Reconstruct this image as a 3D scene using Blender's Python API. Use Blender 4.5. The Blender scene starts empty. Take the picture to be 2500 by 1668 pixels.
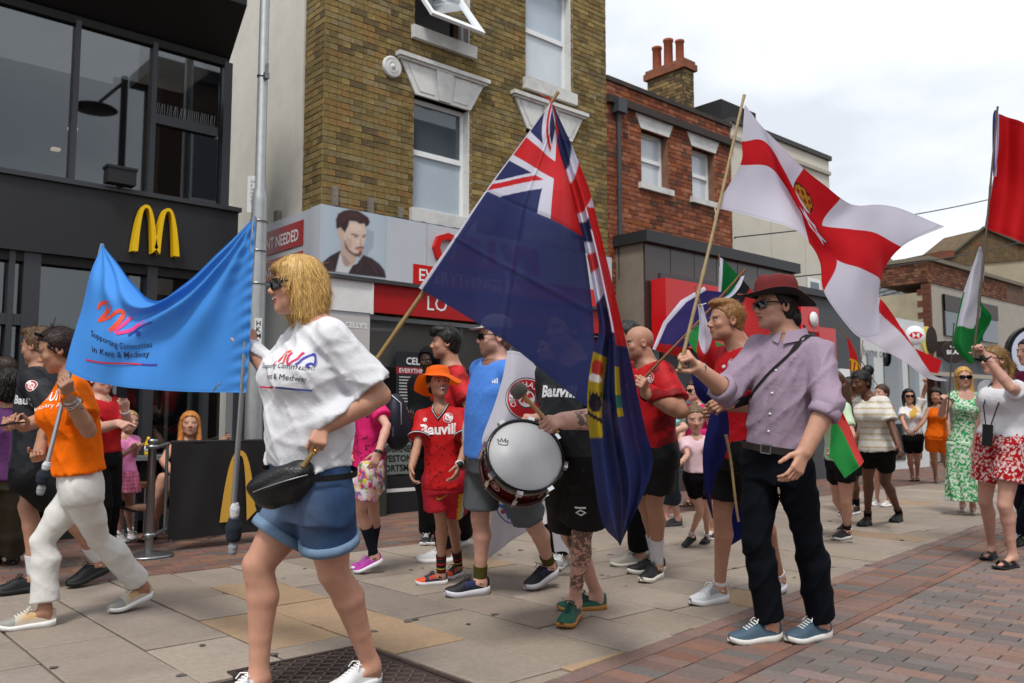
import bpy, math, random
import numpy as np
from mathutils import Vector, Matrix
from mathutils.bvhtree import BVHTree
rng = random.Random(7)
nrs = np.random.RandomState(11)
scene = bpy.context.scene
COL = scene.collection

# ------------------------------------------------------------------ camera
FOC, CX, CY, HZ, EYE = 2095.0, 1250.0, 834.0, 1021.0, 1.1
PITCH = math.atan((HZ - CY) / FOC); YAW = math.radians(48.3)
FWDH = np.array([math.cos(YAW), math.sin(YAW), 0.0])
RIGHT = np.array([math.sin(YAW), -math.cos(YAW), 0.0])
FWD = FWDH * math.cos(PITCH) + np.array([0, 0, math.sin(PITCH)])
UP = np.cross(RIGHT, FWD)
CAM = np.array([0.0, 0.0, EYE])
cam_d = bpy.data.cameras.new('camera'); cam = bpy.data.objects.new('camera', cam_d); COL.objects.link(cam)
cam_d.sensor_width = 36.0; cam_d.lens = 36.0 * FOC / 2500.0; cam_d.clip_end = 600; cam_d.clip_start = 0.05
cam.location = CAM
cam.rotation_euler = Matrix(np.stack([RIGHT, UP, -FWD], 1).tolist()).to_euler()
scene.camera = cam
cam_d.dof.use_dof = True; cam_d.dof.focus_distance = 3.9; cam_d.dof.aperture_fstop = 6.0

# ------------------------------------------------------------------ sky, sun, exposure
SUN_EL, SUN_AZ = math.radians(58), math.radians(-140)      # azimuth of the direction towards the sun, from +X
world = bpy.data.worlds.new('World'); scene.world = world; world.use_nodes = True
nt = world.node_tree; nt.nodes.clear()
def N(nt, t, **kw):
    n = nt.nodes.new(t)
    for k, v in kw.items():
        setattr(n, k, v)
    return n
o_ = N(nt, 'ShaderNodeOutputWorld'); bg = N(nt, 'ShaderNodeBackground')
sky = N(nt, 'ShaderNodeTexSky', sky_type='NISHITA', sun_disc=False)
sky.sun_elevation = SUN_EL; sky.sun_rotation = math.pi / 2 - SUN_AZ
tc = N(nt, 'ShaderNodeTexCoord'); mp = N(nt, 'ShaderNodeMapping')
mp.inputs['Scale'].default_value = (1.0, 1.0, 2.3)
mp.inputs['Location'].default_value = (0.35, 0.1, 0.2)
nz = N(nt, 'ShaderNodeTexNoise'); nz.inputs['Scale'].default_value = 1.9; nz.inputs['Detail'].default_value = 7; nz.inputs['Roughness'].default_value = .52
nz.inputs['Distortion'].default_value = .35
cr = N(nt, 'ShaderNodeValToRGB')
e = cr.color_ramp.elements
e[0].position = .36; e[0].color = (.47, .50, .54, 1)
e[1].position = .66; e[1].color = (.84, .845, .85, 1)
x = cr.color_ramp.elements.new(.47); x.color = (.59, .615, .645, 1)
x = cr.color_ramp.elements.new(.55); x.color = (.66, .68, .70, 1)
sm = N(nt, 'ShaderNodeMix', data_type='RGBA', blend_type='MULTIPLY'); sm.inputs[0].default_value = 1
sm.inputs[7].default_value = (.07, .07, .07, 1)
mx = N(nt, 'ShaderNodeMix', data_type='RGBA'); mx.inputs[0].default_value = .95
L = nt.links.new
L(tc.outputs['Generated'], mp.inputs['Vector']); L(mp.outputs[0], nz.inputs['Vector']); L(nz.outputs['Fac'], cr.inputs['Fac'])
L(sky.outputs[0], sm.inputs[6]); L(sm.outputs[2], mx.inputs[6]); L(cr.outputs[0], mx.inputs[7])
L(mx.outputs[2], bg.inputs['Color']); bg.inputs['Strength'].default_value = 1.0
L(bg.outputs[0], o_.inputs['Surface'])
sun_d = bpy.data.lights.new('sun', 'SUN'); sun_d.energy = 1.5; sun_d.angle = math.radians(12); sun_d.color = (1, .96, .9)
sun = bpy.data.objects.new('sun', sun_d); COL.objects.link(sun)
sdir = Vector((math.cos(SUN_EL) * math.cos(SUN_AZ), math.cos(SUN_EL) * math.sin(SUN_AZ), math.sin(SUN_EL)))
sun.rotation_euler = sdir.to_track_quat('Z', 'Y').to_euler()
vs = scene.view_settings; vs.view_transform = 'Standard'; vs.look = 'None'; vs.gamma = 1; vs.use_curve_mapping = False
vs.exposure = 0.80

# ------------------------------------------------------------------ pixel helpers (photo pixels -> real points)
def ray(x, y): return FWD + (x - CX) / FOC * RIGHT - (y - CY) / FOC * UP
def P(x, y, t): return CAM + ray(x, y) * t
def ground(x, y, z=0.0):
    d = ray(x, y); t = (z - EYE) / d[2]; return CAM + d * t
def onY(x, y, Y):
    d = ray(x, y); return CAM + d * (Y / d[1])
def onX(x, y, X):
    d = ray(x, y); return CAM + d * (X / d[0])
def depth(q): return float((np.asarray(q) - CAM) @ FWD)
def proj(q):
    d = np.asarray(q, float) - CAM; z = d @ FWD
    return CX + FOC * (d @ RIGHT) / z, CY - FOC * (d @ UP) / z
def in_view(q, m=40):
    if depth(q) < .3: return False
    x, y = proj(q); return -m < x < 2500 + m and -m < y < 1668 + m

# ------------------------------------------------------------------ materials
def s2l(c): return tuple((v / 12.92 if v <= .04045 else ((v + .055) / 1.055) ** 2.4) for v in c)
def hexc(h):
    h = h.lstrip('#'); return s2l(tuple(int(h[i:i + 2], 16) / 255 for i in (0, 2, 4)))
def col(c): return hexc(c) if isinstance(c, str) else tuple(c[:3])
MATS = {}
def M(name, c='#808080', rough=.7, noise=0.0, nscale=8.0, bump=0.0, bscale=60.0, metal=0.0, attr=False, spec=.4,
      transl=0.0, alpha=1.0, dirt=0.0, coat=0.0, wrinkle=0.0, sheen=0.0, emit=0.0):
    if name in MATS: return MATS[name]
    m = bpy.data.materials.new(name); m.use_nodes = True; t = m.node_tree; b = t.nodes['Principled BSDF']; L = t.links.new
    b.inputs['Roughness'].default_value = rough; b.inputs['Metallic'].default_value = metal
    b.inputs['Specular IOR Level'].default_value = spec
    if coat: b.inputs['Coat Weight'].default_value = coat
    if sheen: b.inputs['Sheen Weight'].default_value = sheen
    cc = col(c)
    if attr:
        a = N(t, 'ShaderNodeAttribute', attribute_name='Col'); src = a.outputs['Color']
    else:
        r = N(t, 'ShaderNodeRGB'); r.outputs[0].default_value = (*cc, 1); src = r.outputs[0]
    tc = N(t, 'ShaderNodeTexCoord'); obj = tc.outputs['Object']
    if noise:
        n = N(t, 'ShaderNodeTexNoise'); n.inputs['Scale'].default_value = nscale; n.inputs['Detail'].default_value = 6
        n.inputs['Roughness'].default_value = .62
        L(obj, n.inputs['Vector'])
        mr = N(t, 'ShaderNodeMapRange'); mr.inputs['From Min'].default_value = .25; mr.inputs['From Max'].default_value = .75
        mr.inputs['To Min'].default_value = 1 - noise; mr.inputs['To Max'].default_value = 1 + noise
        L(n.outputs['Fac'], mr.inputs['Value'])
        mu = N(t, 'ShaderNodeMix', data_type='RGBA', blend_type='MULTIPLY'); mu.inputs[0].default_value = 1
        L(src, mu.inputs[6]); L(mr.outputs[0], mu.inputs[7]); src = mu.outputs[2]
    if dirt:
        n = N(t, 'ShaderNodeTexNoise'); n.inputs['Scale'].default_value = 2.3; n.inputs['Detail'].default_value = 9
        n.inputs['Roughness'].default_value = .7
        L(obj, n.inputs['Vector'])
        mr = N(t, 'ShaderNodeMapRange'); mr.inputs['From Min'].default_value = .48; mr.inputs['From Max'].default_value = .68
        mr.inputs['To Max'].default_value = dirt
        L(n.outputs['Fac'], mr.inputs['Value'])
        mu = N(t, 'ShaderNodeMix', data_type='RGBA'); mu.inputs[7].default_value = (.05, .045, .035, 1)
        L(mr.outputs[0], mu.inputs[0]); L(src, mu.inputs[6]); src = mu.outputs[2]
    L(src, b.inputs['Base Color'])
    if bump:
        n = N(t, 'ShaderNodeTexNoise'); n.inputs['Scale'].default_value = bscale; n.inputs['Detail'].default_value = 5
        L(obj, n.inputs['Vector'])
        bp = N(t, 'ShaderNodeBump'); bp.inputs['Strength'].default_value = bump; bp.inputs['Distance'].default_value = .01
        L(n.outputs['Fac'], bp.inputs['Height']); L(bp.outputs[0], b.inputs['Normal'])
        if wrinkle:
            n = N(t, 'ShaderNodeTexNoise'); n.inputs['Scale'].default_value = 11; n.inputs['Detail'].default_value = 3; n.inputs['Distortion'].default_value = 1.6
            L(obj, n.inputs['Vector']); b2 = N(t, 'ShaderNodeBump'); b2.inputs['Strength'].default_value = wrinkle; b2.inputs['Distance'].default_value = .03
            L(n.outputs['Fac'], b2.inputs['Height']); L(b2.outputs[0], bp.inputs['Normal'])
    out = t.nodes['Material Output']; sh = b.outputs[0]
    if transl:
        tr = N(t, 'ShaderNodeBsdfTranslucent'); L(src, tr.inputs['Color'])
        ms = N(t, 'ShaderNodeMixShader'); ms.inputs[0].default_value = transl
        L(sh, ms.inputs[1]); L(tr.outputs[0], ms.inputs[2]); sh = ms.outputs[0]
    if alpha < 1:
        tp = N(t, 'ShaderNodeBsdfTransparent'); ms = N(t, 'ShaderNodeMixShader'); ms.inputs[0].default_value = alpha
        L(tp.outputs[0], ms.inputs[1]); L(sh, ms.inputs[2]); sh = ms.outputs[0]
    if emit:
        b.inputs['Emission Color'].default_value = (*cc, 1); b.inputs['Emission Strength'].default_value = emit
    L(sh, out.inputs['Surface'])
    MATS[name] = m; return m
def glass_mat(name, tint='#1a1c1e', see=.25, rough=.02, ior=1.75):
    """window pane: a dark reflecting sheet that lets part of the room show"""
    if name in MATS: return MATS[name]
    m = bpy.data.materials.new(name); m.use_nodes = True; t = m.node_tree; t.nodes.clear(); L = t.links.new
    out = N(t, 'ShaderNodeOutputMaterial'); gl = N(t, 'ShaderNodeBsdfGlossy'); gl.inputs['Roughness'].default_value = rough
    gl.inputs['Color'].default_value = (.85, .9, .95, 1)
    tp = N(t, 'ShaderNodeBsdfTransparent'); tp.inputs['Color'].default_value = (*[(.55 if see < .8 else .9) + .1 * v for v in col(tint)], 1)
    df = N(t, 'ShaderNodeBsdfDiffuse'); df.inputs['Color'].default_value = (*col(tint), 1)
    m1 = N(t, 'ShaderNodeMixShader'); m1.inputs[0].default_value = see
    L(df.outputs[0], m1.inputs[1]); L(tp.outputs[0], m1.inputs[2])
    fr = N(t, 'ShaderNodeFresnel'); fr.inputs['IOR'].default_value = ior
    m2 = N(t, 'ShaderNodeMixShader'); L(fr.outputs[0], m2.inputs[0]); L(m1.outputs[0], m2.inputs[1]); L(gl.outputs[0], m2.inputs[2])
    L(m2.outputs[0], out.inputs['Surface'])
    MATS[name] = m; return m

# ------------------------------------------------------------------ mesh builder
class MB:
    def __init__(s): s.v = []; s.f = []; s.c = []; s.sm = []
    def add(s, v, f, c=None, smooth=False):
        b = len(s.v); s.v += [tuple(map(float, q)) for q in v]
        for q in f:
            s.f.append(tuple(i + b for i in q)); s.c.append(c); s.sm.append(smooth)
        return s
    def box(s, lo, hi, c=None, bev=0.0, skip=()):
        x0, y0, z0 = lo; x1, y1, z1 = hi
        v = [(x0, y0, z0), (x1, y0, z0), (x1, y1, z0), (x0, y1, z0), (x0, y0, z1), (x1, y0, z1), (x1, y1, z1), (x0, y1, z1)]
        fs = {'b': (0, 3, 2, 1), 't': (4, 5, 6, 7), 'f': (0, 1, 5, 4), 'r': (1, 2, 6, 5), 'k': (2, 3, 7, 6), 'l': (3, 0, 4, 7)}
        return s.add(v, [f for k, f in fs.items() if k not in skip], c)
    def obox(s, c0, ax, ay, az, c=None):
        """oriented box: centre, three half-axis vectors"""
        c0, ax, ay, az = map(lambda q: np.asarray(q, float), (c0, ax, ay, az))
        v = [c0 + i * ax + j * ay + k * az for k in (-1, 1) for i, j in ((-1, -1), (1, -1), (1, 1), (-1, 1))]
        return s.add(v, [(0, 3, 2, 1), (4, 5, 6, 7), (0, 1, 5, 4), (1, 2, 6, 5), (2, 3, 7, 6), (3, 0, 4, 7)], c)
    def prism(s, pts, vec, c=None, smooth=False):
        """polygon pts (3-D, planar) pushed along vec"""
        n = len(pts); pts = [np.asarray(p, float) for p in pts]; vec = np.asarray(vec, float)
        v = pts + [p + vec for p in pts]
        f = [tuple(range(n))[::-1], tuple(range(n, 2 * n))] + [(i, (i + 1) % n, n + (i + 1) % n, n + i) for i in range(n)]
        return s.add(v, f, c, smooth)
    def tube(s, pts, r, n=8, c=None, caps=True, smooth=True):
        pts = [np.asarray(p, float) for p in pts]; rs = r if hasattr(r, '__len__') else [r] * len(pts)
        V = []; up = None
        for i, p in enumerate(pts):
            d = pts[min(i + 1, len(pts) - 1)] - pts[max(i - 1, 0)]; d = d / (np.linalg.norm(d) + 1e-12)
            if up is None:
                a = np.array([0, 0, 1.0]) if abs(d[2]) < .9 else np.array([1.0, 0, 0])
                up = np.cross(d, a)
            up = up - d * (up @ d); up /= np.linalg.norm(up) + 1e-12; w = np.cross(d, up)
            for k in range(n):
                a = 2 * math.pi * k / n; V.append(p + rs[i] * (math.cos(a) * up + math.sin(a) * w))
        F = [(i * n + k, i * n + (k + 1) % n, (i + 1) * n + (k + 1) % n, (i + 1) * n + k) for i in range(len(pts) - 1) for k in range(n)]
        s.add(V, F, c, smooth)
        if caps:
            m = len(pts)
            s.add(V[:n], [tuple(range(n))[::-1]], c); s.add(V[(m - 1) * n:], [tuple(range(n))], c)
        return s
    def lathe(s, prof, o, axis=(0, 0, 1), n=24, c=None, smooth=True, ang=2 * math.pi):
        """profile [(r, h)] turned round axis at o"""
        o = np.asarray(o, float); a = np.asarray(axis, float); a /= np.linalg.norm(a)
        h = np.array([1.0, 0, 0]) if abs(a[0]) < .9 else np.array([0, 1.0, 0])
        u = np.cross(a, h); u /= np.linalg.norm(u); w = np.cross(a, u); V = []
        for r, z in prof:
            for k in range(n):
                t = ang * k / n; V.append(o + a * z + r * (math.cos(t) * u + math.sin(t) * w))
        F = [(i * n + k, i * n + (k + 1) % n, (i + 1) * n + (k + 1) % n, (i + 1) * n + k) for i in range(len(prof) - 1) for k in range(n)]
        return s.add(V, F, c, smooth)
    def grid(s, pts, nu, nv, c=None, smooth=True):
        F = [(i * nv + j, (i + 1) * nv + j, (i + 1) * nv + j + 1, i * nv + j + 1) for i in range(nu - 1) for j in range(nv - 1)]
        return s.add(pts, F, c, smooth)
    def mesh(s, name, mats, midx=None):
        me = bpy.data.meshes.new(name); me.from_pydata(s.v, [], s.f)
        for m in (mats if isinstance(mats, (list, tuple)) else [mats]): me.materials.append(m)
        if any(c is not None for c in s.c):
            a = me.attributes.new('Col', 'FLOAT_COLOR', 'CORNER'); k = []
            for f, c in zip(s.f, s.c):
                cc = (*col(c), 1.0) if c is not None else (.5, .5, .5, 1.0)
                k += list(cc) * len(f)
            a.data.foreach_set('color', k)
        me.polygons.foreach_set('use_smooth', s.sm)
        if midx is not None: me.polygons.foreach_set('material_index', midx)
        me.update(); return me
    def build(s, name, mats, parent=None, **kw):
        return link(name, s.mesh(name, mats), parent, **kw)
def link(name, me, parent=None, loc=None, **props):
    o = bpy.data.objects.new(name, me); COL.objects.link(o)
    if parent is not None: o.parent = parent
    if loc is not None: o.location = loc
    for k, v in props.items(): o[k] = v
    return o
def thing(name, label, cat, group=None, loc=(0, 0, 0)):
    o = bpy.data.objects.new(name, None); COL.objects.link(o); o.location = loc; o.empty_display_size = .1
    return tag(o, label, cat, group)
GROUPS = {'person': 'people in the street parade', 'flag': 'flags carried in the parade', 'building': 'buildings along the shopping street', 'phone': 'phones held in the crowd', 'sign': 'projecting shop signs', 'street lamp': 'street lamps', 'lamp post': 'street lamps', 'shop': 'single storey shops'}
def tag(o, label, cat, group=None):
    o['label'] = label; o['category'] = cat; group = group or GROUPS.get(cat)
    if group: o['group'] = group
    return o
def raw_mesh(name, V, F, mats, colors=None, smooth=True):
    """numpy verts (n,3), quads (m,4) -> mesh, optional point colours"""
    me = bpy.data.meshes.new(name); n, m = len(V), len(F); k = F.shape[1]
    me.vertices.add(n); me.vertices.foreach_set('co', np.ascontiguousarray(V, np.float32).ravel())
    me.loops.add(m * k); me.loops.foreach_set('vertex_index', np.ascontiguousarray(F, np.int32).ravel())
    me.polygons.add(m); me.polygons.foreach_set('loop_start', np.arange(0, m * k, k, dtype=np.int32))
    me.polygons.foreach_set('use_smooth', np.full(m, smooth))
    for q in (mats if isinstance(mats, (list, tuple)) else [mats]): me.materials.append(q)
    if colors is not None:
        a = me.attributes.new('Col', 'FLOAT_COLOR', 'POINT'); c4 = np.ones((n, 4), np.float32); c4[:, :3] = colors
        a.data.foreach_set('color', c4.ravel())
    me.update(calc_edges=True); me.validate(); return me

# ------------------------------------------------------------------ lettering
def text_mesh(txt, size, bold=0.0, sx=1.0, shear=0.0, depth_=0.0, align='LEFT', res=2, spacing=1.0):
    """flat letters in the xy plane -> (verts Nx3, faces)"""
    cu = bpy.data.curves.new('txt', 'FONT'); cu.body = txt; cu.size = size; cu.offset = bold * size; cu.shear = shear
    cu.align_x = align; cu.resolution_u = res; cu.extrude = depth_; cu.space_character = spacing
    ob = bpy.data.objects.new('txt', cu); COL.objects.link(ob)
    dg = bpy.context.evaluated_depsgraph_get(); dg.update()
    me = bpy.data.meshes.new_from_object(ob.evaluated_get(dg))
    v = np.array([q.co[:] for q in me.vertices]).reshape(-1, 3); v[:, 0] *= sx; f = [tuple(p.vertices) for p in me.polygons]
    bpy.data.objects.remove(ob); bpy.data.curves.remove(cu); bpy.data.meshes.remove(me)
    return v, f
def text_on(mb, txt, o, u, w, size, c=None, off=0.0, **kw):
    """letters laid on the plane o + x*u + y*w"""
    v, f = text_mesh(txt, size, **kw); o, u, w = (np.asarray(q, float) for q in (o, u, w)); n = np.cross(u, w)
    mb.add([o + p[0] * u + p[1] * w + (p[2] + off) * n for p in v], f, c); return (v[:, 0].min(), v[:, 0].max()) if len(v) else (0, 0)
def stroke2(pts, w, c, n=5):
    """thick smooth stroke through 2-D points"""
    pts = np.array(pts, float); m = len(pts); T = np.linspace(0, m - 1, (m - 1) * n + 1); q = []
    for t in T:
        i = min(int(t), m - 2); f = t - i; p0, p1, p2, p3 = pts[max(i - 1, 0)], pts[i], pts[i + 1], pts[min(i + 2, m - 1)]
        q.append(.5 * (2 * p1 + (p2 - p0) * f + (2 * p0 - 5 * p1 + 4 * p2 - p3) * f * f + (3 * p1 - p0 - 3 * p2 + p3) * f ** 3))
    q = np.array(q); d = np.gradient(q, axis=0); d /= np.linalg.norm(d, axis=1, keepdims=True) + 1e-9; nn = np.stack([-d[:, 1], d[:, 0]], 1)
    ww = w if hasattr(w, '__len__') else [w] * len(q); ww = np.interp(np.linspace(0, 1, len(q)), np.linspace(0, 1, len(ww)), ww)[:, None] / 2
    v = np.empty((2 * len(q), 2)); v[0::2] = q - nn * ww; v[1::2] = q + nn * ww
    return v, [(2 * i, 2 * i + 2, 2 * i + 3, 2 * i + 1) for i in range(len(q) - 1)], c
# ================================================================== GROUND
m_ground = M('ground_mortar', '#34302c', .95, noise=.3, nscale=3)
m_slab = M('paving_slab', attr=True, rough=.85, noise=.14, nscale=30, bump=.35, bscale=160, dirt=.2, spec=.3)
m_paver = M('clay_paver', attr=True, rough=.85, noise=.16, nscale=40, bump=.3, bscale=140, dirt=.12, spec=.3)
MB().add([(-60, -60, -.02), (220, -60, -.02), (220, 120, -.02), (-60, 120, -.02)], [(0, 1, 2, 3)]).build('ground', m_ground, kind='structure')
BO = np.array([2.77, 2.70]); BD = np.array([3.45, .41]); BD /= np.linalg.norm(BD); BN = np.array([BD[1], -BD[0]])   # near edge of the slabs; BN points to the camera side
def edgeY(x): return BO[1] + (x - BO[0]) * BD[1] / BD[0]
KERB = 6.27
def tile_mesh(poly, h, c, bev=.006, tilt=0.0):
    """one paving piece: polygon (xy, ccw) with a chamfered top"""
    p = np.array(poly, float); ctr = p.mean(0); d = p - ctr
    q = ctr + d * (1 - bev / (np.linalg.norm(d, axis=1, keepdims=True) * .7 + 1e-6)); n = len(p)
    t = [nrs.uniform(-tilt, tilt) for _ in range(n)]
    V = [(*a, -.018) for a in p] + [(*a, h - .004 + t[i]) for i, a in enumerate(p)] + [(*a, h + t[i]) for i, a in enumerate(q)]
    F = [tuple(range(2 * n, 3 * n))]
    for i in range(n):
        j = (i + 1) % n; F += [(i, j, n + j, n + i), (n + i, n + j, 2 * n + j, 2 * n + i)]
    return V, F, c
def lay(pieces, root, name, mat, limit=300):
    """pieces [(poly, h, colour, bev, tilt)]; the nearest ones in view become parts, the rest one mesh"""
    pieces = [p for p in pieces if len(p[0]) >= 3]
    def key(p):
        c = np.append(np.mean(np.array(p[0]), 0), 0); return depth(c) if in_view(c, 60) else 1e3 + abs(depth(c))
    pieces.sort(key=key); rest = MB()
    for i, p in enumerate(pieces):
        V, F, c = tile_mesh(*p)
        if i < limit and key(p) < 1e3: MB().add(V, F, c).build(name, mat, root)
        elif depth((*np.mean(np.array(p[0]), 0), 0)) > -2: rest.add(V, F, c)
    if rest.v: rest.build(name + 's_beyond', mat, root, kind='stuff')
def clip(poly, a, b, c):
    """keep a*x+b*y<=c"""
    out = []
    for i in range(len(poly)):
        p, q = poly[i], poly[(i + 1) % len(poly)]; dp, dq = a * p[0] + b * p[1] - c, a * q[0] + b * q[1] - c
        if dp <= 0: out.append(p)
        if dp * dq < 0:
            t = dp / (dp - dq); out.append((p[0] + t * (q[0] - p[0]), p[1] + t * (q[1] - p[1])))
    return out
# manhole cover position
CX0, CX1, CY0, CY1 = 1.66, 2.28, 2.62, 3.66
slabs = []
SLABC = ['#978a7e', '#93877c', '#9a8d81', '#8e837a', '#9c8f83', '#978a7c', '#938679']
WARM = ['#a68c70', '#a1886d', '#9c8670']
i = 0; xw = 1.49 - .4235 * 8
while xw < 34:
    X0, X1 = xw + .0055, xw + .4235 - .0055; y = 1.2 + nrs.uniform(0, .4); 
    while y < KERB - .02:
        ln = nrs.choice([.42, .55, .68, .80]); y1 = min(y + ln, KERB)
        if KERB - y1 < .2: y1 = KERB
        jx = nrs.uniform(-.0018, .0018, 4); poly = [(X0 + jx[0], y + .005), (X1 + jx[1], y + .005 + jx[2]), (X1 + jx[2], y1 - .005), (X0 + jx[3], y1 - .005 + jx[0])]
        # keep the side away from the camera-side border
        poly = clip(poly, BN[0], BN[1], float(BN @ BO) - .005)
        c0 = np.mean(np.array(poly), 0) if len(poly) > 2 else None
        if c0 is not None and not (CX0 - .05 < c0[0] < CX1 + .05 and c0[1] < CY1 - .1 and c0[1] > CY0 - .3):
            if CX0 - .22 < c0[0] < CX1 + .22: poly = [q for q in poly]
            r = nrs.rand(); pal = WARM if (r < .07 or (1.9 < c0[0] < 2.8 and 3.7 < c0[1] < 4.8 and r < .55) or (2.3 < c0[0] < 3.3 and c0[1] < 3.4 and r < .6)) else SLABC
            c = np.array(col(pal[nrs.randint(len(pal))])) * nrs.uniform(.84, 1.04)
            slabs.append((poly, nrs.uniform(-.003, .003), tuple(c), .009, .0015))
        y = y1
    xw += .4235; i += 1
paving = thing('stone_paving', 'street paving of brownish grey stone slabs', 'paving'); paving['kind'] = 'structure'; del paving['category']
lay(slabs, paving, 'slab', m_slab)
# clay bricks on the near side: edge course, soldier band, thin course, field
BR = ['#756660', '#7c6a62', '#7f6d68', '#6c6663', '#726864', '#866b60', '#6b6260', '#766866', '#806a62']
BR2 = ['#835f50', '#786159', '#6a6461', '#7d6054', '#70625d']
def bxy(a, b): return tuple(BO + BD * a + BN * b)
near = []
def bq(a0, a1, b0, b1, pal, g=.003, h=0):
    c = np.array(col(pal[nrs.randint(len(pal))])) * nrs.uniform(.85, 1.12)
    near.append(([bxy(a0 + g, b1 - g), bxy(a1 - g, b1 - g), bxy(a1 - g, b0 + g), bxy(a0 + g, b0 + g)], nrs.uniform(-.0015, .0015), tuple(c), .005, .0008))
a = -3.0
while a < 26:
    bq(a, a + .205, 0, .105, ['#75605c', '#7a655f', '#80685f']); a += .205
a = -3.0
while a < 26:
    for b in (.105, .320): bq(a, a + .105, b, b + .213, BR2)
    a += .105
a = -3.0
while a < 26:
    bq(a, a + .215, .535, .6, ['#7f6054', '#76594f']); a += .215
a = -1.2; k = 0
while a < 16:
    b = .6 - (.105 if k % 2 else 0)
    while b < 4.2 and (b < 2.6 or a > 1):
        b0 = max(b, .6)
        if b + .21 - b0 > .03: bq(a, a + .105, b0, b + .21, BR)
        b += .21
    a += .105; k += 1
nb = thing('brick_paving', 'plum and red brick paving in the foreground', 'paving'); nb['kind'] = 'structure'; del nb['category']
lay(near, nb, 'brick', m_paver)
# clay bricks along the shops
far = []; BR3 = ['#77564b', '#6c534b', '#7c5a4e', '#645c58', '#70584f', '#80604f', '#695c58']
y = KERB; k = 0
while y < 8.9:
    x0 = -3 - (.11 if k % 2 else 0)
    while x0 < 30:
        c = np.array(col(BR3[nrs.randint(len(BR3))])) * nrs.uniform(.82, 1.08)
        far.append(([(x0 + .003, y + .003), (x0 + .212, y + .003), (x0 + .212, y + .104), (x0 + .003, y + .104)], nrs.uniform(-.0015, .0015), tuple(c), .005, .0008))
        x0 += .215
    y += .107; k += 1
fb = thing('brick_footway', 'red and grey brick footway along the shop fronts', 'paving'); fb['kind'] = 'structure'; del fb['category']
lay(far, fb, 'brick', m_paver)
# iron cover
m_iron = M('cast_iron', '#4b403c', .55, noise=.3, nscale=12, metal=.5, bump=.2, bscale=90)
mc = thing('manhole_cover', 'dark iron access cover with raised tread bars beside the white trainers', 'manhole cover')
b = MB(); b.box((CX0, CY0, -.015), (CX1, CY1, .002)); b.build('plate', m_iron, mc)
b = MB()
for lo, hi in (((CX0 - .03, CY0 - .03, -.015), (CX0 - .004, CY1 + .03, .006)), ((CX1 + .004, CY0 - .03, -.015), (CX1 + .03, CY1 + .03, .006)),
               ((CX0 - .004, CY1 + .004, -.015), (CX1 + .004, CY1 + .03, .006)), ((CX0 - .004, CY0 - .03, -.015), (CX1 + .004, CY0 - .004, .006))): b.box(lo, hi)
b.build('frame', m_iron, mc)
b = MB(); q = 0; yy = CY0 + .04; r2 = math.sqrt(.5)
while yy < CY1 - .03:
    xx = CX0 + .04; p = 0
    while xx < CX1 - .03:
        s_ = 1 if (p + q) % 2 else -1
        d_ = np.array([r2, s_ * r2, 0]) * .024; e_ = np.array([-s_ * r2, r2, 0]) * .0055
        b.obox((xx, yy, .005), d_, e_, (0, 0, .004)); xx += .044; p += 1
    yy += .044; q += 1
b.build('tread_bars', M('worn_iron', '#6a5d57', .5, metal=.5), mc, kind='stuff')
# splits, chewing gum
g = MB()
for _ in range(95):
    x_, y_ = nrs.uniform(-.5, 9), nrs.uniform(3.1, 6.2)
    if CX0 - .1 < x_ < CX1 + .1 and y_ < CY1 + .1: continue
    r = nrs.uniform(.010, .026); n = 9; ra = r * nrs.uniform(.75, 1.2, n)
    g.add([(x_ + ra[k] * math.cos(6.283 * k / n), y_ + ra[k] * math.sin(6.283 * k / n), .0045) for k in range(n)], [tuple(range(n))])
g.build('gum_spots', M('old_gum', '#57524e', .8), kind='stuff')

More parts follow.
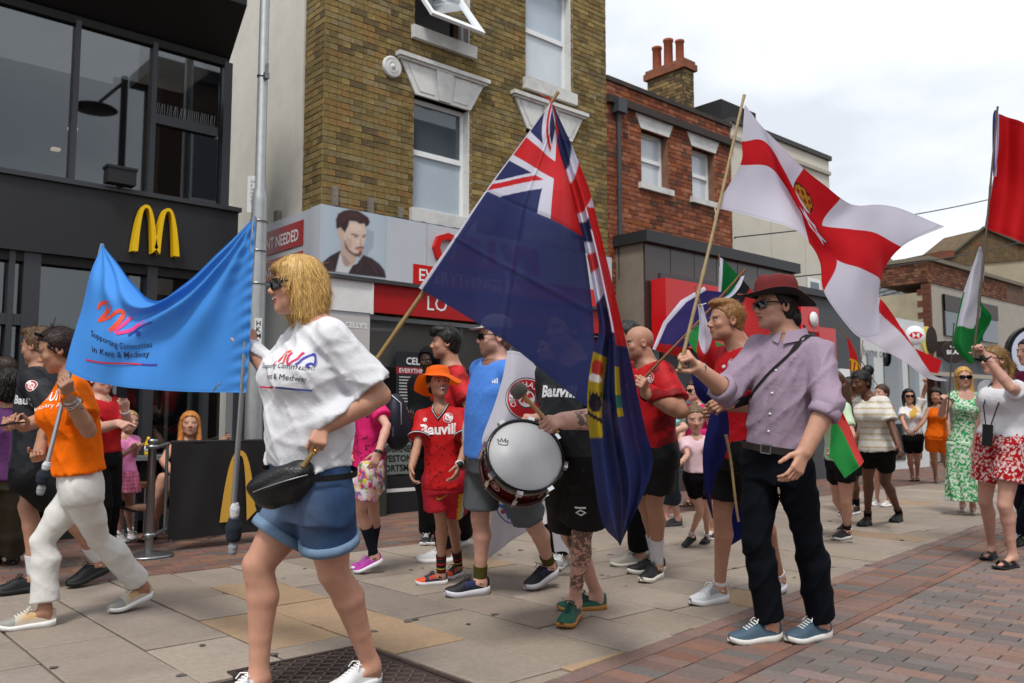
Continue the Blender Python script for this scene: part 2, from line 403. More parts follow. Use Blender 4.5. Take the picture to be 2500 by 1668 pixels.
# ================================================================== BRICKWORK
def brick_wall(root, o, u, W, H, holes, pal, mat, nrm, limit=300, course=.075, name='brick', proud=.0095, stuff_name='bricks_beyond', sc=1.0, inview=None):
    """Flemish bond on the plane o + s*u + z; holes are (s0,z0,s1,z1); the bricks stand proud of the mortar sheet"""
    o = np.asarray(o, float); u = np.asarray(u, float); nrm = np.asarray(nrm, float); Z = np.array([0, 0, 1.0])
    st, hd = .225 * sc, .1125 * sc; items = []; k = 0; z = 0.0
    while z < H - .01:
        h = min(course, H - z); s = -(.168 * sc if k % 2 else 0); a = 0
        while s < W:
            w = st if a % 2 == 0 else hd; s0, s1 = max(s, 0), min(s + w, W); s += w; a += 1
            if s1 - s0 < .03: continue
            spans = [(s0, s1)]
            for h0, v0, h1, v1 in holes:
                if z + h * .5 > v0 and z + h * .5 < v1:
                    ns = []
                    for q0, q1 in spans:
                        if q1 <= h0 or q0 >= h1: ns.append((q0, q1))
                        else:
                            if h0 - q0 > .025: ns.append((q0, h0))
                            if q1 - h1 > .025: ns.append((h1, q1))
                    spans = ns
            for q0, q1 in spans: items.append((q0, q1, z, z + h, w))
        z += course; k += 1
    bank = {}
    j = .0065 * sc
    def geo(w, h, c):
        t = proud
        V = []
        for q, (i_, k_) in enumerate(((0, 0), (1, 0), (1, 1), (0, 1))):
            V.append(u * (i_ * w) + Z * (k_ * h))
        W_ = []
        for q, (i_, k_) in enumerate(((0, 0), (1, 0), (1, 1), (0, 1))):
            jit = nrs.uniform(-.003, .003, 3) * sc
            W_.append(u * (i_ * w + (j if i_ == 0 else -j) + jit[0]) + Z * (k_ * h + (j if k_ == 0 else -j) + jit[1]) + nrm * (t + jit[2]))
        return [np.asarray(p) for p in V + W_], [(4, 5, 6, 7), (0, 1, 5, 4), (1, 2, 6, 5), (2, 3, 7, 6), (3, 0, 4, 7)], c
    def shade():
        return tuple(np.array(col(pal[nrs.randint(len(pal))])) * nrs.uniform(.92, 1.26))
    def mid(it): return o + u * (it[0] + it[1]) / 2 + Z * (it[2] + it[3]) / 2
    items.sort(key=lambda it: depth(mid(it)) if in_view(mid(it), 0) and (inview is None or inview(*proj(mid(it)))) else 1e3)
    rest = MB()
    for n, it in enumerate(items):
        w, h = it[1] - it[0], it[3] - it[2]
        m_ = mid(it); vis = in_view(m_, 0) and (inview is None or inview(*proj(m_)))
        if n < limit and vis:
            key = (round(w, 2), round(h, 3), nrs.randint(8))
            if key not in bank:
                V, F, c = geo(w, h, shade()); bank[key] = MB().add(V, F, c).mesh(name, mat)
            link(name, bank[key], root, loc=o + u * it[0] + Z * it[2])
        else:
            V, F, c = geo(w, h, shade()); b0 = o + u * it[0] + Z * it[2]
            rest.add([p + b0 for p in V], F, c)
    if rest.v: rest.build(stuff_name, mat, root, kind='stuff')
def sheet_with_holes(mb, o, u, W, H, holes, back=None, c=None):
    """wall sheet on o + s*u + z with rectangular openings; reveals pushed along back"""
    o = np.asarray(o, float); u = np.asarray(u, float); Z = np.array([0, 0, 1.0])
    ss = sorted({0, W, *[min(max(h[0], 0), W) for h in holes], *[min(max(h[2], 0), W) for h in holes]})
    zs = sorted({0, H, *[min(max(h[1], 0), H) for h in holes], *[min(max(h[3], 0), H) for h in holes]})
    for s0, s1 in zip(ss, ss[1:]):
        for z0, z1 in zip(zs, zs[1:]):
            cs, cz = (s0 + s1) / 2, (z0 + z1) / 2
            if any(h[0] < cs < h[2] and h[1] < cz < h[3] for h in holes): continue
            mb.add([o + u * s0 + Z * z0, o + u * s1 + Z * z0, o + u * s1 + Z * z1, o + u * s0 + Z * z1], [(0, 1, 2, 3)], c)
    if back is not None:
        bk = np.asarray(back, float)
        for h0, v0, h1, v1 in holes:
            q = [o + u * h0 + Z * v0, o + u * h1 + Z * v0, o + u * h1 + Z * v1, o + u * h0 + Z * v1]
            for i in range(4):
                a, b = q[i], q[(i + 1) % 4]; mb.add([a, b, b + bk, a + bk], [(0, 1, 2, 3)], c)
YY = np.array([0, 1.0, 0]); XX = np.array([1.0, 0, 0]); ZZ = np.array([0, 0, 1.0])
m_mortar = M('yellow_mortar', '#85744d', .95, noise=.35, nscale=7, dirt=.5)
m_ybrick = M('stock_brick', attr=True, rough=.9, noise=.35, nscale=16, bump=.5, bscale=120, dirt=.35, spec=.2)
m_rbrick = M('red_brick', attr=True, rough=.9, noise=.25, nscale=16, bump=.4, bscale=120, dirt=.25, spec=.2)
m_white = M('white_paint', '#d9dada', .5, noise=.06, nscale=5, dirt=.12)
m_upvc = M('white_frame', '#e2e4e6', .35, noise=.03)
m_wpeel = M('weathered_white_paint', '#cfcfcd', .7, noise=.08, nscale=20, dirt=.28, bump=.3, bscale=70)
m_pane = glass_mat('window_glass', '#59636b', .35)
m_pale = M('painted_sky_pane', '#a9b6c2', .12, noise=.12, nscale=1.6, spec=.6); m_pale2 = M('bright_painted_sky_pane', '#c3cbd3', .12, noise=.10, nscale=1.2, spec=.6)  # bright sky reflection put into the panes' own pale colours
m_dpane = glass_mat('dark_glass', '#0d0e10', .45, ior=2.0)
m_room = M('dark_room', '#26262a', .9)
m_net = M('net_curtain', '#d8dcdc', .9, noise=.1, nscale=30)
m_black = M('black_paint', '#17181a', .5, noise=.1)
m_alu = M('brushed_steel', '#8f9294', .35, metal=.9, noise=.1, nscale=20)

def window(root, x0, z0, x1, z1, Y, split=.5, dep=.11, open_top=False, blind=None, fw=.055, pm=None, curtain=.0, pu=None):
    """sash window filling the opening; part of the building with frame, panes, room behind"""
    w = thing_part('window', root)
    yf = Y + dep
    f = MB()
    f.box((x0, yf, z0), (x0 + fw, yf + .06, z1)); f.box((x1 - fw, yf, z0), (x1, yf + .06, z1))
    f.box((x0 + fw, yf, z0), (x1 - fw, yf + .06, z0 + fw)); f.box((x0 + fw, yf, z1 - fw), (x1 - fw, yf + .06, z1))
    zm = z0 + (z1 - z0) * split
    f.box((x0 + fw, yf - .012, zm - fw * .6), (x1 - fw, yf + .06, zm + fw * .6))
    f.build('frame', m_upvc, w)
    for za, zb, up in ((z0 + fw, zm - fw * .6, 0), (zm + fw * .6, z1 - fw, 1)):
        if open_top: continue
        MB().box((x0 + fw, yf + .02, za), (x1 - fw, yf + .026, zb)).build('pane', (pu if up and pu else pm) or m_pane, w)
    if blind: MB().box((x0 + fw, yf + .10, blind[0]), (x1 - fw, yf + .11, blind[1])).build('blind', m_net, w)
    if curtain:
        n = 26; pts = []
        for i_ in range(n):
            xx = x0 + fw + (x1 - x0 - 2 * fw) * i_ / (n - 1) * curtain
            for zz in (z0 + .03, zm): pts.append((xx, yf + .13 + .012 * math.sin(i_ * 2.1), zz))
        MB().grid(pts, n, 2).build('curtain', m_net, w)
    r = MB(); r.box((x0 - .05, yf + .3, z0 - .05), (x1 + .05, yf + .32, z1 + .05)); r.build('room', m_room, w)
    return w
def thing_part(name, root):
    o = bpy.data.objects.new(name, None); COL.objects.link(o); o.parent = root; o.empty_display_size = .05; return o

# ================================================================== YELLOW BRICK BUILDING
YF = 8.6
yb = thing('yellow_brick_building', 'yellow stock brick building with white sash windows above the hair salon', 'building')
YX0, YX1, YZ0, YZ1 = 4.76, 9.6, 2.3, 7.6
def rectY(xa, ya, xb, yb_, Y=YF):
    a, b2 = onY(xa, ya, Y), onY(xb, yb_, Y); return a[0], a[2], b2[0], b2[2]
# openings from the photo: lower left, upper left, upper right, lower right
wl = [(6.0, 3.70, 6.92, 5.0), (6.0, 5.83, 6.92, 7.2), (7.93, 5.68, 8.83, 7.2), (7.93, 3.62, 8.83, 4.95)]
def fit(p0, p1): return p0
A = onY(1008, 505, YF); B = onY(1148, 262, YF); wl[0] = (A[0], A[2] - .02, B[0] - .02, B[2] - .06)
A = onY(1012, 90, YF); B = onY(1160, 130, YF); wl[1] = (wl[0][0], 6.02, wl[0][2], 7.4)
A = onY(1283, 182, YF); B = onY(1393, 222, YF); wl[2] = (A[0], (A[2] + B[2]) / 2 - .05, B[0], 7.4)
wl[3] = (A[0], wl[0][1], B[0], wl[0][3])
holes = [(h[0] - YX0, h[1] - YZ0, h[2] - YX0, h[3] - YZ0) for h in wl]
PALY = ['#776640', '#7e6b42', '#73623d', '#837045', '#6b5d3b', '#7c6d4b', '#765e3a', '#62553c', '#796c4d', '#83714a']
b = MB(); sheet_with_holes(b, (YX0, YF, YZ0), XX, YX1 - YX0, YZ1 - YZ0, holes, back=YY * .22)
b.add([(YX0, YF, YZ0), (YX0, 9.05, YZ0), (YX0, 9.05, YZ1), (YX0, YF, YZ1)], [(3, 2, 1, 0)])
b.add([(YX1, YF, YZ0), (YX1, 12, YZ0), (YX1, 12, YZ1), (YX1, YF, YZ1)], [(0, 1, 2, 3)])
b.add([(YX0, YF, YZ1), (YX1, YF, YZ1), (YX1, 12, YZ1), (YX0, 12, YZ1)], [(0, 1, 2, 3)])
b.build('wall', m_mortar, yb)
brick_wall(yb, (YX0, YF, YZ0), XX, YX1 - YX0, YZ1 - YZ0, holes, PALY, m_ybrick, -YY, 230, inview=lambda x, y: y < 560)
brick_wall(yb, (YX0, 9.05, YZ0), -YY, .45, YZ1 - YZ0, [], PALY, m_ybrick, -XX, 70, inview=lambda x, y: y < 500)
m_side = M('side_render', '#c4bfb5', .9, noise=.07, nscale=3, dirt=.10, bump=.15, bscale=60)
MB().box((YX0 - .03, 9.05, 0), (YX0 + .3, 15, YZ1)).build('rendered_wall', m_side, yb)
# windows
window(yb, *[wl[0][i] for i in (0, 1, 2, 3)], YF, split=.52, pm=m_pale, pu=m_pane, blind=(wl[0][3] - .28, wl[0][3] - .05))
window(yb, wl[1][0], wl[1][1], wl[1][2], wl[1][3], YF, split=.66, open_top=True)
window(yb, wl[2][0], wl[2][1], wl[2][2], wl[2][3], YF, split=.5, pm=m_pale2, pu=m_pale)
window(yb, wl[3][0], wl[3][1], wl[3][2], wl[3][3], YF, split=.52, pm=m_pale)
for h in wl:
    MB().box((h[2] - .014, YF - .004, h[1]), (h[2] + .05, YF + .11, h[3])).build('painted_jamb', m_wpeel, yb)
# the opened top light and the slatted blind of the upper left window
A = [P(1018, -8, 0)] ; x0, x1 = wl[1][0] + .03, wl[1][2] + .02
SB0, SB1 = onY(1052, 37, 8.2), onY(1182, 88, 8.2); x0, x1 = SB0[0], SB1[0]; h0 = 6.66; pt = np.array([0, 8.2 - YF - .1, (SB0[2] + SB1[2]) / 2 - h0])
sash = thing_part('opened_sash', yb); f = MB(); top = np.array([0, YF + .1, h0]); nn = np.cross(pt, XX); nn /= np.linalg.norm(nn)
def sp(s, t): return np.array([x0 + (x1 - x0) * s, 0, 0]) + top + pt * t
for (s0, t0, s1, t1) in ((0, 0, .07, 1), (.93, 0, 1, 1), (.07, 0, .93, .1), (.07, .9, .93, 1)):
    q = [sp(s0, t0), sp(s1, t0), sp(s1, t1), sp(s0, t1)]; f.prism(q, nn * .04)
f.build('frame', m_upvc, sash); MB().prism([sp(.07, .1), sp(.93, .1), sp(.93, .9), sp(.07, .9)], nn * .006 + 0).build('pane', glass_mat('tilted_glass', '#8b9296', .6), sash)
bl = MB(); z = wl[1][1] + .02
while z < 7.1:
    bl.add([(x0 + .01, YF + .17, z), (x1 - .12, YF + .17, z), (x1 - .12, YF + .185, z + .022), (x0 + .01, YF + .185, z + .022)], [(0, 1, 2, 3)]); z += .026
bl.build('slatted_blind', M('blind_slats', '#8e8d8c', .6), yb, kind='stuff')
# sills
for k, h in enumerate(wl):
    b = MB(); b.box((h[0] - .06, YF - .07, h[1] - .17), (h[2] + .08, YF + .1, h[1] - .005)); b.build('sill', m_wpeel, yb)
# lintels with keystone and moulded head
for k in (0, 3):
    h = wl[k]; z0 = h[3] + .0; z1 = z0 + .42; o = thing_part('lintel', yb)
    xc = (h[0] + h[2]) / 2; w0 = (h[2] - h[0]) / 2; w1 = w0 + .24
    b = MB(); b.prism([(xc - w0, YF + .2, z0), (xc - w1, YF + .2, z1), (xc + w1, YF + .2, z1), (xc + w0, YF + .2, z0)][::-1], (0, -.235, 0)); b.build('body', m_wpeel, o)
    b = MB(); b.prism([(xc - .085, YF - .036, z0 + .002), (xc - .14, YF - .036, z1), (xc + .14, YF - .036, z1), (xc + .085, YF - .036, z0 + .002)][::-1], (0, -.025, 0)); b.build('keystone', m_wpeel, o)
    for sgn in (-1, 1):
        b = MB(); q = [(xc + sgn * .15, YF - .036, z0 + .05), (xc + sgn * .19, YF - .036, z1 - .05), (xc + sgn * (w1 - .11), YF - .036, z1 - .05), (xc + sgn * (w0 - .06), YF - .036, z0 + .05)]
        if sgn > 0: q = q[::-1]
        b.prism(q[::-1], (0, -.008, 0)); b.build('panel', m_wpeel, o)
    b = MB(); b.box((xc - w1 - .05, YF - .10, z1), (xc + w1 + .05, YF + .05, z1 + .05)); b.box((xc - w1 - .02, YF - .07, z1 - .03), (xc + w1 + .02, YF + .05, z1)); b.build('cornice', m_wpeel, o)
c = onY(955, 165, YF); b = MB(); R = .135
b.lathe([(R, 0), (R, .03), (R * .86, .05), (R * .7, .035), (R * .66, .035), (R * .5, .055), (R * .36, .04), (R * .3, .04), (R * .2, .06), (R * .05, .07), (0, .07)], (c[0], YF, c[2]), (0, -1, 0), 32); b.build('plaster_roundel', m_wpeel, yb)
# ------------------------------------------------ salon shop front
SF = 8.36; SX0, SX1 = 4.62, 9.42
sg = thing('salon_shopfront', 'hair salon shop front with portrait sign, red band and window posters', 'shop front')
m_signw = M('sign_panel', '#b9bec6', .35, noise=.03, nscale=2)
m_red = M('sign_red', '#a3191c', .35, noise=.05, nscale=3); m_red2 = M('sign_bright_red', '#c21812', .3)
zt, zb = 3.46, 2.70
b = MB(); b.box((SX0, SF, zb), (SX1, YF - .02, zt)); b.build('fascia', m_signw, sg)
b = MB()
for xx in (6.06, 7.9): b.box((xx, SF - .002, zb), (xx + .006, SF + .01, zt))
b.build('panel_joint', M('joint_grey', '#8b9098', .6), sg)
b = MB(); b.box((SX0 + .02, YF - .02, zb), (SX0 + .1, 10.2, zt)); b.build('side_fascia', m_signw, sg)
b = MB(); b.box((SX0, SF - .01, zb - .045), (SX1, YF, zb)); b.build('fascia_trim', M('dark_trim', '#3a3a3c', .5), sg)
b = MB()
pts = []; 
for i_ in range(40):
    xx = SX0 + .1 + i_ * .12; pts += [(xx, SF + .03, zt + .001 + .02 * abs(math.sin(i_ * 1.3))), (xx, YF - .006, zt + .05 + .035 * math.sin(i_ * .9) ** 2)]
b.grid(pts, 40, 2); b.build('roofing_felt', M('felt', '#2b2b2c', .9, bump=.4, bscale=30), sg)
b = MB()
for px in (817, 905, 978): 
    q = onY(px, 505, YF - .03); b = MB(); b.box((q[0] - .035, YF - .05, zt - .02), (q[0] + .035, YF - .012, zt + .30 - (px - 817) * .0006)); b.build('wooden_batten', M('old_wood', '#7c746a', .85, noise=.3, nscale=30), sg)
q = onX(682, 515, SX0 + .1); MB().box((SX0 + .05, q[1] - .05, zt), (SX0 + .1, q[1] + .05, zt + .15)).build('wooden_batten', MATS['old_wood'], sg)
# side red boxes with lettering (read from the alley side)
def side_text(txt, z0, z1, ya, yb_, tz, size):
    b = MB(); r = .06; X = SX0 + .02 - .004
    b.box((X - .006, ya, z0), (X, yb_, z1)); b.build('red_band', m_red, sg)
    b = MB(); v_, _f = text_mesh(txt, size, bold=.02); text_on(b, txt, (X - .008, yb_ - .06, tz), (0, -1, 0), (0, 0, 1), size, bold=.02, sx=(yb_ - ya - .16) / (v_[:, 0].max() - v_[:, 0].min())); b.build('lettering', m_upvc, sg)
side_text('APPOINTMENT NEEDED', zt - .39, zt - .10, 8.78, 10.6, zt - .32, .19)
side_text('UNISEX HAIR SALON', zb + .04, zb + .30, 8.78, 10.6, zb + .1, .17)
# portrait print: flat poster on the fascia
PX0 = SX0 + .02; PX1 = onY(943, 600, SF)[0]
PR = []
def poly_print(pts, c, k, soft=2.2): PR.append((k, np.array(pts), col(c), soft))
cz = lambda s, p: (640 + p[0] * .22958, 460 + p[1] * .22958)
def zz(l): return [(640 + a * .22958, 460 + b_ * .22958) for a, b_ in l]
poly_print(zz([(545, 132), (1320, 278), (1320, 955), (545, 868)]), '#a9b7c4', 0)
poly_print(zz([(1110, 420), (1190, 470), (1180, 620), (1110, 720), (1070, 700)]), '#98a4b2', 1)
poly_print(zz([(640, 790), (720, 720), (832, 660), (900, 830), (1010, 800), (1075, 705), (1170, 745), (1250, 805), (1300, 870), (1323, 957), (1000, 922), (655, 880)]), '#3a2e33', 2)
poly_print(zz([(828, 690), (780, 885), (915, 905), (960, 820), (1010, 790), (900, 780)]), '#c3c7cb', 3)
poly_print(zz([(835, 540), (838, 690), (850, 790), (880, 832), (930, 832), (985, 795), (1002, 725), (960, 680), (880, 600)]), '#b8a195', 4)
poly_print(zz([(800, 430), (812, 520), (838, 552), (868, 540), (870, 440), (840, 415)]), '#c2a79a', 5)
poly_print(zz([(865, 380), (868, 545), (885, 640), (930, 690), (985, 725), (1040, 732), (1065, 700), (1078, 620), (1082, 580), (1100, 545), (1100, 480), (1105, 390), (1050, 360), (930, 350)]), '#cdb6a8', 6)
poly_print(zz([(868, 545), (885, 640), (930, 690), (985, 725), (1040, 732), (1063, 702), (1068, 668), (1040, 655), (1020, 690), (975, 690), (925, 650), (893, 590)]), '#6d5750', 7)
poly_print(zz([(985, 635), (1040, 615), (1080, 620), (1078, 648), (1040, 636), (1000, 650)]), '#5a4640', 8)
poly_print(zz([(1000, 640), (1040, 632), (1074, 640), (1070, 660), (1030, 668)]), '#b9746d', 9)
poly_print(zz([(948, 482), (1000, 490), (1025, 502), (1022, 512), (990, 502), (950, 494)]), '#3b2b29', 10)
poly_print(zz([(1062, 505), (1098, 492), (1100, 502), (1068, 515)]), '#3b2b29', 10)
poly_print(zz([(975, 512), (1010, 512), (1006, 524), (982, 522)]), '#4a4646', 11); poly_print(zz([(1070, 522), (1092, 514), (1092, 526)]), '#4a4646', 11)
poly_print(zz([(1046, 520), (1060, 590), (1076, 606), (1050, 612), (1030, 600)]), '#b79c8e', 11)
poly_print(zz([(788, 420), (784, 330), (810, 275), (860, 240), (930, 226), (1010, 232), (1070, 270), (1130, 310), (1146, 360), (1130, 395), (1098, 412), (1090, 370), (1040, 380), (1000, 352), (930, 345), (915, 400), (880, 470), (862, 450), (835, 415), (800, 430)]), '#3c2a2c', 12)
poly_print(zz([(900, 262), (990, 250), (1060, 300), (1000, 300), (940, 290)]), '#4d393a', 13)
def pstroke(pts, w, c, k):
    v, f, c_ = stroke2([cz(0, q) for q in pts], w, c); PR.append((k, np.vstack([v[0::2], v[1::2][::-1]]), col(c), .8))
for k in range(26):
    t = k / 25; y = 250 + 90 * t; pstroke([(800 + 30 * t, 400 - 130 * (1 - t)), (860 + 20 * t, y + 10), (960 + 20 * t, y - 8), (1060 + 40 * t, y + 20 + 25 * t), (1125, 350 + 30 * t)][: 5 if k % 3 else 4], .55, ('#5a4040', '#2e1f22', '#4a3436')[k % 3], 14 + .05 * k)
poly_print(zz([(880, 560), (905, 520), (950, 540), (960, 610), (935, 650), (900, 610)]), '#bda294', 6.5); poly_print(zz([(1005, 560), (1035, 540), (1045, 590), (1020, 620)]), '#d9c4b6', 6.6); poly_print(zz([(930, 380), (1040, 380), (1070, 440), (1000, 460), (940, 440)]), '#d6c1b3', 6.6)
poly_print(zz([(845, 700), (880, 720), (940, 800), (900, 832), (870, 800)]), '#a08a7f', 4.5)
for a, b_ in (((700, 740), (760, 880)), ((1060, 760), (1000, 900)), ((1120, 760), (1230, 930)), ((1180, 790), (1290, 900)), ((690, 800), (740, 870))): pstroke([a, ((a[0] + b_[0]) / 2 + 12, (a[1] + b_[1]) / 2), b_], 1.2, '#57464c', 3.5)
PX0, PX1 = SX0 + .02, onY(943, 600, SF - .004)[0]
gx_, gz_ = np.linspace(PX0, PX1, 150), np.linspace(zb + .004, zt - .004, 130); GX, GZ = np.meshgrid(gx_, gz_, indexing='ij')
W3 = np.stack([GX, np.full_like(GX, SF - .004), GZ], -1).reshape(-1, 3); d_ = W3 - CAM; zc_ = d_ @ FWD; q2 = np.stack([CX + FOC * (d_ @ RIGHT) / zc_, CY - FOC * (d_ @ UP) / zc_], 1)
Cp = np.tile(np.array(col('#a9b7c4')), (len(q2), 1)) * (1 + .05 * np.sin(q2[:, :1] * .05))
for k, pts, c, soft in sorted(PR, key=lambda t: t[0]):
    if k == 0: continue
    dm = np.full(len(q2), 1e9); ins = np.zeros(len(q2), bool); n = len(pts)
    for i_ in range(n):
        a, b = pts[i_], pts[(i_ + 1) % n]; e_ = b - a; w = q2 - a; t = np.clip((w @ e_) / (e_ @ e_ + 1e-9), 0, 1); dm = np.minimum(dm, np.hypot(*(w - t[:, None] * e_).T))
        cr_ = ((a[1] <= q2[:, 1]) != (b[1] <= q2[:, 1])); xi = a[0] + (q2[:, 1] - a[1]) * e_[0] / (e_[1] if abs(e_[1]) > 1e-9 else 1e-9); ins ^= cr_ & (q2[:, 0] < xi)
    m = np.clip(.5 + np.where(ins, dm, -dm) / (2 * soft), 0, 1)[:, None]; Cp = Cp * (1 - m) + np.array(c) * m
nu_, nv_p = 150, 130; Fp = np.array([(i_ * nv_p + j_, (i_ + 1) * nv_p + j_, (i_ + 1) * nv_p + j_ + 1, i_ * nv_p + j_ + 1) for i_ in range(nu_ - 1) for j_ in range(nv_p - 1)])
link('portrait_print', raw_mesh('portrait_print', W3, Fp, M('printed_vinyl', attr=True, rough=.35), Cp, False), sg)
# big red letters, red box, lower red band
def sgtext(txt, px, pyb, size, m, dep, k=0, bold=.0, sx=1.0, Y=SF, name='letters'):
    q = onY(px, pyb, Y); b = MB(); text_on(b, txt, (q[0], Y - dep - .002, q[2]), XX, ZZ, size, bold=bold, depth_=dep, sx=sx); b.build(name, m, sg)
q = onY(1052, 628, SF); b = MB(); text_on(b, "CELLY'S", (q[0], SF - .03, zb + .30), XX, ZZ, .52, bold=.028, depth_=.03); b.build('raised_lettering', m_red2, sg)
q = onY(1008, 690, SF); b = MB(); b.box((q[0], SF - .008, zb + .001), (9.2, SF - .001, zb + .24)); b.build('red_plate', m_red2, sg)
b = MB(); text_on(b, 'EVERYTHINGS EA', (q[0] + .07, SF - .011, zb + .045), XX, ZZ, .21, bold=.012); b.build('plate_lettering', m_upvc, sg)
zr0, zr1 = 2.32, zb - .046; xr0 = onY(908, 720, SF + .06)[0]
b = MB(); b.box((xr0, SF + .05, zr0), (SX1, SF + .12, zr1)); b.build('red_fascia', m_red, sg)
q = onY(1040, 742, SF + .05); b = MB(); text_on(b, 'LO', (q[0], SF + .046, zr0 + .09), XX, ZZ, .25); b.build('fascia_lettering', m_upvc, sg)
b = MB(); b.box((SX0, SF + .03, zr0 - .02), (xr0 - .03, SF + .16, zr1)); b.box((xr0 - .03, SF + .02, zr0 - .03), (xr0, SF + .16, zr1)); b.build('white_pilaster_head', m_white, sg)
# pilaster with hair poster
b = MB(); b.box((SX0, SF + .05, 0), (xr0 - .03, SF + .2, zr0 - .02)); b.build('pilaster', m_signw, sg)
hp = MB(); X0_, X1_ = SX0 + .06, xr0 - .03; 
hp.add([(X0_, SF + .047, 1.2), (X1_, SF + .047, 1.2), (X1_, SF + .047, zr0 - .06), (X0_, SF + .047, zr0 - .06)], [(0, 1, 2, 3)], '#b9b6b6')
n = 18
for k in range(n):
    t0 = k / n; t1 = (k + .9) / n
    q = lambda t, y: (X0_ + .02 + (X1_ - X0_) * (.25 + .62 * t * (1 - (y - .0) * .35)), SF + .045 - k * .0001, 1.2 + (zr0 - 1.3) * y)
    top_ = .93 - .25 * t0 ** 2
    hp.add([q(t0, 0), q(t1, 0), q(t1, top_ * .6), q(t1 * .92, top_ * .85), q(t0 * .6, top_), q(t0 * .8, top_ * .7)], [(0, 1, 2, 3, 4, 5)], tuple(np.array(col('#5b3f3d')) * (.7 + .6 * ((k * 37) % 10) / 10)))
text_on(hp, "CELLY'S", (X1_ - .33, SF + .042, zr0 - .2), XX, ZZ, .085, c='#e8e8ea', bold=.02)
hp.build('hair_poster', MATS['printed_vinyl'], sg)
# glazing and posters
gx0 = xr0; yg = SF + .14
b = MB(); b.box((gx0, yg, .42), (8.6, yg + .01, zr0 - .04)); b.build('shop_window', glass_mat('shop_glass', '#20252a', .88, ior=1.5), sg)
b = MB(); b.box((gx0, SF + .07, .0), (SX1, SF + .22, .42)); b.build('stall_riser', M('black_riser', '#1b1c1e', .45, noise=.2, nscale=10), sg)
b = MB(); b.box((gx0, SF + .066, .245), (7.4, SF + .069, .285)); b.build('flaking_paint', M('white_flakes', '#d0d0ce', .8), sg)
b = MB(); b.box((gx0, SF + .1, zr0 - .08), (SX1, SF + .2, zr0 - .03)); b.box((SX1 - .1, SF + .1, .42), (SX1, SF + .2, zr0 - .08)); b.build('window_frame', m_alu, sg)
b = MB(); b.box((gx0 - .1, 9.6, .1), (SX1, 9.63, 1.75)); b.build('salon_interior', M('interior_dark', '#4a5052', .8, noise=.5, nscale=2), sg)
b = MB(); b.box((gx0, yg + .12, 1.72), (SX1, yg + .15, zr0 + .1)); b.build('interior_bulkhead', M('interior_pale', '#cfcfc9', .8), sg)
b = MB(); b.box((gx0, SF + .7, 1.74), (SX1, SF + 1.1, 1.77)); b.build('interior_ceiling_edge', MATS['interior_pale'], sg)
def poster(px0, py0, px1, py1, c, Y, name):
    a_, b_ = onY(px0, py0, Y), onY(px1, py1, Y); m = MB(); m.box((a_[0], Y, b_[2]), (b_[0], Y + .004, a_[2]), c); return m, a_, b_
Yp = yg - .012
m_, a_, b_ = poster(968, 858, 1068, 1003, '#24272b', Yp, 'p'); W_ = b_[0] - a_[0]; H_ = a_[2] - b_[2]
m_.box((a_[0], Yp - .002, a_[2] - H_ * .38), (b_[0], Yp, a_[2] - H_ * .26), '#8a2530')
text_on(m_, "CELLY'S", (a_[0] + W_ * .22, Yp - .004, a_[2] - H_ * .21), XX, ZZ, H_ * .17, c='#dcdcdc', bold=.02)
text_on(m_, "EVERYTHING'S", (a_[0] + W_ * .06, Yp - .004, a_[2] - H_ * .355), XX, ZZ, H_ * .105, c='#e2dcdc', bold=.01)
for k in range(9):
    z = a_[2] - H_ * (.44 + k * .052); w = W_ * nrs.uniform(.45, .8); m_.box((a_[0] + W_ * .07, Yp - .003, z), (a_[0] + W_ * .07 + w, Yp - .001, z + H_ * .018), '#b9b9b9')
m_.box((a_[0], Yp - .002, b_[2]), (b_[0], Yp, b_[2] + H_ * .06), '#6f7377')
m_.build('price_poster', MATS['printed_vinyl'], sg)
m_, a_, b_ = poster(940, 1075, 1150, 1182, '#6d7371', Yp, 'p'); W_ = b_[0] - a_[0]; H_ = 1.02 - .455
m_ = MB(); m_.box((a_[0] - .1, Yp, .445), (a_[0] + 1.9, Yp + .004, 1.06), '#6d7371')
for k, tx in enumerate(('BOGNOR REGIS', 'WORTHING*SOUTHSEA', 'BOURNEMOUTH*POOLE', 'WESTON-SUPER-MARE', 'PORTSMOUTH*CHATHAM')):
    text_on(m_, tx, (a_[0] - .06, Yp - .004, .93 - k * .112), XX, ZZ, .105, c='#1a1b1c', bold=.025)
m_.build('town_list_print', MATS['printed_vinyl'], sg)
b = MB(); b.box((gx0 - .1, SF - .1, 0), (gx0 + .13, SF + .06, .72)); b.box((gx0 - .12, SF - .12, .72), (gx0 + .15, SF + .06, .76)); ob = b.build('cable_cabinet', M('green_cabinet', '#2b3129', .6, noise=.2)); tag(ob, 'dark green metal cabinet low against the salon pilaster', 'cabinet')
b = MB(); b.box((8.6, SF + .1, 0), (SX1 - .1, SF + .13, zr0 - .05)); b.build('door', m_dpane, sg)
b = MB(); b.box((SX0 + .02, YF - .05, 0), (SX0 + .08, 10.2, zb)); b.build('side_panel', M('grey_panel', '#8f9192', .7, noise=.1, nscale=3), sg)
q = onX(735, 800, SX0); b = MB(); b.box((SX0 - .01, 8.75, 0), (SX0 + .02, 9.9, 1.75)); b.build('side_doorway', M('dark_door', '#25272a', .5), sg)
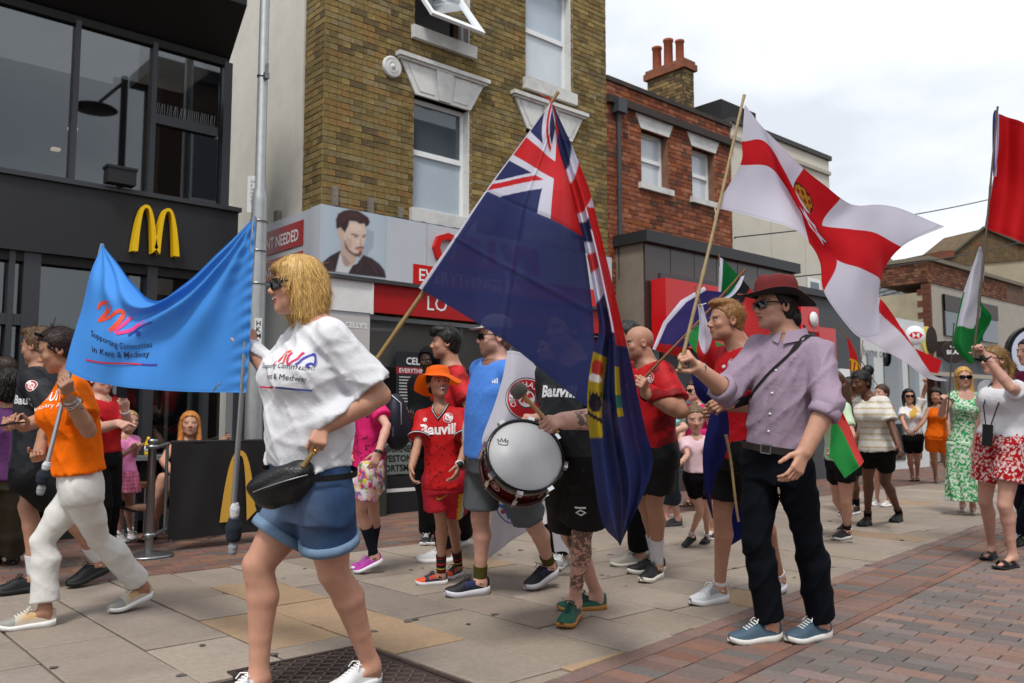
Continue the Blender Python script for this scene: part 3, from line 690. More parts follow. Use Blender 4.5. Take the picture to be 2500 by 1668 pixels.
# ================================================================== RESTAURANT (dark front, left)
m_dark = M('dark_cladding', '#26272a', .45, noise=.10, nscale=1.5, spec=.3); m_soffit = M('soffit_panel', '#141313', .6, noise=.15, nscale=2)
m_frame = M('dark_frame', '#3a3c40', .4, metal=.3); m_yel = M('sign_yellow', '#e0b400', .35)
mb_ = thing('restaurant_building', 'dark clad burger restaurant with yellow arches over the door', 'building')
MX0, MX1 = -3.5, 3.80
GF = 8.62   # ground floor and fascia plane
zf0, zf1 = 2.60, 3.27
b = MB(); b.box((MX0, GF - .02, zf0), (MX1 - .02, 9.1, zf1)); b.build('fascia', m_dark, mb_)
b = MB(); b.box((MX0, GF - .06, zf1), (MX1, 9.1, zf1 + .045)); b.build('fascia_capping', m_frame, mb_)
# upper glazing
UG = 9.0
b = MB(); b.box((MX0, UG, zf1 + .045), (MX1 - .1, UG + .012, 5.02)); b.build('upper_glass', m_dpane, mb_)
for px, w in ((180, .05), (372, .05), (552, .09)):
    q = onY(px, 300, UG - .03); b = MB(); b.box((q[0] - w / 2, UG - .06, zf1 + .045), (q[0] + w / 2, UG + .05, 5.02)); b.build('mullion', m_frame, mb_)
q0, q1 = onY(375, 305, UG), onY(545, 340, UG); zt_ = 4.2
b = MB(); b.box((onY(376, 300, UG)[0], UG - .05, 4.16), (MX1 - .13, UG + .03, 4.26)); b.build('transom', m_frame, mb_)
b = MB(); x = onY(378, 300, UG)[0]
while x < MX1 - .16:
    b.tube([(x, UG - .03, 4.26), (x + nrs.uniform(-.012, .012), UG - .045, 4.38)], .0022, 4); x += .022
b.build('bird_spikes', m_alu, mb_, kind='stuff')
b = MB(); b.box((MX0, UG - .05, 4.98), (MX1 - .03, UG + .04, 5.06)); b.build('head_rail', m_soffit, mb_)
b = MB(); b.box((MX0, UG + 2.2, 2.6), (MX1, UG + 2.25, 5.3)); b.build('upper_room', M('upper_room', '#2a2623', .9), mb_)
b = MB(); b.box((2.75, UG + .5, 3.0), (3.6, UG + .55, 4.75)); b.build('timber_panel', M('timber', '#7b4d30', .7, noise=.3, nscale=6), mb_)
for px, py, yy in ((180, 313, 10.4), (138, 363, 11.0)):
    q = onY(px, py, yy); b = MB(); b.box((q[0] - .045, yy, q[2] - .015), (q[0] + .045, yy + .08, q[2] + .015)); b.build('ceiling_light', M('lit_panel', '#fff0c8', emit=3.0), mb_)
# overhanging box
b = MB(); zi, zo = 5.04, 5.42; yo = 8.33
b.add([(MX0, UG + .05, zi), (MX1 + .01, UG + .05, zi), (3.69, yo, zo), (MX0, yo, zo), (MX0, UG + .05, 6.3), (MX1 + .01, UG + .05, 6.3), (3.69, yo, 6.3), (MX0, yo, 6.3)],
      [(0, 3, 2, 1), (3, 7, 6, 2), (2, 6, 5, 1), (4, 5, 6, 7), (0, 4, 7, 3)]); b.build('overhang', m_soffit, mb_)
b = MB(); b.box((3.70, UG + .05, 0), (MX1, 10.2, 5.0)); b.build('side_wall', m_soffit, mb_)
# golden arches: swept ribbon
def arch_curve(n=26):
    """outline of one leg pair, unit: width 1, height 1; thick at the foot, thinner on top"""
    out = []
    for sgn in (-1, 1):
        pass
    return out
def arches(o, u, w, nrm, W, H, dep, name, mat, parent, halves=(0, 1), legs=1.0):
    o, u, w, nrm = (np.asarray(q, float) for q in (o, u, w, nrm)); mbx = MB()
    for hf in halves:
        c = .27 if hf == 0 else .73; n = 24; top_o, top_i = 1.0, .93
        outer, inner = [], []
        for i_ in range(n + 1):
            t = -1 + 2 * i_ / n
            ro, ri = .27, .145 if dep > .01 else .13
            # parabola-like arch
            xo, xi = t * ro, t * ri
            zo_, zi_ = top_o * (1 - abs(t) ** 2.6), top_i * (1 - abs(t) ** 2.9)
            outer.append((c + xo, zo_)); inner.append((c + xi * (1 if True else 1), zi_))
        # keep the middle foot shorter
        f = lambda q: max(q[1], .13 if (q[0] > .42 and q[0] < .58) else 0)
        for i_ in range(n):
            a, b2, c2, d = outer[i_], outer[i_ + 1], inner[i_ + 1], inner[i_]
            qs = [o + u * (p[0] * W) + w * (f(p) * H) for p in (a, b2, c2, d)]
            mbx.prism(qs[::-1], nrm * dep)
    return mbx.build(name, mat, parent)
a0, a1 = onY(321, 612, GF - .12), onY(438, 618, GF - .12); at = onY(372, 512, GF - .12)
ar = arches((a0[0], GF - .04, zf0 + .10), XX, ZZ, -YY, a1[0] - a0[0], .47, .09, 'arches_sign', m_yel, mb_)
b = MB(); q = onY(293, 456, GF - .1); b.box((q[0] - .13, GF - .16, zf1 + .06), (q[0] + .13, GF - .02, zf1 + .20)); b.box((q[0] - .14, GF - .17, zf1 + .20), (q[0] + .14, GF - .01, zf1 + .225)); b.tube([(q[0], GF - .05, zf1 + .02), (q[0], GF - .05, zf1 + .08)], .02, 6)
ob = b.build('floodlight', m_black); tag(ob, 'small black floodlight on the ledge above the yellow arches', 'floodlight')
# ground floor glazing and door
gd = MB(); gd.box((MX0, GF + .12, .1), (MX1 - .1, GF + .13, zf0)); gd.build('ground_glass', m_dpane, mb_)
for px, w in ((70, .14), (235, .05), (365, .10), (505, .06), (590, .12), (20, .05)):
    q = onY(px, 800, GF + .05); b = MB(); b.box((q[0] - w / 2, GF + .02, .0), (q[0] + w / 2, GF + .18, zf0)); b.build('shopfront_post', m_frame, mb_)
b = MB(); b.box((MX0, GF + .03, 1.93), (onY(72, 800, GF)[0], GF + .17, 2.03)); b.build('door_head', m_frame, mb_)
b = MB(); b.box((MX0, GF + .03, zf0 - .09), (MX1, GF + .17, zf0)); b.build('shopfront_head', m_soffit, mb_)
b = MB(); b.box((MX0, GF + .02, 0), (MX1, GF + .2, .12)); b.build('plinth', m_frame, mb_)
b = MB(); b.box((MX0, 10.6, 0), (MX1, 10.65, 2.6)); b.build('dining_room', M('dining_room', '#2b241f', .8, noise=.5, nscale=1.4), mb_)
b = MB(); b.box((onY(460, 900, 9.0)[0], 9.0, .1), (onY(520, 900, 9.0)[0], 9.05, 2.4)); b.build('slatted_screen', M('grey_screen', '#50555a', .7, noise=.2, nscale=8), mb_)
b = MB(); b.box((onY(556, 900, 8.7)[0], 8.70, .1), (onY(604, 900, 8.7)[0], 8.72, 2.3)); b.build('pale_panel', M('pale_panel', '#7e8184', .6), mb_)
# ================================================================== LAMP POST
lp = thing('street_lamp', 'tall galvanised lamp post beside the alley with tag HKM37', 'lamp post')
lx, ly = onY(628, 700, 8.0)[0], 8.0; m_galv = M('galvanised', '#a4a7a8', .45, metal=.55, noise=.12, nscale=12)
b = MB(); b.lathe([(.085, 0), (.085, 1.6), (.078, 3.25), (.075, 3.32), (.052, 3.4), (.045, 7.5)], (lx, ly, 0), n=20); b.build('column', m_galv, lp)
b = MB(); b.tube([(lx - .04, ly, 7.45), (lx + .1, ly - .6, 7.7), (lx + .1, ly - 1.1, 7.72)], .035); b.build('bracket', m_galv, lp)
b = MB(); b.obox((lx + .1, ly - 1.3, 7.72), (.11, 0, 0), (0, .3, 0), (0, 0, .05)); b.build('lantern', m_black, lp)
for z in (3.05, 2.75, 2.42, 4.55):
    b = MB(); r = .082 if z < 3.3 else .052; b.lathe([(r, 0), (r + .006, 0), (r + .006, .02), (r, .02)], (lx, ly, z), n=20)
    if z > 4: b.box((lx - .02, ly - .09, z - .03), (lx + .03, ly - .04, z + .03)); b.box((lx + .0, ly - .08, z + .03), (lx + .025, ly - .06, z + .13))
    b.build('clamp_band', m_alu, lp)
sd = -FWDH * .5 + np.array([0, -.5, 0]); sd /= np.linalg.norm(sd); su = np.cross(ZZ, sd) ; su = -su if su @ RIGHT < 0 else su
ta = np.array([lx, ly, 0]) + sd * .088 + su * .012
b = MB(); o = ta + ZZ * 1.72
b.prism([o - su * .035, o + su * .035, o + su * .035 + ZZ * .36, o - su * .035 + ZZ * .36], sd * .004, '#d2d4d4')
for k, ch in enumerate('HKM37'):
    text_on(b, ch, o + sd * .006 + ZZ * (.285 - k * .062) - su * .022, su, ZZ, .068, c='#1c1c20', bold=.02, align='LEFT')
b.build('number_tag', MATS['printed_vinyl'], lp)
b = MB(); q = P(603, 490, depth((lx, ly, 3))); o = q - ZZ * .12
b.prism([o, o + RIGHT * .14, o + RIGHT * .14 + ZZ * .62 * .6, o + ZZ * .62 * .6], np.array([0, -.004, 0]), '#c3c6c8')
for k in range(6): text_on(b, ('DAILY', '8', 'AM TO', 'PM', 'NO', 'STOP')[k], o + RIGHT * .03 + ZZ * (.30 - k * .04) + np.array([0, -.006, 0]), RIGHT, ZZ, .038, c='#3a3a40')
b.build('notice_plate', MATS['printed_vinyl'], lp)

# ================================================================== CAFE BARRIER AND TABLE
m_bar = M('barrier_vinyl', '#1b1b1d', .5, noise=.15, nscale=6)
cb = thing('cafe_barrier', 'black cafe barrier panel printed with one yellow arch', 'barrier')
BY = 7.26; bx0 = onY(414, 1200, BY)[0]; bx1 = bx0 + 1.1
zb0, zb1 = .10, onY(416, 1080, BY)[2]
n = 30; pts = []
for i_ in range(n):
    for j in range(10): pts.append((bx0 + (bx1 - bx0) * i_ / (n - 1), BY + .012 * math.sin(i_ * .7) * math.sin(j * .4), zb0 + (zb1 - zb0) * j / 9))
MB().grid(pts, n, 10).build('panel', m_bar, cb)
qa, qb = onY(536, 1276, BY - .02), onY(625, 1276, BY - .02)
arches((qa[0], BY - .018, qa[2] - .0), XX, ZZ, -YY, (qb[0] - qa[0]) / .54, (onY(590, 1100, BY)[2] - qa[2]), .004, 'printed_arch', M('print_yellow', '#c79a3c', .6), cb, halves=(0,))
st = thing('barrier_post', 'brushed steel barrier post on a round base beside the cafe table', 'barrier post')
c = ground(375, 1358); sx, sy = c[0], c[1]; H_ = .9
c = onY(372, 1100, sy); sx = c[0]; H_ = onY(372, 1082, sy)[2]
b = MB(); b.lathe([(.0, .0), (.19, .0), (.19, .012), (.16, .022), (.04, .03), (.034, .03)], (sx, sy, .003), n=40); b.build('base', m_alu, st)
b = MB(); b.lathe([(.032, .03), (.032, H_), (.040, H_), (.040, H_ + .03), (0, H_ + .035)], (sx, sy, 0), n=20); b.build('tube', m_alu, st)
for z in (H_ - .03, .17):
    b = MB(); b.lathe([(.032, -.015), (.05, -.015), (.05, .015), (.032, .015)], (sx, sy, z), n=20); b.tube([(sx + .04, sy, z), (bx0 - .02, BY, z + .02)], .016, 8); b.build('hook_arm', m_alu, st)
b = MB(); b.tube([(bx0 - .02, BY + .03, .15), (bx0 - .02, BY + .03, zb1)], .014); ob = b.build('end_rail', m_alu, cb)
b = MB(); b.tube([(bx0, BY + .012, zb1), (bx1, BY + .012, zb1)], .014); b.build('top_rail', m_bar, cb)
ct = thing('cafe_table', 'small grey cafe table with steel legs behind the barrier post', 'table')
q = P(350, 1135, 8.3); tz = .74
b = MB(); b.box((q[0] - .25, q[1] - .2, tz - .04), (q[0] + .9, q[1] + .4, tz)); b.build('tabletop', M('table_grey', '#6a6e72', .5), ct)
for dx, dy in ((-.2, -.15), (.8, -.15), (-.2, .35), (.8, .35)):
    b = MB(); b.box((q[0] + dx - .02, q[1] + dy - .02, 0), (q[0] + dx + .02, q[1] + dy + .02, tz - .04)); b.build('leg', m_frame, ct)
stl = thing('bar_stool', 'steel framed stool under the cafe table', 'stool'); q2 = P(385, 1180, 8.1)
b = MB(); b.box((q2[0] - .18, q2[1] - .17, .46), (q2[0] + .18, q2[1] + .17, .5)); b.build('seat', M('timber_seat', '#5a3c28', .6), stl)
for dx, dy in ((-.16, -.15), (.16, -.15), (-.16, .15), (.16, .15)):
    b = MB(); b.tube([(q2[0] + dx, q2[1] + dy, 0), (q2[0] + dx, q2[1] + dy, .46)], .013); b.build('leg', m_alu, stl)
bt = thing('juice_bottle', 'yellow juice bottle with white label standing on the cafe table', 'bottle'); qb_ = onY(361, 1110, q[1] - .05)
b = MB(); b.lathe([(0, 0), (.032, 0), (.034, .02), (.034, .12), (.014, .16), (.014, .18), (0, .18)], (qb_[0], qb_[1], tz), n=16); b.build('body', M('yellow_juice', '#d9b21f', .2), bt)
b = MB(); b.lathe([(.0345, .04), (.035, .04), (.035, .09), (.0345, .09)], (qb_[0], qb_[1], tz), n=16); b.build('paper_label', m_white, bt)
# ================================================================== RED BRICK BUILDING
RF = 8.62
rb = thing('red_brick_building', 'red brick building with two sash windows, parapet and chimney stack', 'building')
RX0, RX1 = YX1 + .01, onY(1787, 560, RF)[0]; RZ0 = 3.0
rz1 = onY(1640, 250, RF)[2]
RZ1 = onY(1600, 242, RF)[2]
rw = []
for (xa, xb, yt, yb2) in ((1564, 1616, 312, 462), (1688, 1732, 358, 492)):
    A_, B_ = onY(xa, yt, RF), onY(xb, yb2, RF); rw.append((A_[0], B_[2], B_[0], A_[2]))
zt = (rw[0][3] + rw[1][3]) / 2; zb = (rw[0][1] + rw[1][1]) / 2
rw = [(w_[0], zb, w_[2] + .16, zt) for w_ in rw]
holes = [(w_[0] - RX0, w_[1] - RZ0, w_[2] - RX0, w_[3] - RZ0) for w_ in rw]
b = MB(); sheet_with_holes(b, (RX0, RF, RZ0), XX, RX1 - RX0, RZ1 - RZ0, holes, back=YY * .2)
b.add([(RX1, RF, RZ0), (RX1, 12, RZ0), (RX1, 12, RZ1), (RX1, RF, RZ1)], [(0, 1, 2, 3)]); b.add([(RX0, RF, RZ1), (RX1, RF, RZ1), (RX1, 12, RZ1), (RX0, 12, RZ1)], [(0, 1, 2, 3)])
b.build('wall', M('red_mortar', '#7a5a48', .95, noise=.3, nscale=7, dirt=.3), rb)
brick_wall(rb, (RX0, RF, RZ0), XX, RX1 - RX0, RZ1 - RZ0, holes, ['#80492f', '#864f38', '#74412e', '#8b573f', '#6b3e2f', '#7d4d3b', '#8f5c45', '#5c4034'], m_rbrick, -YY, 0, stuff_name='bricks')
for k, w_ in enumerate(rw):
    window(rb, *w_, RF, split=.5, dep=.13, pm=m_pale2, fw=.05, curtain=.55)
    xc = (w_[0] + w_[2]) / 2; hw = (w_[2] - w_[0]) / 2
    b = MB(); b.prism([(xc - hw - .02, RF + .1, w_[3]), (xc - hw - .2, RF + .1, w_[3] + .34), (xc + hw + .2, RF + .1, w_[3] + .34), (xc + hw + .02, RF + .1, w_[3])][::-1], (0, -.125, 0)); b.build('lintel', m_wpeel, rb)
    b = MB(); b.box((w_[0] - .08, RF - .07, w_[1] - .10), (w_[2] + .08, RF + .12, w_[1] - .004)); b.build('sill', m_wpeel, rb)
    zl = onY(1600, 560, RF)[2]
    b = MB(); b.prism([(xc - hw - .0, RF + .1, 3.3), (xc - hw - .22, RF + .1, 3.72), (xc + hw + .22, RF + .1, 3.72), (xc + hw + .0, RF + .1, 3.3)][::-1], (0, -.125, 0)); b.build('lintel', m_wpeel, rb)
m_dkc = M('sooty_cornice', '#3c3532', .9, noise=.3, nscale=6)
zc = onY(1640, 300, RF)[2]
b = MB(); b.box((RX0, RF - .09, zc - .06), (RX1, RF + .02, zc + .06)); b.build('string_course', m_dkc, rb)
b = MB(); b.box((RX0, RF - .04, RZ1), (RX1 + .03, RF + .25, RZ1 + .07)); b.build('coping', m_dkc, rb)
b = MB(); x = RX0 + .22; b.tube([(x, RF - .07, 3.2), (x, RF - .07, zc - .15)], .036, 10); b.box((x - .1, RF - .16, zc - .2), (x + .1, RF - .0, zc + .02)); 
for z in (3.6, 4.6): b.lathe([(.044, 0), (.044, .06)], (x, RF - .07, z), n=10)
b.build('drainpipe', M('iron_pipe', '#3a3d42', .5), rb)
# chimney (farther back on the roof): narrow to the street, deep along the party wall
CYd = 10.2; cx0, cx1 = onY(1671, 240, CYd)[0], onY(1694, 240, CYd)[0]; CY2 = onX(1581, 240, cx0)[1]
ctop = onY(1671, 166, CYd)[2]; ch = thing_part('chimney', rb); czb = RZ1 - .2
b = MB(); b.box((cx0, CYd, czb), (cx1, CY2, ctop)); b.build('stack_mortar', m_mortar, ch)
PALC = ['#6b5a3c', '#5d4d36', '#7a6644', '#4d4232']
brick_wall(ch, (cx0, CYd, czb), XX, cx1 - cx0, ctop - czb, [], PALC, m_ybrick, -YY, 0, stuff_name='stack_bricks')
brick_wall(ch, (cx0, CY2, czb), -YY, CY2 - CYd, ctop - czb, [], PALC, m_ybrick, -XX, 0, stuff_name='stack_bricks')
b = MB(); b.box((cx0 - .06, CYd - .06, ctop), (cx1 + .06, CY2 + .06, ctop + .13)); b.box((cx0 - .03, CYd - .03, ctop + .13), (cx1 + .03, CY2 + .03, ctop + .2)); b.build('chimney_cap', M('cap_brick', '#7d4a35', .9, noise=.4, nscale=9, dirt=.5), ch)
for px, r, h in ((1604, .10, .55), (1632, .10, .62), (1660, .09, .50)):
    xm = (cx0 + cx1) / 2; q = onX(px, 150, xm); b = MB(); b.lathe([(r * .95, 0), (r * .92, h * .9), (r * 1.08, h * .92), (r * 1.08, h), (r * .8, h), (r * .75, h * .6)], (xm, q[1], ctop + .18), n=18); b.build('chimney_pot', M('terracotta', '#8f4a32', .85, noise=.2, nscale=10), ch)
A_, B_ = onY(1748, 240, 10.2), onY(1798, 300, 10.2); b = MB(); zz0 = RZ1 - .1
b.box((A_[0] - .7, 9.6, zz0), (B_[0] - .2, 10.8, onY(1748, 236, 9.6)[2])); ob = b.build('roof_box', M('black_felt', '#1d1e20', .8), rb)
# ================================================================== SINGLE-STOREY GRANITE SHOP
DF = 8.05
gs = thing('granite_shop', 'single storey shop with brown granite fascia, dark coping and red sign box', 'shop')
c0 = onY(1575, 640, DF); DX0 = c0[0]; DX1 = onY(1940, 700, DF)[0]; DZ = onY(1575, 592, DF)[2]
m_gran = M('brown_granite', '#3b302d', .25, noise=.35, nscale=20, spec=.5); m_tan = M('tan_render', '#7f7467', .85, noise=.15, nscale=3, dirt=.2); m_cop = M('dark_coping', '#26282b', .5)
b = MB(); b.box((DX0, DF, 0), (DX1, DF + .5, DZ)); b.build('wall', m_gran, gs)
b = MB()
for k in range(1, 7): b.box((DX0 + (DX1 - DX0) * k / 7, DF - .003, 2.5), (DX0 + (DX1 - DX0) * k / 7 + .008, DF + .002, DZ))
b.build('granite_joint', M('joint_dark', '#1e1918', .8), gs, kind='stuff')
b = MB(); b.box((DX0 + .001, DF + .001, 0), (DX0 + .1, RF + 1.2, DZ - .001)); b.box((DX0 - .012, DF + .03, 0), (DX0, RF + 1.2, DZ)); b.build('side_wall', m_tan, gs)
b = MB(); b.box((DX0 - .08, DF - .1, DZ), (DX1 + .05, DF + .75, DZ + .17)); b.box((DX0 - .08, DF + .75, DZ - .25), (DX0 + .3, RF + .6, DZ - .08)); b.box((DX0 - .08, DF + .6, DZ - .25), (DX0 + .2, DF + .75, DZ)); b.build('coping', m_cop, gs)
b = MB(); rx = onY(1640, 700, DF - .2)[0]; s0 = onY(1610, 700, DF - .1)
b.box((onY(1610, 650, DF)[0], DF - .03, 1.5), (DX1 - .3, DF, DZ - .42)); b.build('grey_fascia', M('grey_fascia', '#46484c', .6), gs)
sz1 = onY(1625, 678, DF - .3)[2]; sz0 = sz1 - 1.0; sx0 = onY(1625, 700, DF - .3)[0]
b = MB(); b.box((sx0, DF - .3, sz0), (DX1 - .6, DF - .031, sz1)); b.build('red_sign_box', M('bank_red', '#c4161b', .3, noise=.04), gs)
b = MB(); b.box((DX0 + .5, DF - .01, .3), (DX1 - .3, DF + .02, 1.5 + .4)); b.build('shop_glass', m_dpane, gs)
# ================================================================== CREAM RENDERED BUILDING AND LOW SHOPS
EF = 8.6
er = thing('cream_rendered_building', 'cream rendered three storey building beyond the red brick house', 'building')
m_cream = M('cream_render', '#c9c3b6', .85, noise=.05, nscale=2, dirt=.06); m_dk = M('dark_edge', '#3a3a3a', .7)
EX0 = RX1 + .01; EX1 = onY(2024, 430, EF)[0]; EZ = onY(1800, 305, EF)[2] 
b = MB(); b.box((EX0, EF, 0), (EX1, EF + 6, EZ)); b.build('wall', m_cream, er)
b = MB(); b.box((EX0, EF - .05, EZ), (EX1 + .05, EF + 6, EZ + .09)); b.build('coping', m_dk, er)
zc2 = onY(1800, 340, EF)[2]
b = MB(); b.box((EX0, EF - .05, zc2 - .05), (EX1, EF - .001, zc2 + .02)); b.build('string_course', M('cream_trim', '#a9a397', .85), er)
for (xa, ya, xb, yb2) in ((1972, 678, 2003, 735), (2060, 700, 2085, 760)):
    A_, B_ = onY(xa, ya, EF), onY(xb, yb2, EF); w_ = thing_part('window', er)
    b = MB(); b.box((A_[0], EF - .015, B_[2]), (B_[0], EF + .02, A_[2])); b.build('frame', m_upvc, w_)
    b = MB(); b.box((A_[0] + .07, EF - .02, B_[2] + .07), (B_[0] - .07, EF - .015, A_[2] - .07)); b.build('pane', m_pane, w_)
b = MB()
for k in (.35, .7): b.box((EX0 + (EX1 - EX0) * k, EF - .003, 3), (EX0 + (EX1 - EX0) * k + .012, EF, zc2 - .1))
b.build('render_joint', MATS['cream_trim'], er, kind='stuff')
ls = thing('dark_fascia_shop', 'shop with dark grey fascia and red projecting sign box', 'shop')
LF = 8.0; LX0 = onY(1900, 740, LF)[0]; LX1 = onY(2098, 760, LF)[0]; LZ = onY(2050, 735, LF)[2]
b = MB(); b.box((LX0, LF, 0), (LX1, LF + .55, LZ)); b.build('wall', M('grey_shop', '#43464a', .6), ls)
b = MB(); b.box((LX0, LF - .08, LZ), (LX1 + .05, LF + .55, LZ + .12)); b.build('coping', m_cop, ls)
for (xa, ya, xb, yb2, dy, nm) in ((1988, 802, 2047, 888, .5, 'red_sign_box'), (2000, 800, 2044, 880, .12, 'red_sign_board')):
    pass
A_, B_ = onY(1955, 745, LF - .5), onY(2000, 812, LF - .5)
ob = MB(); ob.box((A_[0], LF - .5, B_[2]), (B_[0], LF - .002, A_[2])); ob.build('red_projecting_sign', MATS['bank_red'], ls)
c_ = (A_ + B_) / 2; b = MB(); b.lathe([(0, 0), (.13, 0), (.13, .02), (0, .02)], (c_[0] + .1, LF - .505, c_[2]), (0, -1, 0), 16); b.build('sign_emblem', m_upvc, ls)
A_, B_ = onY(2000, 798, LF - .06), onY(2043, 890, LF - .06); b = MB(); b.box((A_[0], LF - .06, B_[2]), (B_[0], LF - .002, A_[2])); b.build('red_board', MATS['bank_red'], ls)
# white ground floor bank and what lies beyond
wb = thing('white_bank_building', 'low white fronted bank with round hexagon logo sign', 'building')
WF = 8.4; WX0 = LX1 + .02; WX1 = onY(2260, 900, WF)[0]; WZ = onY(2150, 770, WF)[2]
b = MB(); b.box((WX0, WF, 0), (WX1, WF + 4, WZ)); b.build('wall', M('bank_white', '#c9cccd', .6, noise=.04), wb)
for (xa, xb) in ((2155, 2205), (2215, 2245), (2045 + 70, 2135)):
    A_, B_ = onY(xa, 862, WF), onY(xb, 1000, WF); b = MB(); b.box((A_[0], WF - .02, .2), (B_[0], WF - .004, A_[2])); b.build('window', m_dpane, wb)
q = onY(2109, 868, WF - .02); b = MB(); text_on(b, 'home comfort', (q[0], WF - .01, q[2] - .0), XX, ZZ, .28); b.build('sign_lettering', M('grey_letter', '#6a6a6e', .6), wb)
A_, B_ = onY(2051, 900, WF - .5), onY(2076, 925, WF - .5); b = MB(); b.box((A_[0], WF - .5, B_[2]), (B_[0], WF - .45, A_[2])); ob = b.build('projecting_sign', m_upvc, wb)
# round bank sign
q = P(2230, 820, 19.0); nd = -FWDH; rr = .215
rs = thing('round_bank_sign', 'round white sign with red and white hexagon logo', 'sign')
b = MB(); b.lathe([(0, 0), (rr, 0), (rr, .1), (rr * .96, .12), (0, .12)], q, nd, 32); b.build('disc', m_upvc, rs)
b = MB(); f0 = q + nd * .123; hx, hz_ = .155, .075
def hp_(x, z): return f0 + RIGHT * x + ZZ * z
b.add([hp_(-hx, 0), hp_(-hz_, hz_), hp_(-hz_, -hz_)], [(0, 2, 1)]); b.add([hp_(hx, 0), hp_(hz_, hz_), hp_(hz_, -hz_)], [(0, 1, 2)])
b.add([hp_(-hz_, hz_), hp_(hz_, hz_), hp_(0, 0)], [(0, 2, 1)]); b.add([hp_(-hz_, -hz_), hp_(hz_, -hz_), hp_(0, 0)], [(0, 1, 2)])
b.build('hexagon_logo', M('logo_red', '#c8141e', .4), rs)
b = MB(); b.tube([q - nd * .05, q - nd * .05 + np.array([.0, .6, 0])], .03); b.build('bracket', m_black, rs)
bs = thing('oval_coffee_sign', 'dark oval projecting sign with pale yellow rim', 'sign'); q = P(2268, 832, 19.5)
u_ = FWDH * .5 + RIGHT * .5
def disc(mb, q, u, w, ru, rw_, nvec, dep, c=None, n=28):
    mb.prism([q + u * ru * math.cos(6.2832 * k / n) + w * rw_ * math.sin(6.2832 * k / n) for k in range(n)], nvec * dep, c)
b = MB(); disc(b, q - RIGHT * .07, RIGHT, ZZ, .12, .32, -FWDH, .08); b.build('rim', M('pale_yellow', '#d7c66a', .5), bs)
b = MB(); disc(b, q - FWDH * .09, RIGHT, ZZ, .115, .31, -FWDH, .06); text_on(b, 'cafe', q - FWDH * .155 - RIGHT * .07 - ZZ * .05, RIGHT, ZZ, .1); b.build('face', M('sign_brown', '#2a211f', .5), bs)
bs2 = thing('round_coffee_sign', 'round dark brown sign lettered BRAF', 'sign'); q = P(2324, 860, 19.0)
b = MB(); disc(b, q, RIGHT, ZZ, .25, .25, -FWDH, .08); b.build('disc', MATS['sign_brown'], bs2)
b = MB(); text_on(b, 'BRAF', q - FWDH * .085 - RIGHT * .16 - ZZ * .05, RIGHT, ZZ, .13, bold=.02)
for k in range(8):
    t = math.pi * (1 + k / 7); p0 = q - FWDH * .085 + RIGHT * .07 * math.cos(t) + ZZ * (.12 + .03 * math.sin(t)); b.prism([p0 - RIGHT * .014, p0 + RIGHT * .014, p0 + RIGHT * .014 + ZZ * .014, p0 - RIGHT * .014 + ZZ * .014], -FWDH * .004)
b.build('sign_lettering', m_upvc, bs2)
# gable-end brick corner building (beige flank, brick front, dark window), turned towards the street
def B3(x, y, t): return P(x, y, t)
T0 = 22.0
cbd = thing('brick_corner_building', 'beige rendered building with toothed red brick corner and dark upper window', 'building')
c_ = B3(2262, 650, T0); X_, Y_ = c_[0], c_[1]
top = B3(2262, 636, T0)[2]
m_beige = M('beige_render', '#a2977f', .9, noise=.14, nscale=1.2, dirt=.25)
b = MB(); b.box((X_, Y_ + .02, 0), (X_ + 7, Y_ + 6, top - .8)); b.build('flank_wall', m_beige, cbd)
zbk = B3(2262, 690, T0)[2]
PALR = ['#674030', '#5a382b', '#72503d', '#4c3429', '#6a4634']
b = MB(); b.box((X_ - .04, Y_ - .04, zbk), (X_ + 7, Y_ + 1.2, top)); b.build('parapet', M('parapet_mortar', '#5b4438', .9, noise=.3, nscale=5), cbd)
brick_wall(cbd, (X_ - .04, Y_ - .04, zbk), XX, 5.5, top - zbk, [], PALR, m_rbrick, -YY, 0, proud=.012, stuff_name='bricks')
brick_wall(cbd, (X_ - .04, Y_ + 1.2, zbk), -YY, 1.24, top - zbk, [], PALR, m_rbrick, -XX, 0, proud=.012, stuff_name='bricks')
b = MB(); b.box((X_ - .12, Y_ - .12, top), (X_ + 7, Y_ + 1.25, top + .1)); b.build('coping', M('stone_coping', '#6f675a', .9), cbd)
b = MB(); k = 0; z = zbk
while z > .5:
    z -= .15; b.box((X_ - .02, Y_ - .05, z), (X_ + .1, Y_ + (.26 if k % 2 else .13), z + .14)); k += 1
b.build('brick_quoins', M('quoin_brick', '#5e3526', .9, noise=.3, nscale=9), cbd, kind='stuff')
b = MB(); b.box((X_ + .1, Y_ - .02, 0), (X_ + 7, Y_ + .2, zbk)); b.build('front_wall', M('pale_stone', '#9c948a', .8, noise=.06, nscale=4), cbd)
wz1 = B3(2285, 712, T0)[2]; wz0 = B3(2300, 815, T0)[2]
b = MB(); b.box((X_ + .8, Y_ - .06, wz0), (X_ + 4.6, Y_ - .02, wz1)); b.build('upper_window', m_dpane, cbd)
b = MB(); 
for k in range(3): b.box((X_ + .8 + 1.25 * k, Y_ - .08, wz0), (X_ + .86 + 1.25 * k, Y_ - .061, wz1))
b.box((X_ + .8, Y_ - .08, wz0 + (wz1 - wz0) * .6), (X_ + 4.6, Y_ - .0605, wz1)); b.build('window_panel', M('brown_panel', '#33221f', .5), cbd)
b = MB(); b.box((X_ + .3, Y_ - .3, wz0 - .55), (X_ + 7, Y_ - .03, wz0 - .2)); b.build('awning_board', M('brown_board', '#2d2322', .6), cbd)
b = MB(); b.box((X_ + .3, Y_ - .1, 0), (X_ + 7, Y_ - .03, wz0 - .6)); b.build('shopfront', M('shopfront_mix', '#5d6266', .6, noise=.5, nscale=1.2), cbd)
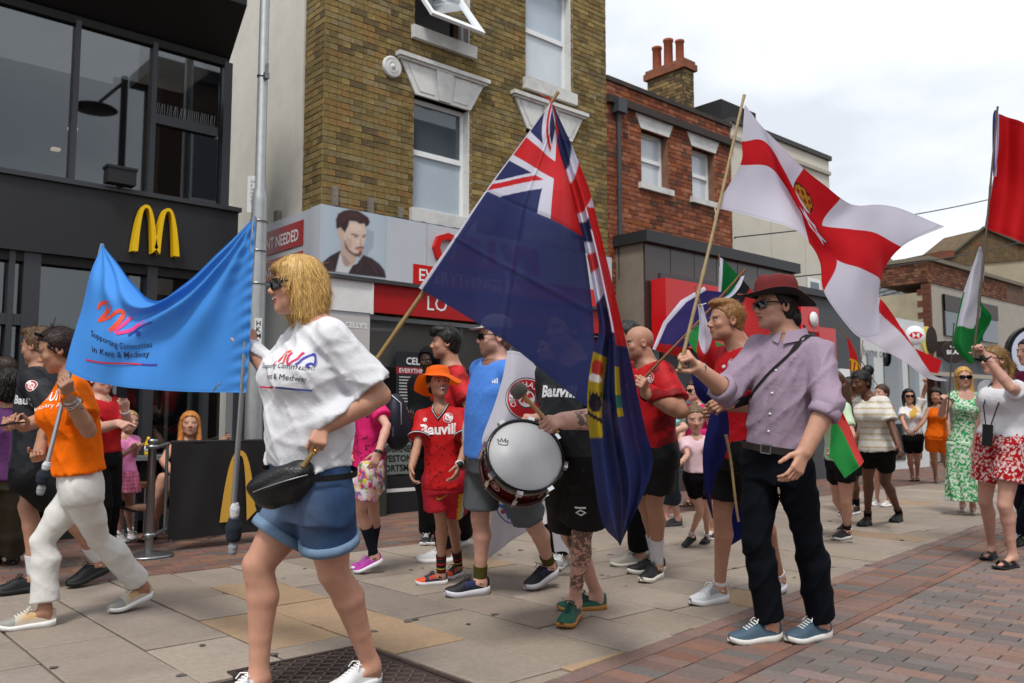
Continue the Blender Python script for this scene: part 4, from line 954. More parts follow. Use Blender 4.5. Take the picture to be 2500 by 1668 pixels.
# slate roofed house behind it
sh = thing('slate_roof_house', 'grey slate hipped roof house behind the brick corner', 'building')
a = B3(2150, 745, 24.5); r0 = B3(2175, 632, 26.5); e1 = B3(2245, 720, 24.0); e0 = B3(2100, 760, 24.3); rt = B3(2120, 640, 27); e2 = B3(2290, 735, 25.5)
b = MB(); b.add([e0, e1, r0, rt], [(0, 1, 2, 3)]); b.add([e1, e2 + np.array([0, 1.5, 0]), r0], [(0, 1, 2)])
v_ = [e0, e1, r0, rt]
b.build('roof', M('slate_base', '#4c4d50', .7, noise=.3, nscale=5), sh)
b = MB(); nr = 12
for i_ in range(nr):
    for j in range(26):
        s0, s1 = j / 26 + (.5 / 26 if i_ % 2 else 0), (j + .94) / 26 + (.5 / 26 if i_ % 2 else 0); t0, t1 = i_ / nr, (i_ + 1.05) / nr
        if s1 > 1: continue
        q = lambda s, t, lift: (e0 * (1 - s) + e1 * s) * (1 - t) + (rt * (1 - s) + r0 * s) * t + np.array([0, -.02, .03]) * lift
        g_ = nrs.uniform(.7, 1.3); b.add([q(s0, t0, 1.3), q(s1, t0, 1.3), q(s1, t1, .4), q(s0, t1, .4)], [(0, 1, 2, 3)], tuple(np.array(col('#55565a')) * g_))
b.build('slates', M('slate', attr=True, rough=.6), sh, kind='stuff')
b = MB(); b.tube([e0 + np.array([0, -.1, -.02]), e1 + np.array([0, -.1, -.02])], .08, 8); b.build('gutter', m_black, sh)
b = MB(); b.prism([e0 * [1, 1, 0], e1 * [1, 1, 0], e1, e0], np.array([0, 3.0, 0])); b.build('wall', m_beige, sh)
# tall beige gable
bg_ = thing('beige_gable_building', 'tall stained beige gable wall with brick top behind the flags', 'building')
T1 = 27.0
a0 = B3(2318, 1000, T1); g = {}
def gp(x, y, dt=0): return B3(x, y, T1 + dt)
wall = [gp(2300, 1010), gp(2560, 1010), gp(2560, 628), gp(2415, 640), gp(2300, 652)]
b = MB(); b.prism([wall[0], wall[1], wall[2], wall[3], wall[4]], FWD * 3.0); b.build('wall', m_beige, bg_)
bt_ = [gp(2333, 618, -.05), gp(2380, 640, -.05), gp(2430, 632, -.05), gp(2560, 625, -.05), gp(2560, 640, -.05), gp(2500, 592, -.05), gp(2440, 566, -.05), gp(2400, 560, -.05)]
b = MB(); b.prism([gp(2302, 655, -.05), gp(2415, 642, -.05), gp(2560, 628, -.05), gp(2560, 608, -.05), gp(2490, 596, -.05), gp(2402, 558, -.05), gp(2332, 614, -.05), gp(2302, 612, -.05)], FWD * 2.5); b.build('brick_gable', M('old_brick_far', '#5e4c34', .9, noise=.5, nscale=7, dirt=.5), bg_)
b = MB(); b.prism([gp(2302, 630, -.2), gp(2330, 625, -.2), gp(2330, 611, -.2), gp(2302, 612, -.2)], FWD * 1.0); b.build('chimney', M('far_red_brick', '#70402f', .9, noise=.4, nscale=6), bg_)
b = MB(); b.tube([gp(2328, 617, -.1), gp(2402, 556, -.1), gp(2490, 594, -.1), gp(2560, 606, -.1)], .06, 6); b.build('verge', M('verge', '#4f483e', .9), bg_)
# shops at the street's end below
fs = thing('far_shop_row', 'blue and white shop fronts at the end of the street', 'shop row')
T2 = 24.0
for k, (xa, xb, yt, c_) in enumerate(((2262, 2330, 885, '#8e9494'), (2330, 2400, 860, '#2c4a7c'), (2395, 2450, 880, '#3f6f9c'), (2450, 2560, 870, '#6a5a50'))):
    b = MB(); b.prism([B3(xa, 1085, T2), B3(xb, 1085, T2), B3(xb, yt, T2), B3(xa, yt, T2)], FWD * 2.5); b.build('shop_front', M('far_shop_%d' % k, c_, .7, noise=.4, nscale=1.5), fs)
b = MB(); b.prism([B3(2255, 1085, T2 - .1), B3(2320, 1085, T2 - .1), B3(2320, 925, T2 - .1), B3(2255, 925, T2 - .1)], FWD * .05); b.prism([B3(2340, 1085, T2 - .1), B3(2440, 1085, T2 - .1), B3(2440, 935, T2 - .1), B3(2340, 935, T2 - .1)], FWD * .05); b.build('dark_window', m_dpane, fs)
aw = thing('white_awning', 'pale flat canopy over the far shop front', 'awning')
b = MB(); b.prism([B3(2260, 905, 21), B3(2440, 918, 20.5), B3(2440, 928, 20.5), B3(2260, 915, 21)], FWD * 1.2); b.build('canopy', M('canopy_cloth', '#a79f90', .8), aw)
# circular portrait sign at the right edge
cs = thing('round_portrait_sign', 'large round black rimmed sign at the right edge', 'sign'); q = P(2520, 865, 12.0)
b = MB(); disc(b, q, RIGHT, ZZ, .40, .40, -FWDH, .1); b.build('rim', m_black, cs)
b = MB(); disc(b, q - FWDH * .105, RIGHT, ZZ, .35, .35, -FWDH, .01); b.build('face', M('sky_print', '#c7cfe6', .5), cs)
b = MB(); disc(b, q - FWDH * .117 + ZZ * -.02 - RIGHT * .02, RIGHT, ZZ, .17, .24, -FWDH, .006, None); b.build('portrait', M('tan_print', '#8d6a78', .5, noise=.5, nscale=9), cs)
# overhead wires
wr = MB()
for (p0, p1, sag) in ((P(1793, 580, 15), P(2560, 452, 21), .15), (P(1880, 682, 15.3), P(2560, 575, 24), .15), (P(1793, 582, 15), P(1795, 582, 15.1), 0)):
    wr.tube([p0 + (p1 - p0) * t - ZZ * sag * math.sin(math.pi * t) for t in np.linspace(0, 1, 14)], .012, 5)
ob = wr.build('overhead_wire', m_black, kind='structure')
# opposite side of the street (behind the camera), mirrored in the dark glass
op = thing('opposite_terrace', 'brick terrace across the street that the dark windows mirror', 'building')
b = MB(); b.box((-9, -5.4, 0), (1.2, -4.6, 4.6)); b.build('wall', M('terrace_brick', '#6e3d2c', .9, noise=.35, nscale=5), op)
for k in range(6):
    w_ = thing_part('window', op); x = -8.4 + k * 1.6
    b = MB(); b.box((x, -4.6, 2.3), (x + .9, -4.55, 3.9)); b.build('frame', m_upvc, w_)
    b = MB(); b.box((x + .07, -4.55, 2.37), (x + .83, -4.54, 3.83)); b.build('pane', m_room, w_)
b = MB(); b.box((-9, -4.6, 0), (1.2, -4.5, 1.9)); b.build('shop_front', M('far_front', '#3c3f44', .6, noise=.4, nscale=1), op)
b = MB(); b.box((-9, -4.65, 1.9), (1.2, -4.3, 2.15)); b.build('shop_band', M('far_band', '#b4b4b0', .6), op)
# the disc lantern mirrored in the upper glass: virtual image at depth behind the pane, real one in front
def mirror(q, Y): q = np.array(q); q[1] = 2 * Y - q[1]; return q
T = 17.5
hd = mirror(P(231, 266, T), UG); pt_ = mirror(P(305, 188, T + .4), UG); pb_ = mirror(P(330, 470, T + .4), UG)
rl = thing('disc_street_lamp', 'black street lamp with flat round lantern across the street', 'street lamp')
b = MB(); base = np.array([pt_[0], pt_[1], 0]); b.tube([base, pt_], .07, 10); b.build('column', m_black, rl)
b = MB(); b.tube([pt_ - ZZ * .1, hd + ZZ * .06], .035); b.build('arm', m_black, rl)
b = MB(); b.lathe([(0, -.02), (.40, -.02), (.44, .0), (.40, .03), (.08, .12), (0, .12)], hd, (0, 0, 1), 32); b.build('lantern', m_black, rl)
ob_ = thing('opposite_corner_building', 'tall dark brick corner building across the street that the upper glass mirrors', 'building')
b = MB(); b.box((6.9, -3.4, 0), (17, -2.2, 9.2)); b.build('wall', M('dark_terrace', '#4a342a', .9, noise=.3, nscale=4), ob_)
b = MB(); b.box((6.6, -3.6, 9.2), (17.3, -1.9, 9.5)); b.build('eaves', m_black, ob_)
for k in range(4):
    for z in (3.4, 6.3):
        w_ = thing_part('window', ob_); x = 7.6 + k * 2.2
        b = MB(); b.box((x, -2.2, z), (x + 1, -2.16, z + 1.7)); b.build('frame', m_upvc, w_); b = MB(); b.box((x + .08, -2.16, z + .08), (x + .92, -2.15, z + 1.62)); b.build('pane', m_pane, w_)
# ================================================================== SMOOTH SOLID MODELLING (signed distance -> mesh)
class Field:
    def __init__(s, lo, hi, h):
        s.h = h; s.lo = np.asarray(lo, float); s.n = np.maximum(((np.asarray(hi, float) - s.lo) / h).astype(int) + 2, 4)
        s.val = np.full(s.n, 1.0, np.float32)
        s.ax = [(s.lo[i] + h * np.arange(s.n[i])).astype(np.float32) for i in range(3)]
    def block(s, lo, hi):
        i0 = np.clip(np.floor((lo - s.lo) / s.h).astype(int), 0, s.n); i1 = np.clip(np.ceil((hi - s.lo) / s.h).astype(int) + 1, 0, s.n)
        if (i1 <= i0).any(): return None
        return tuple(slice(a, b) for a, b in zip(i0, i1))
    def pts(s, sl):
        return s.ax[0][sl[0]][:, None, None], s.ax[1][sl[1]][None, :, None], s.ax[2][sl[2]][None, None, :]
    def op(s, fn, lo, hi, k=.01, mode='u'):
        sl = s.block(np.asarray(lo) - k - 2.5 * s.h, np.asarray(hi) + k + 2.5 * s.h)
        if sl is None: return
        a = s.val[sl]; b = fn(*s.pts(sl)).astype(np.float32)
        if mode == 'u': r = smin(a, b, k)
        elif mode == 's': r = -smin(-a, b, k)
        elif mode == 'i': r = -smin(-a, -b, k)
        s.val[sl] = r
    def rc(s, a, b, ra, rb=None, k=.02, flat=None, mode='u'):
        rb = ra if rb is None else rb; a = np.asarray(a, float); b = np.asarray(b, float); m = max(ra, rb)
        s.op(lambda X, Y, Z: d_rc(X, Y, Z, a, b, ra, rb, flat), np.minimum(a, b) - m, np.maximum(a, b) + m, k, mode)
    def ell(s, c, R, r, k=.02, mode='u'):
        c = np.asarray(c, float); m = max(r); s.op(lambda X, Y, Z: d_ell(X, Y, Z, c, R, r), c - m, c + m, k, mode)
    def plane(s, o, n, k=.004):
        """keep the side the normal points away from"""
        n = np.asarray(n, float); o = np.asarray(o, float)
        X, Y, Z = s.pts((slice(None),) * 3); b = ((X - o[0]) * n[0] + (Y - o[1]) * n[1] + (Z - o[2]) * n[2]).astype(np.float32)
        s.val = -smin(-s.val, -b, k)
    def mesh(s): return surface_nets(s.val, s.lo, s.h)
def smin(a, b, k):
    h = np.clip(.5 + .5 * (b - a) / k, 0, 1); return b + (a - b) * h - k * h * (1 - h)
def d_rc(X, Y, Z, a, b, ra, rb, flat=None):
    ba = b - a; L2 = ba @ ba + 1e-9; px, py, pz = X - a[0], Y - a[1], Z - a[2]
    t = np.clip((px * ba[0] + py * ba[1] + pz * ba[2]) / L2, 0, 1)
    qx, qy, qz = px - ba[0] * t, py - ba[1] * t, pz - ba[2] * t
    if flat is not None:
        n, sc = flat; w = (qx * n[0] + qy * n[1] + qz * n[2]) * (1 / sc - 1); qx = qx + n[0] * w; qy = qy + n[1] * w; qz = qz + n[2] * w
    return np.sqrt(qx * qx + qy * qy + qz * qz) - (ra + (rb - ra) * t)
def d_ell(X, Y, Z, c, R, r):
    px, py, pz = X - c[0], Y - c[1], Z - c[2]; k0 = 0; k1 = 0
    for i in range(3):
        q = px * R[0, i] + py * R[1, i] + pz * R[2, i]; k0 = k0 + (q / r[i]) ** 2; k1 = k1 + (q / r[i] ** 2) ** 2
    k0 = np.sqrt(k0); k1 = np.sqrt(k1) + 1e-9; return k0 * (k0 - 1) / k1
EDG = [(0, 1), (2, 3), (4, 5), (6, 7), (0, 2), (1, 3), (4, 6), (5, 7), (0, 4), (1, 5), (2, 6), (3, 7)]
def surface_nets(v, lo, h):
    s = v < 0
    c = [s[i:v.shape[0] - 1 + i, j:v.shape[1] - 1 + j, k:v.shape[2] - 1 + k] for i in (0, 1) for j in (0, 1) for k in (0, 1)]
    cnt = sum(q.astype(np.int8) for q in c); act = (cnt > 0) & (cnt < 8)
    I = np.argwhere(act)
    if len(I) == 0: return np.zeros((0, 3)), np.zeros((0, 4), int)
    off = np.array([(i, j, k) for i in (0, 1) for j in (0, 1) for k in (0, 1)])
    V8 = np.stack([v[I[:, 0] + o[0], I[:, 1] + o[1], I[:, 2] + o[2]] for o in off], 1)
    acc = np.zeros((len(I), 3)); n = np.zeros(len(I))
    for a, b in EDG:
        va, vb = V8[:, a], V8[:, b]; m = (va < 0) != (vb < 0); t = np.where(m, va / np.where(m, va - vb, 1), 0)
        p = off[a] + t[:, None] * (off[b] - off[a]); acc += p * m[:, None]; n += m
    pos = np.asarray(lo) + h * (I + acc / n[:, None])
    idx = np.full(act.shape, -1, np.int64); idx[act] = np.arange(len(I)); F = []
    for ax in range(3):
        o1, o2 = [(1, 2), (2, 0), (0, 1)][ax]
        sa = [slice(None)] * 3; sb = [slice(None)] * 3; sa[ax] = slice(0, -1); sb[ax] = slice(1, None)
        d = s[tuple(sa)] != s[tuple(sb)]; E = np.argwhere(d)
        E = E[(E[:, o1] > 0) & (E[:, o2] > 0) & (E[:, o1] < v.shape[o1] - 1) & (E[:, o2] < v.shape[o2] - 1)]
        if len(E) == 0: continue
        def cell(d1, d2):
            q = E.copy(); q[:, o1] += d1; q[:, o2] += d2; return idx[q[:, 0], q[:, 1], q[:, 2]]
        q = np.stack([cell(-1, -1), cell(0, -1), cell(0, 0), cell(-1, 0)], 1)
        flip = ~s[E[:, 0], E[:, 1], E[:, 2]]; q[flip] = q[flip][:, ::-1]; F.append(q)
    F = np.concatenate(F); F = F[(F >= 0).all(1)]; return pos, F
def joined(parts):
    V, F, b = [], [], 0
    for v, f in parts:
        V.append(v); F.append(f + b); b += len(v)
    return np.concatenate(V), np.concatenate(F)
def compact(V, F):
    u, inv = np.unique(F.ravel(), return_inverse=True); return V[u], inv.reshape(F.shape)
def solid(paint, lo, hi, h, fine=()):
    """paint(field) adds the shapes; fine = [(lo, hi, h)] regions meshed more densely"""
    out = []
    f = Field(lo, hi, h); paint(f); V, F = f.mesh()
    if len(F):
        c = V[F].mean(1); keep = np.ones(len(F), bool)
        for a, b, _ in fine: keep &= ~((c > np.asarray(a) + h * .2) & (c < np.asarray(b) - h * .2)).all(1)
        if keep.any(): out.append(compact(V, F[keep]))
    for a, b, hh in fine:
        f = Field(np.asarray(a) - 2 * hh, np.asarray(b) + 2 * hh, hh); paint(f); V, F = f.mesh()
        if len(F):
            c = V[F].mean(1); k = ((c > np.asarray(a)) & (c < np.asarray(b))).all(1)
            if k.any(): out.append(compact(V, F[k]))
    return joined(out)
def unit(v): v = np.asarray(v, float); return v / (np.linalg.norm(v) + 1e-12)
def vnoise(p, sc, seed=0):
    """cheap smooth noise in -1..1 from warped sines"""
    r = np.random.RandomState(seed); o = 0
    w = p * sc
    for i in range(5):
        k = r.normal(size=3); k /= np.linalg.norm(k); o = o + np.sin(w @ k * r.uniform(.7, 1.9) + r.uniform(0, 6.28) + 1.4 * np.sin(w @ r.normal(size=3) * .7 + r.uniform(0, 6.28)))
    return o / 3.2

# ================================================================== PEOPLE
SKIN = {'fair': '#d3a48c', 'pink': '#c89a88', 'tan': '#ad8069', 'olive': '#a57a62', 'brown': '#5f3a28', 'dark': '#3d261c', 'warm': '#c0917a'}
m_skin = M('skin', attr=True, rough=.5, noise=.09, nscale=30, spec=.35, bump=.12, bscale=220)
M('skin').node_tree.nodes['Principled BSDF'].inputs['Subsurface Weight'].default_value = .12
M('skin').node_tree.nodes['Principled BSDF'].inputs['Subsurface Radius'].default_value = (.012, .005, .003)
m_hair = M('hair', attr=True, rough=.5, noise=.22, nscale=60, spec=.35)
m_cloth = M('cloth', attr=True, rough=.85, noise=.045, nscale=9, bump=.10, bscale=260, spec=.12, wrinkle=.2)
m_shiny = M('sports_cloth', attr=True, rough=.6, noise=.05, nscale=12, bump=.06, bscale=300, spec=.2, wrinkle=.18)
m_denim = M('denim', attr=True, rough=.9, noise=.14, nscale=40, bump=.2, bscale=420, spec=.15)
m_shoe = M('shoe', attr=True, rough=.6, noise=.06, nscale=30, bump=.1, bscale=300)
m_print = M('print', attr=True, rough=.6)
m_lens = M('dark_lens', '#0b0b0c', .08, spec=.6); m_leather = M('black_leather', '#121214', .38, noise=.15, nscale=20, bump=.3, bscale=90)

def solve_depth(px, py, anchor, length, mode):
    """depth on the pixel ray at which the point is `length` from anchor"""
    if isinstance(mode, (int, float)): return P(px, py, depth(anchor) + mode)
    r = ray(px, py); o = CAM - anchor; a = r @ r; b = 2 * r @ o; c = o @ o - length ** 2; D = b * b - 4 * a * c
    if D < 0: return P(px, py, -b / (2 * a))
    t = (-b + (math.sqrt(D) if mode == 'f' else -math.sqrt(D))) / (2 * a); return P(px, py, t)
def face_dir(psi):
    a = math.radians(psi); return unit(math.cos(a) * -FWDH + math.sin(a) * -RIGHT)

class Head:
    def __init__(s, x, y, hpx, psi, pitch=0, roll=0, d=None, H=None, kind='m'):
        s.H = H if H else hpx * d / FOC
        s.O = P(x, y, d); f = face_dir(psi); l = np.cross(ZZ, f)
        p = math.radians(pitch); f2 = f * math.cos(p) + ZZ * math.sin(p); u = np.cross(f2, l)
        r = math.radians(roll); l2 = l * math.cos(r) + u * math.sin(r)
        u = unit(np.cross(f2, l2)); s.R = np.stack([l2, f2, u], 1); s.kind = kind
    def w(s, *q): return s.O + s.R @ (np.array(q, float) * s.H)
    def paint(s, f):
        H, R = s.H, s.R; fem = s.kind == 'f'; kid = s.kind == 'k'
        def E(c, r, k=.03, mode='u'): f.ell(s.w(*c), R, [q * H for q in r], k * H, mode)
        def C(a, b, ra, rb, k=.03, mode='u'): f.rc(s.w(*a), s.w(*b), ra * H, rb * H, k * H, None, mode)
        E((0, -.07, .13), (.335, .41, .37), .02)
        E((0, .10, -.12), (.265, .27, .34), .10)
        jw = .86 if fem else (.82 if kid else 1.0)
        E((0, .12, -.31), (.20 * jw, .22, .155), .08)
        E((0, .255, -.405), (.085 * jw + .01, .085, .075), .08)
        for sg in (-1, 1):
            E((sg * .17 * jw, .04, -.27), (.09, .17, .12), .08)
            E((sg * .165, .235, -.10), (.10, .09, .085), .07)
            E((sg * .13, .315, .085), (.11, .05, .035), .04)
            E((sg * .145, .40, .005), (.075, .075, .05), .05, 's')
            E((sg * .14, .285, -.003), (.068, .068, .055), .012)
            E((sg * .335, -.06, -.03), (.035, .085, .125), .015)
            E((sg * .352, -.05, -.02), (.018, .045, .07), .012, 's')
            E((sg * .048, .385, -.137), (.038, .048, .034), .02)
        C((0, .325, .055), (0, .425, -.105), .030, .042, .03)
        E((0, .425, -.112), (.05, .045, .042), .02)
        E((0, .362, -.232), (.088, .035, .026), .02); E((0, .352, -.282), (.075, .038, .03), .02)
        E((0, .40, -.255), (.10, .022, .006), .012, 's')
    def color(s, V, C0, skin, brow='#4a3324', stubble=None, lip=None, mouth=None, lash=True):
        q = (V - s.O) @ s.R / s.H; x, y, z = np.abs(q[:, 0]), q[:, 1], q[:, 2]
        near = (np.abs(q) < .75).all(1)
        def mix(mask, c, a=1.0):
            a = (a * mask)[:, None] if hasattr(mask, 'dtype') else a
            C0[:] = C0 * (1 - a) + np.array(c) * a
        ss = lambda v, a, b: np.clip((v - a) / (b - a), 0, 1)
        sk = np.array(col(skin))
        front = ss(y, .1, .25) * near
        mix(front * np.exp(-(((x - .17) / .10) ** 2 + ((z + .12) / .09) ** 2)), sk * [1.08, .80, .76], .35)
        mix(front * np.exp(-((x / .07) ** 2 + ((z + .12) / .05) ** 2)), sk * [1.06, .82, .78], .3)
        mix(near * np.exp(-(((x - .35) / .06) ** 2 + ((z + .03) / .12) ** 2)) * (y < .1), sk * [1.0, .74, .70], .35)
        if stubble is not None:
            m = front * ss(-z, .17, .24) * ss(.5 - 0 * x, 0, .1) + near * ss(-z, .16, .24) * ss(y, -.08, .05) * (1 - front)
            mix(np.clip(m, 0, 1), col(stubble[0]), stubble[1])
        lipc = col(lip) if lip else sk * [.80, .52, .50]
        lm = front * (x < .105) * ((z > -.315) & (z < -.205)) * np.clip(1.4 - ((x / .105) ** 2 + ((z + .26) / .055) ** 2), 0, 1)
        mix(np.clip(lm * 1.5, 0, 1), lipc, .85)
        mix(front * (x < .085) * (np.abs(z + .256) < .009), sk * .25, .8)
        if mouth:      # open or smiling mouth
            w_, h_ = mouth
            inn = front * (((x / w_) ** 2 + ((z + .255) / h_) ** 2) < 1)
            mix(inn, np.array([.10, .025, .02]), 1.0); mix(inn * (z > -.258) * (x < w_ * .8), np.array([.70, .66, .60]), 1.0)
        bc = col(brow); arc = .105 - .9 * (x - .15) ** 2
        mix(front * (x > .05) * (x < .235) * np.clip(1.5 - np.abs(z - arc) / .018, 0, 1), bc, .85)
        ex, ez = (x - .14) / .058, (z - .0) / .019
        eye = front * ((ex ** 2 + ez ** 2) < 1)
        mix(front * ((ex / 1.15) ** 2 + ((z - .012) / .032) ** 2 < 1), sk * .45, .7)
        mix(eye, np.array([.50, .48, .45]), 1); mix(front * (((x - .14) / .028) ** 2 + (z / .022) ** 2 < 1), np.array([.03, .022, .018]), 1)
        mix(front * (np.abs(ex) < 1.1) * (z > .012) * (z < .028), np.array([.03, .02, .018]), .65)
        return C0
HL_Y = [-.6, -.3, -.12, -.02, .07, .16, .27, .36, .5]
def hair_obj(root, hd, style, c, mat=None, name='hair', hl=None, thick=.035, extra=(), fringe=0, h=.0048, strands=.012, seed=0, cut=None, locks=None):
    """hair = a shell over the skull bounded by the hairline, plus locks"""
    mat = mat or m_hair; H, R = hd.H, hd.R
    hl = hl or [-.36, -.34, -.20, -.02, .02, .17, .27, .33, .36]
    def paint(f):
        full = (slice(None),) * 3; X, Y, Z = f.pts(full)
        px, py, pz = X - hd.O[0], Y - hd.O[1], Z - hd.O[2]
        q = [(px * R[0, i] + py * R[1, i] + pz * R[2, i]) / H for i in range(3)]
        t = thick * H
        d = d_ell(X, Y, Z, hd.w(0, -.07, .13), R, [(.335) * H + t, .41 * H + t, .37 * H + t])
        d = smin(d, d_ell(X, Y, Z, hd.w(0, -.16, -.12), R, [.27 * H + t, .26 * H + t, .30 * H + t]), .06 * H)
        zh = np.interp(q[1], HL_Y, hl)
        d = -smin(-d, -((zh - q[2]) * H * .9).astype(np.float32), .02 * H)
        f.val = d.astype(np.float32)
        for e in extra:
            if e[0] == 'E': f.ell(hd.w(*e[1]), R, [v * H for v in e[2]], (e[3] if len(e) > 3 else .05) * H)
            elif e[0] == 'C': f.rc(hd.w(*e[1]), hd.w(*e[2]), e[3] * H, e[4] * H, (e[5] if len(e) > 5 else .05) * H)
            elif e[0] == 'S': f.ell(hd.w(*e[1]), R, [v * H for v in e[2]], .03 * H, 's')
            elif e[0] == 'W': f.rc(np.array(e[1]), np.array(e[2]), e[3] * H, e[4] * H, .05 * H)
        ang = np.arctan2(q[0], q[1] + .08); rr = np.random.RandomState(seed)
        st = np.sin(ang * 23 + 3.0 * np.sin(q[2] * 7 + ang * 2)) * .6 + np.sin(ang * 51 + 4 * np.sin(q[2] * 5 + 1) + q[0] * 9) * .4
        st = st * .7 + .5 * np.sin(ang * 83 + 5 * np.sin(q[2] * 4 + ang * 3)) + .7 * np.sin(q[0] * 30 + q[1] * 8 + 3 * np.sin(q[1] * 9)) * np.clip(q[2] * 3 - .5, 0, 1)
        f.val += (st * strands * H).astype(np.float32)
    pts = np.array([hd.w(*q) for q in [(a, b, c_) for a in (-.55, .55) for b in (-.65, .6) for c_ in (-.6, .72)]])
    for e in extra:
        if e[0] == 'W': pts = np.vstack([pts, np.array(e[1]) - e[3] * H, np.array(e[1]) + e[3] * H, np.array(e[2]) - e[4] * H, np.array(e[2]) + e[4] * H])
        if e[0] == 'E': pts = np.vstack([pts, [hd.w(*(np.array(e[1]) + max(e[2]) * np.array(o))) for o in ((1, 0, 0), (-1, 0, 0), (0, 1, 0), (0, -1, 0), (0, 0, 1), (0, 0, -1))]])
        if e[0] == 'C': pts = np.vstack([pts, [hd.w(*(np.array(e[2]) + max(e[4], e[3]) * 1.2 * np.array(o))) for o in ((1, 0, 0), (-1, 0, 0), (0, 1, 0), (0, -1, 0), (0, 0, 1), (0, 0, -1))]])
    V, F = solid(paint, pts.min(0) - .01, pts.max(0) + .01, h)
    if len(F) == 0: return None
    q = (V - hd.O) @ R / H; ang = np.arctan2(q[:, 0], q[:, 1] + .08)
    t = .5 + .5 * np.sin(ang * 37 + 4 * np.sin(q[:, 2] * 6 + ang)) * np.sin(ang * 13 + q[:, 2] * 3 + q[:, 0] * 20)
    c0 = np.array(col(c)); C = c0 * (.62 + .65 * t)[:, None]
    if cut is not None: C = cut(q, C)
    ob = link(name, raw_mesh(name, V - np.array(root.location), F, mat, C), root)
    if locks: wisps(ob, V, F, hd, root, c, seed, *locks)
    return ob
def wisps(ob, V, F, hd, root, c, seed, n, steps, step, lift, flow):
    """thin strands lying over the hair shell, flow = direction in head coordinates or None for combed down"""
    bv = BVHTree.FromPolygons(V.tolist(), F.tolist()); rr = np.random.RandomState(seed + 77); b = MB(); o = np.array(root.location); c0 = np.array(col(c)); dn = -hd.R[:, 2]
    for i in rr.randint(0, len(V), n):
        p = V[i].copy(); w = .0008 * (1 + rr.rand()) * max(1, hd.H / .2); row = []; j = rr.normal(size=3) * .25; cc = tuple(c0 * rr.uniform(.62, 1.40)); L0 = rr.uniform(.5, 1)
        for k in range(steps):
            if k < steps - 2 or not len(row):
                q, nn, _i, _d = bv.find_nearest(Vector(p)); nn = np.array(nn); q = np.array(q)
            else: q = p + nn * lift * .4
            fl = dn if flow is None else hd.R @ np.array(flow, float)
            if flow is None: fl = dn + (q - hd.O) / hd.H * .5
            t = unit(fl + j - nn * (fl @ nn)); s_ = np.cross(t, nn); h_ = lift * (.3 + k / steps * L0); row.append((q + nn * h_ - s_ * w * (1 - k / steps * .7) - o, q + nn * h_ + s_ * w * (1 - k / steps * .7) - o)); p = q + t * step * L0
        if len(row) > 1: b.add([x for r_ in row for x in r_], [(2 * k, 2 * k + 2, 2 * k + 3, 2 * k + 1) for k in range(len(row) - 1)], cc, True)
    b.build('loose_strands', m_hair, ob, kind='stuff')

def hand_paint(f, wr, tip, palm_n, side, L, pose):
    """wr wrist, tip = direction of the hand, palm_n = way the palm faces, side = +1 if the thumb lies along cross(d, palm_n)"""
    d = unit(tip - wr); n = unit(palm_n - d * (palm_n @ d)); t = np.cross(d, n) * side      # t points to the thumb side
    k = L / .19; pl = .098 * k
    for i, o in enumerate((.030, .010, -.010, -.029)):
        b0 = wr + t * (o * .55 * k) + d * .012 * k; b1 = wr + d * (pl - abs(i - 1.2) * .005 * k) + t * o * k
        f.rc(b0, b1, .0145 * k, .0125 * k, .014 * k)
        curl = {'relax': (20, 32, 22), 'grip': (72, 88, 55), 'flat': (4, 6, 5), 'fist': (80, 95, 60), 'point': (8, 8, 6) if i == 0 else (70, 90, 60), 'hold': (48, 58, 36)}[pose]
        sp = (1.5 - i) * .035 * (1 if pose in ('flat', 'relax') else .3)
        dirv = unit(d + t * sp); p = b1; a = 0
        seg = [(.043, .026, .021), (.048, .030, .022), (.044, .027, .021), (.034, .021, .018)][i]
        rad = (.0098, .0088, .0078, .0066)
        for j, (sl, cu) in enumerate(zip(seg, curl)):
            a += math.radians(cu + (i * 3 if pose != 'flat' else 0)); v = dirv * math.cos(a) + n * math.sin(a); p2 = p + v * sl * k
            f.rc(p, p2, rad[j] * k, rad[j + 1] * k, .004 * k); p = p2
    # thumb
    b = wr + d * .022 * k + t * .026 * k + n * .006 * k
    cl = {'relax': (.75, .75, .28), 'grip': (.55, .55, .85), 'flat': (.6, .9, .1), 'fist': (.55, .45, .9), 'point': (.6, .6, .6), 'hold': (.6, .6, .6)}[pose]
    v1 = unit(d * cl[0] + t * cl[1] + n * cl[2]); p1 = b + v1 * .042 * k
    v2 = unit(v1 * .7 + d * .5 + n * (cl[2] * .7) - t * (.55 if pose in ('grip', 'fist', 'hold') else .05)); p2 = p1 + v2 * .033 * k; p3 = p2 + unit(v2 + n * .2 - t * .1) * .026 * k
    f.rc(b, p1, .016 * k, .0125 * k, .014 * k); f.rc(p1, p2, .0115 * k, .0105 * k, .004 * k); f.rc(p2, p3, .0105 * k, .0085 * k, .004 * k)

T_ST = np.array([-.3, -.12, 0, .2, .42, .66, .82, .92, 1.0, 1.06])
SHAPE = {
    'm': ([.126, .138, .142, .131, .136, .147, .146, .120, .076, .055], [.088, .100, .104, .096, .104, .110, .098, .078, .060, .045]),
    'f': ([.145, .160, .158, .128, .126, .136, .134, .108, .064, .045], [.094, .106, .106, .090, .094, .102, .088, .070, .052, .04]),
    'k': ([.130, .136, .136, .124, .126, .140, .142, .118, .070, .048], [.088, .096, .096, .090, .094, .098, .086, .070, .056, .045])}

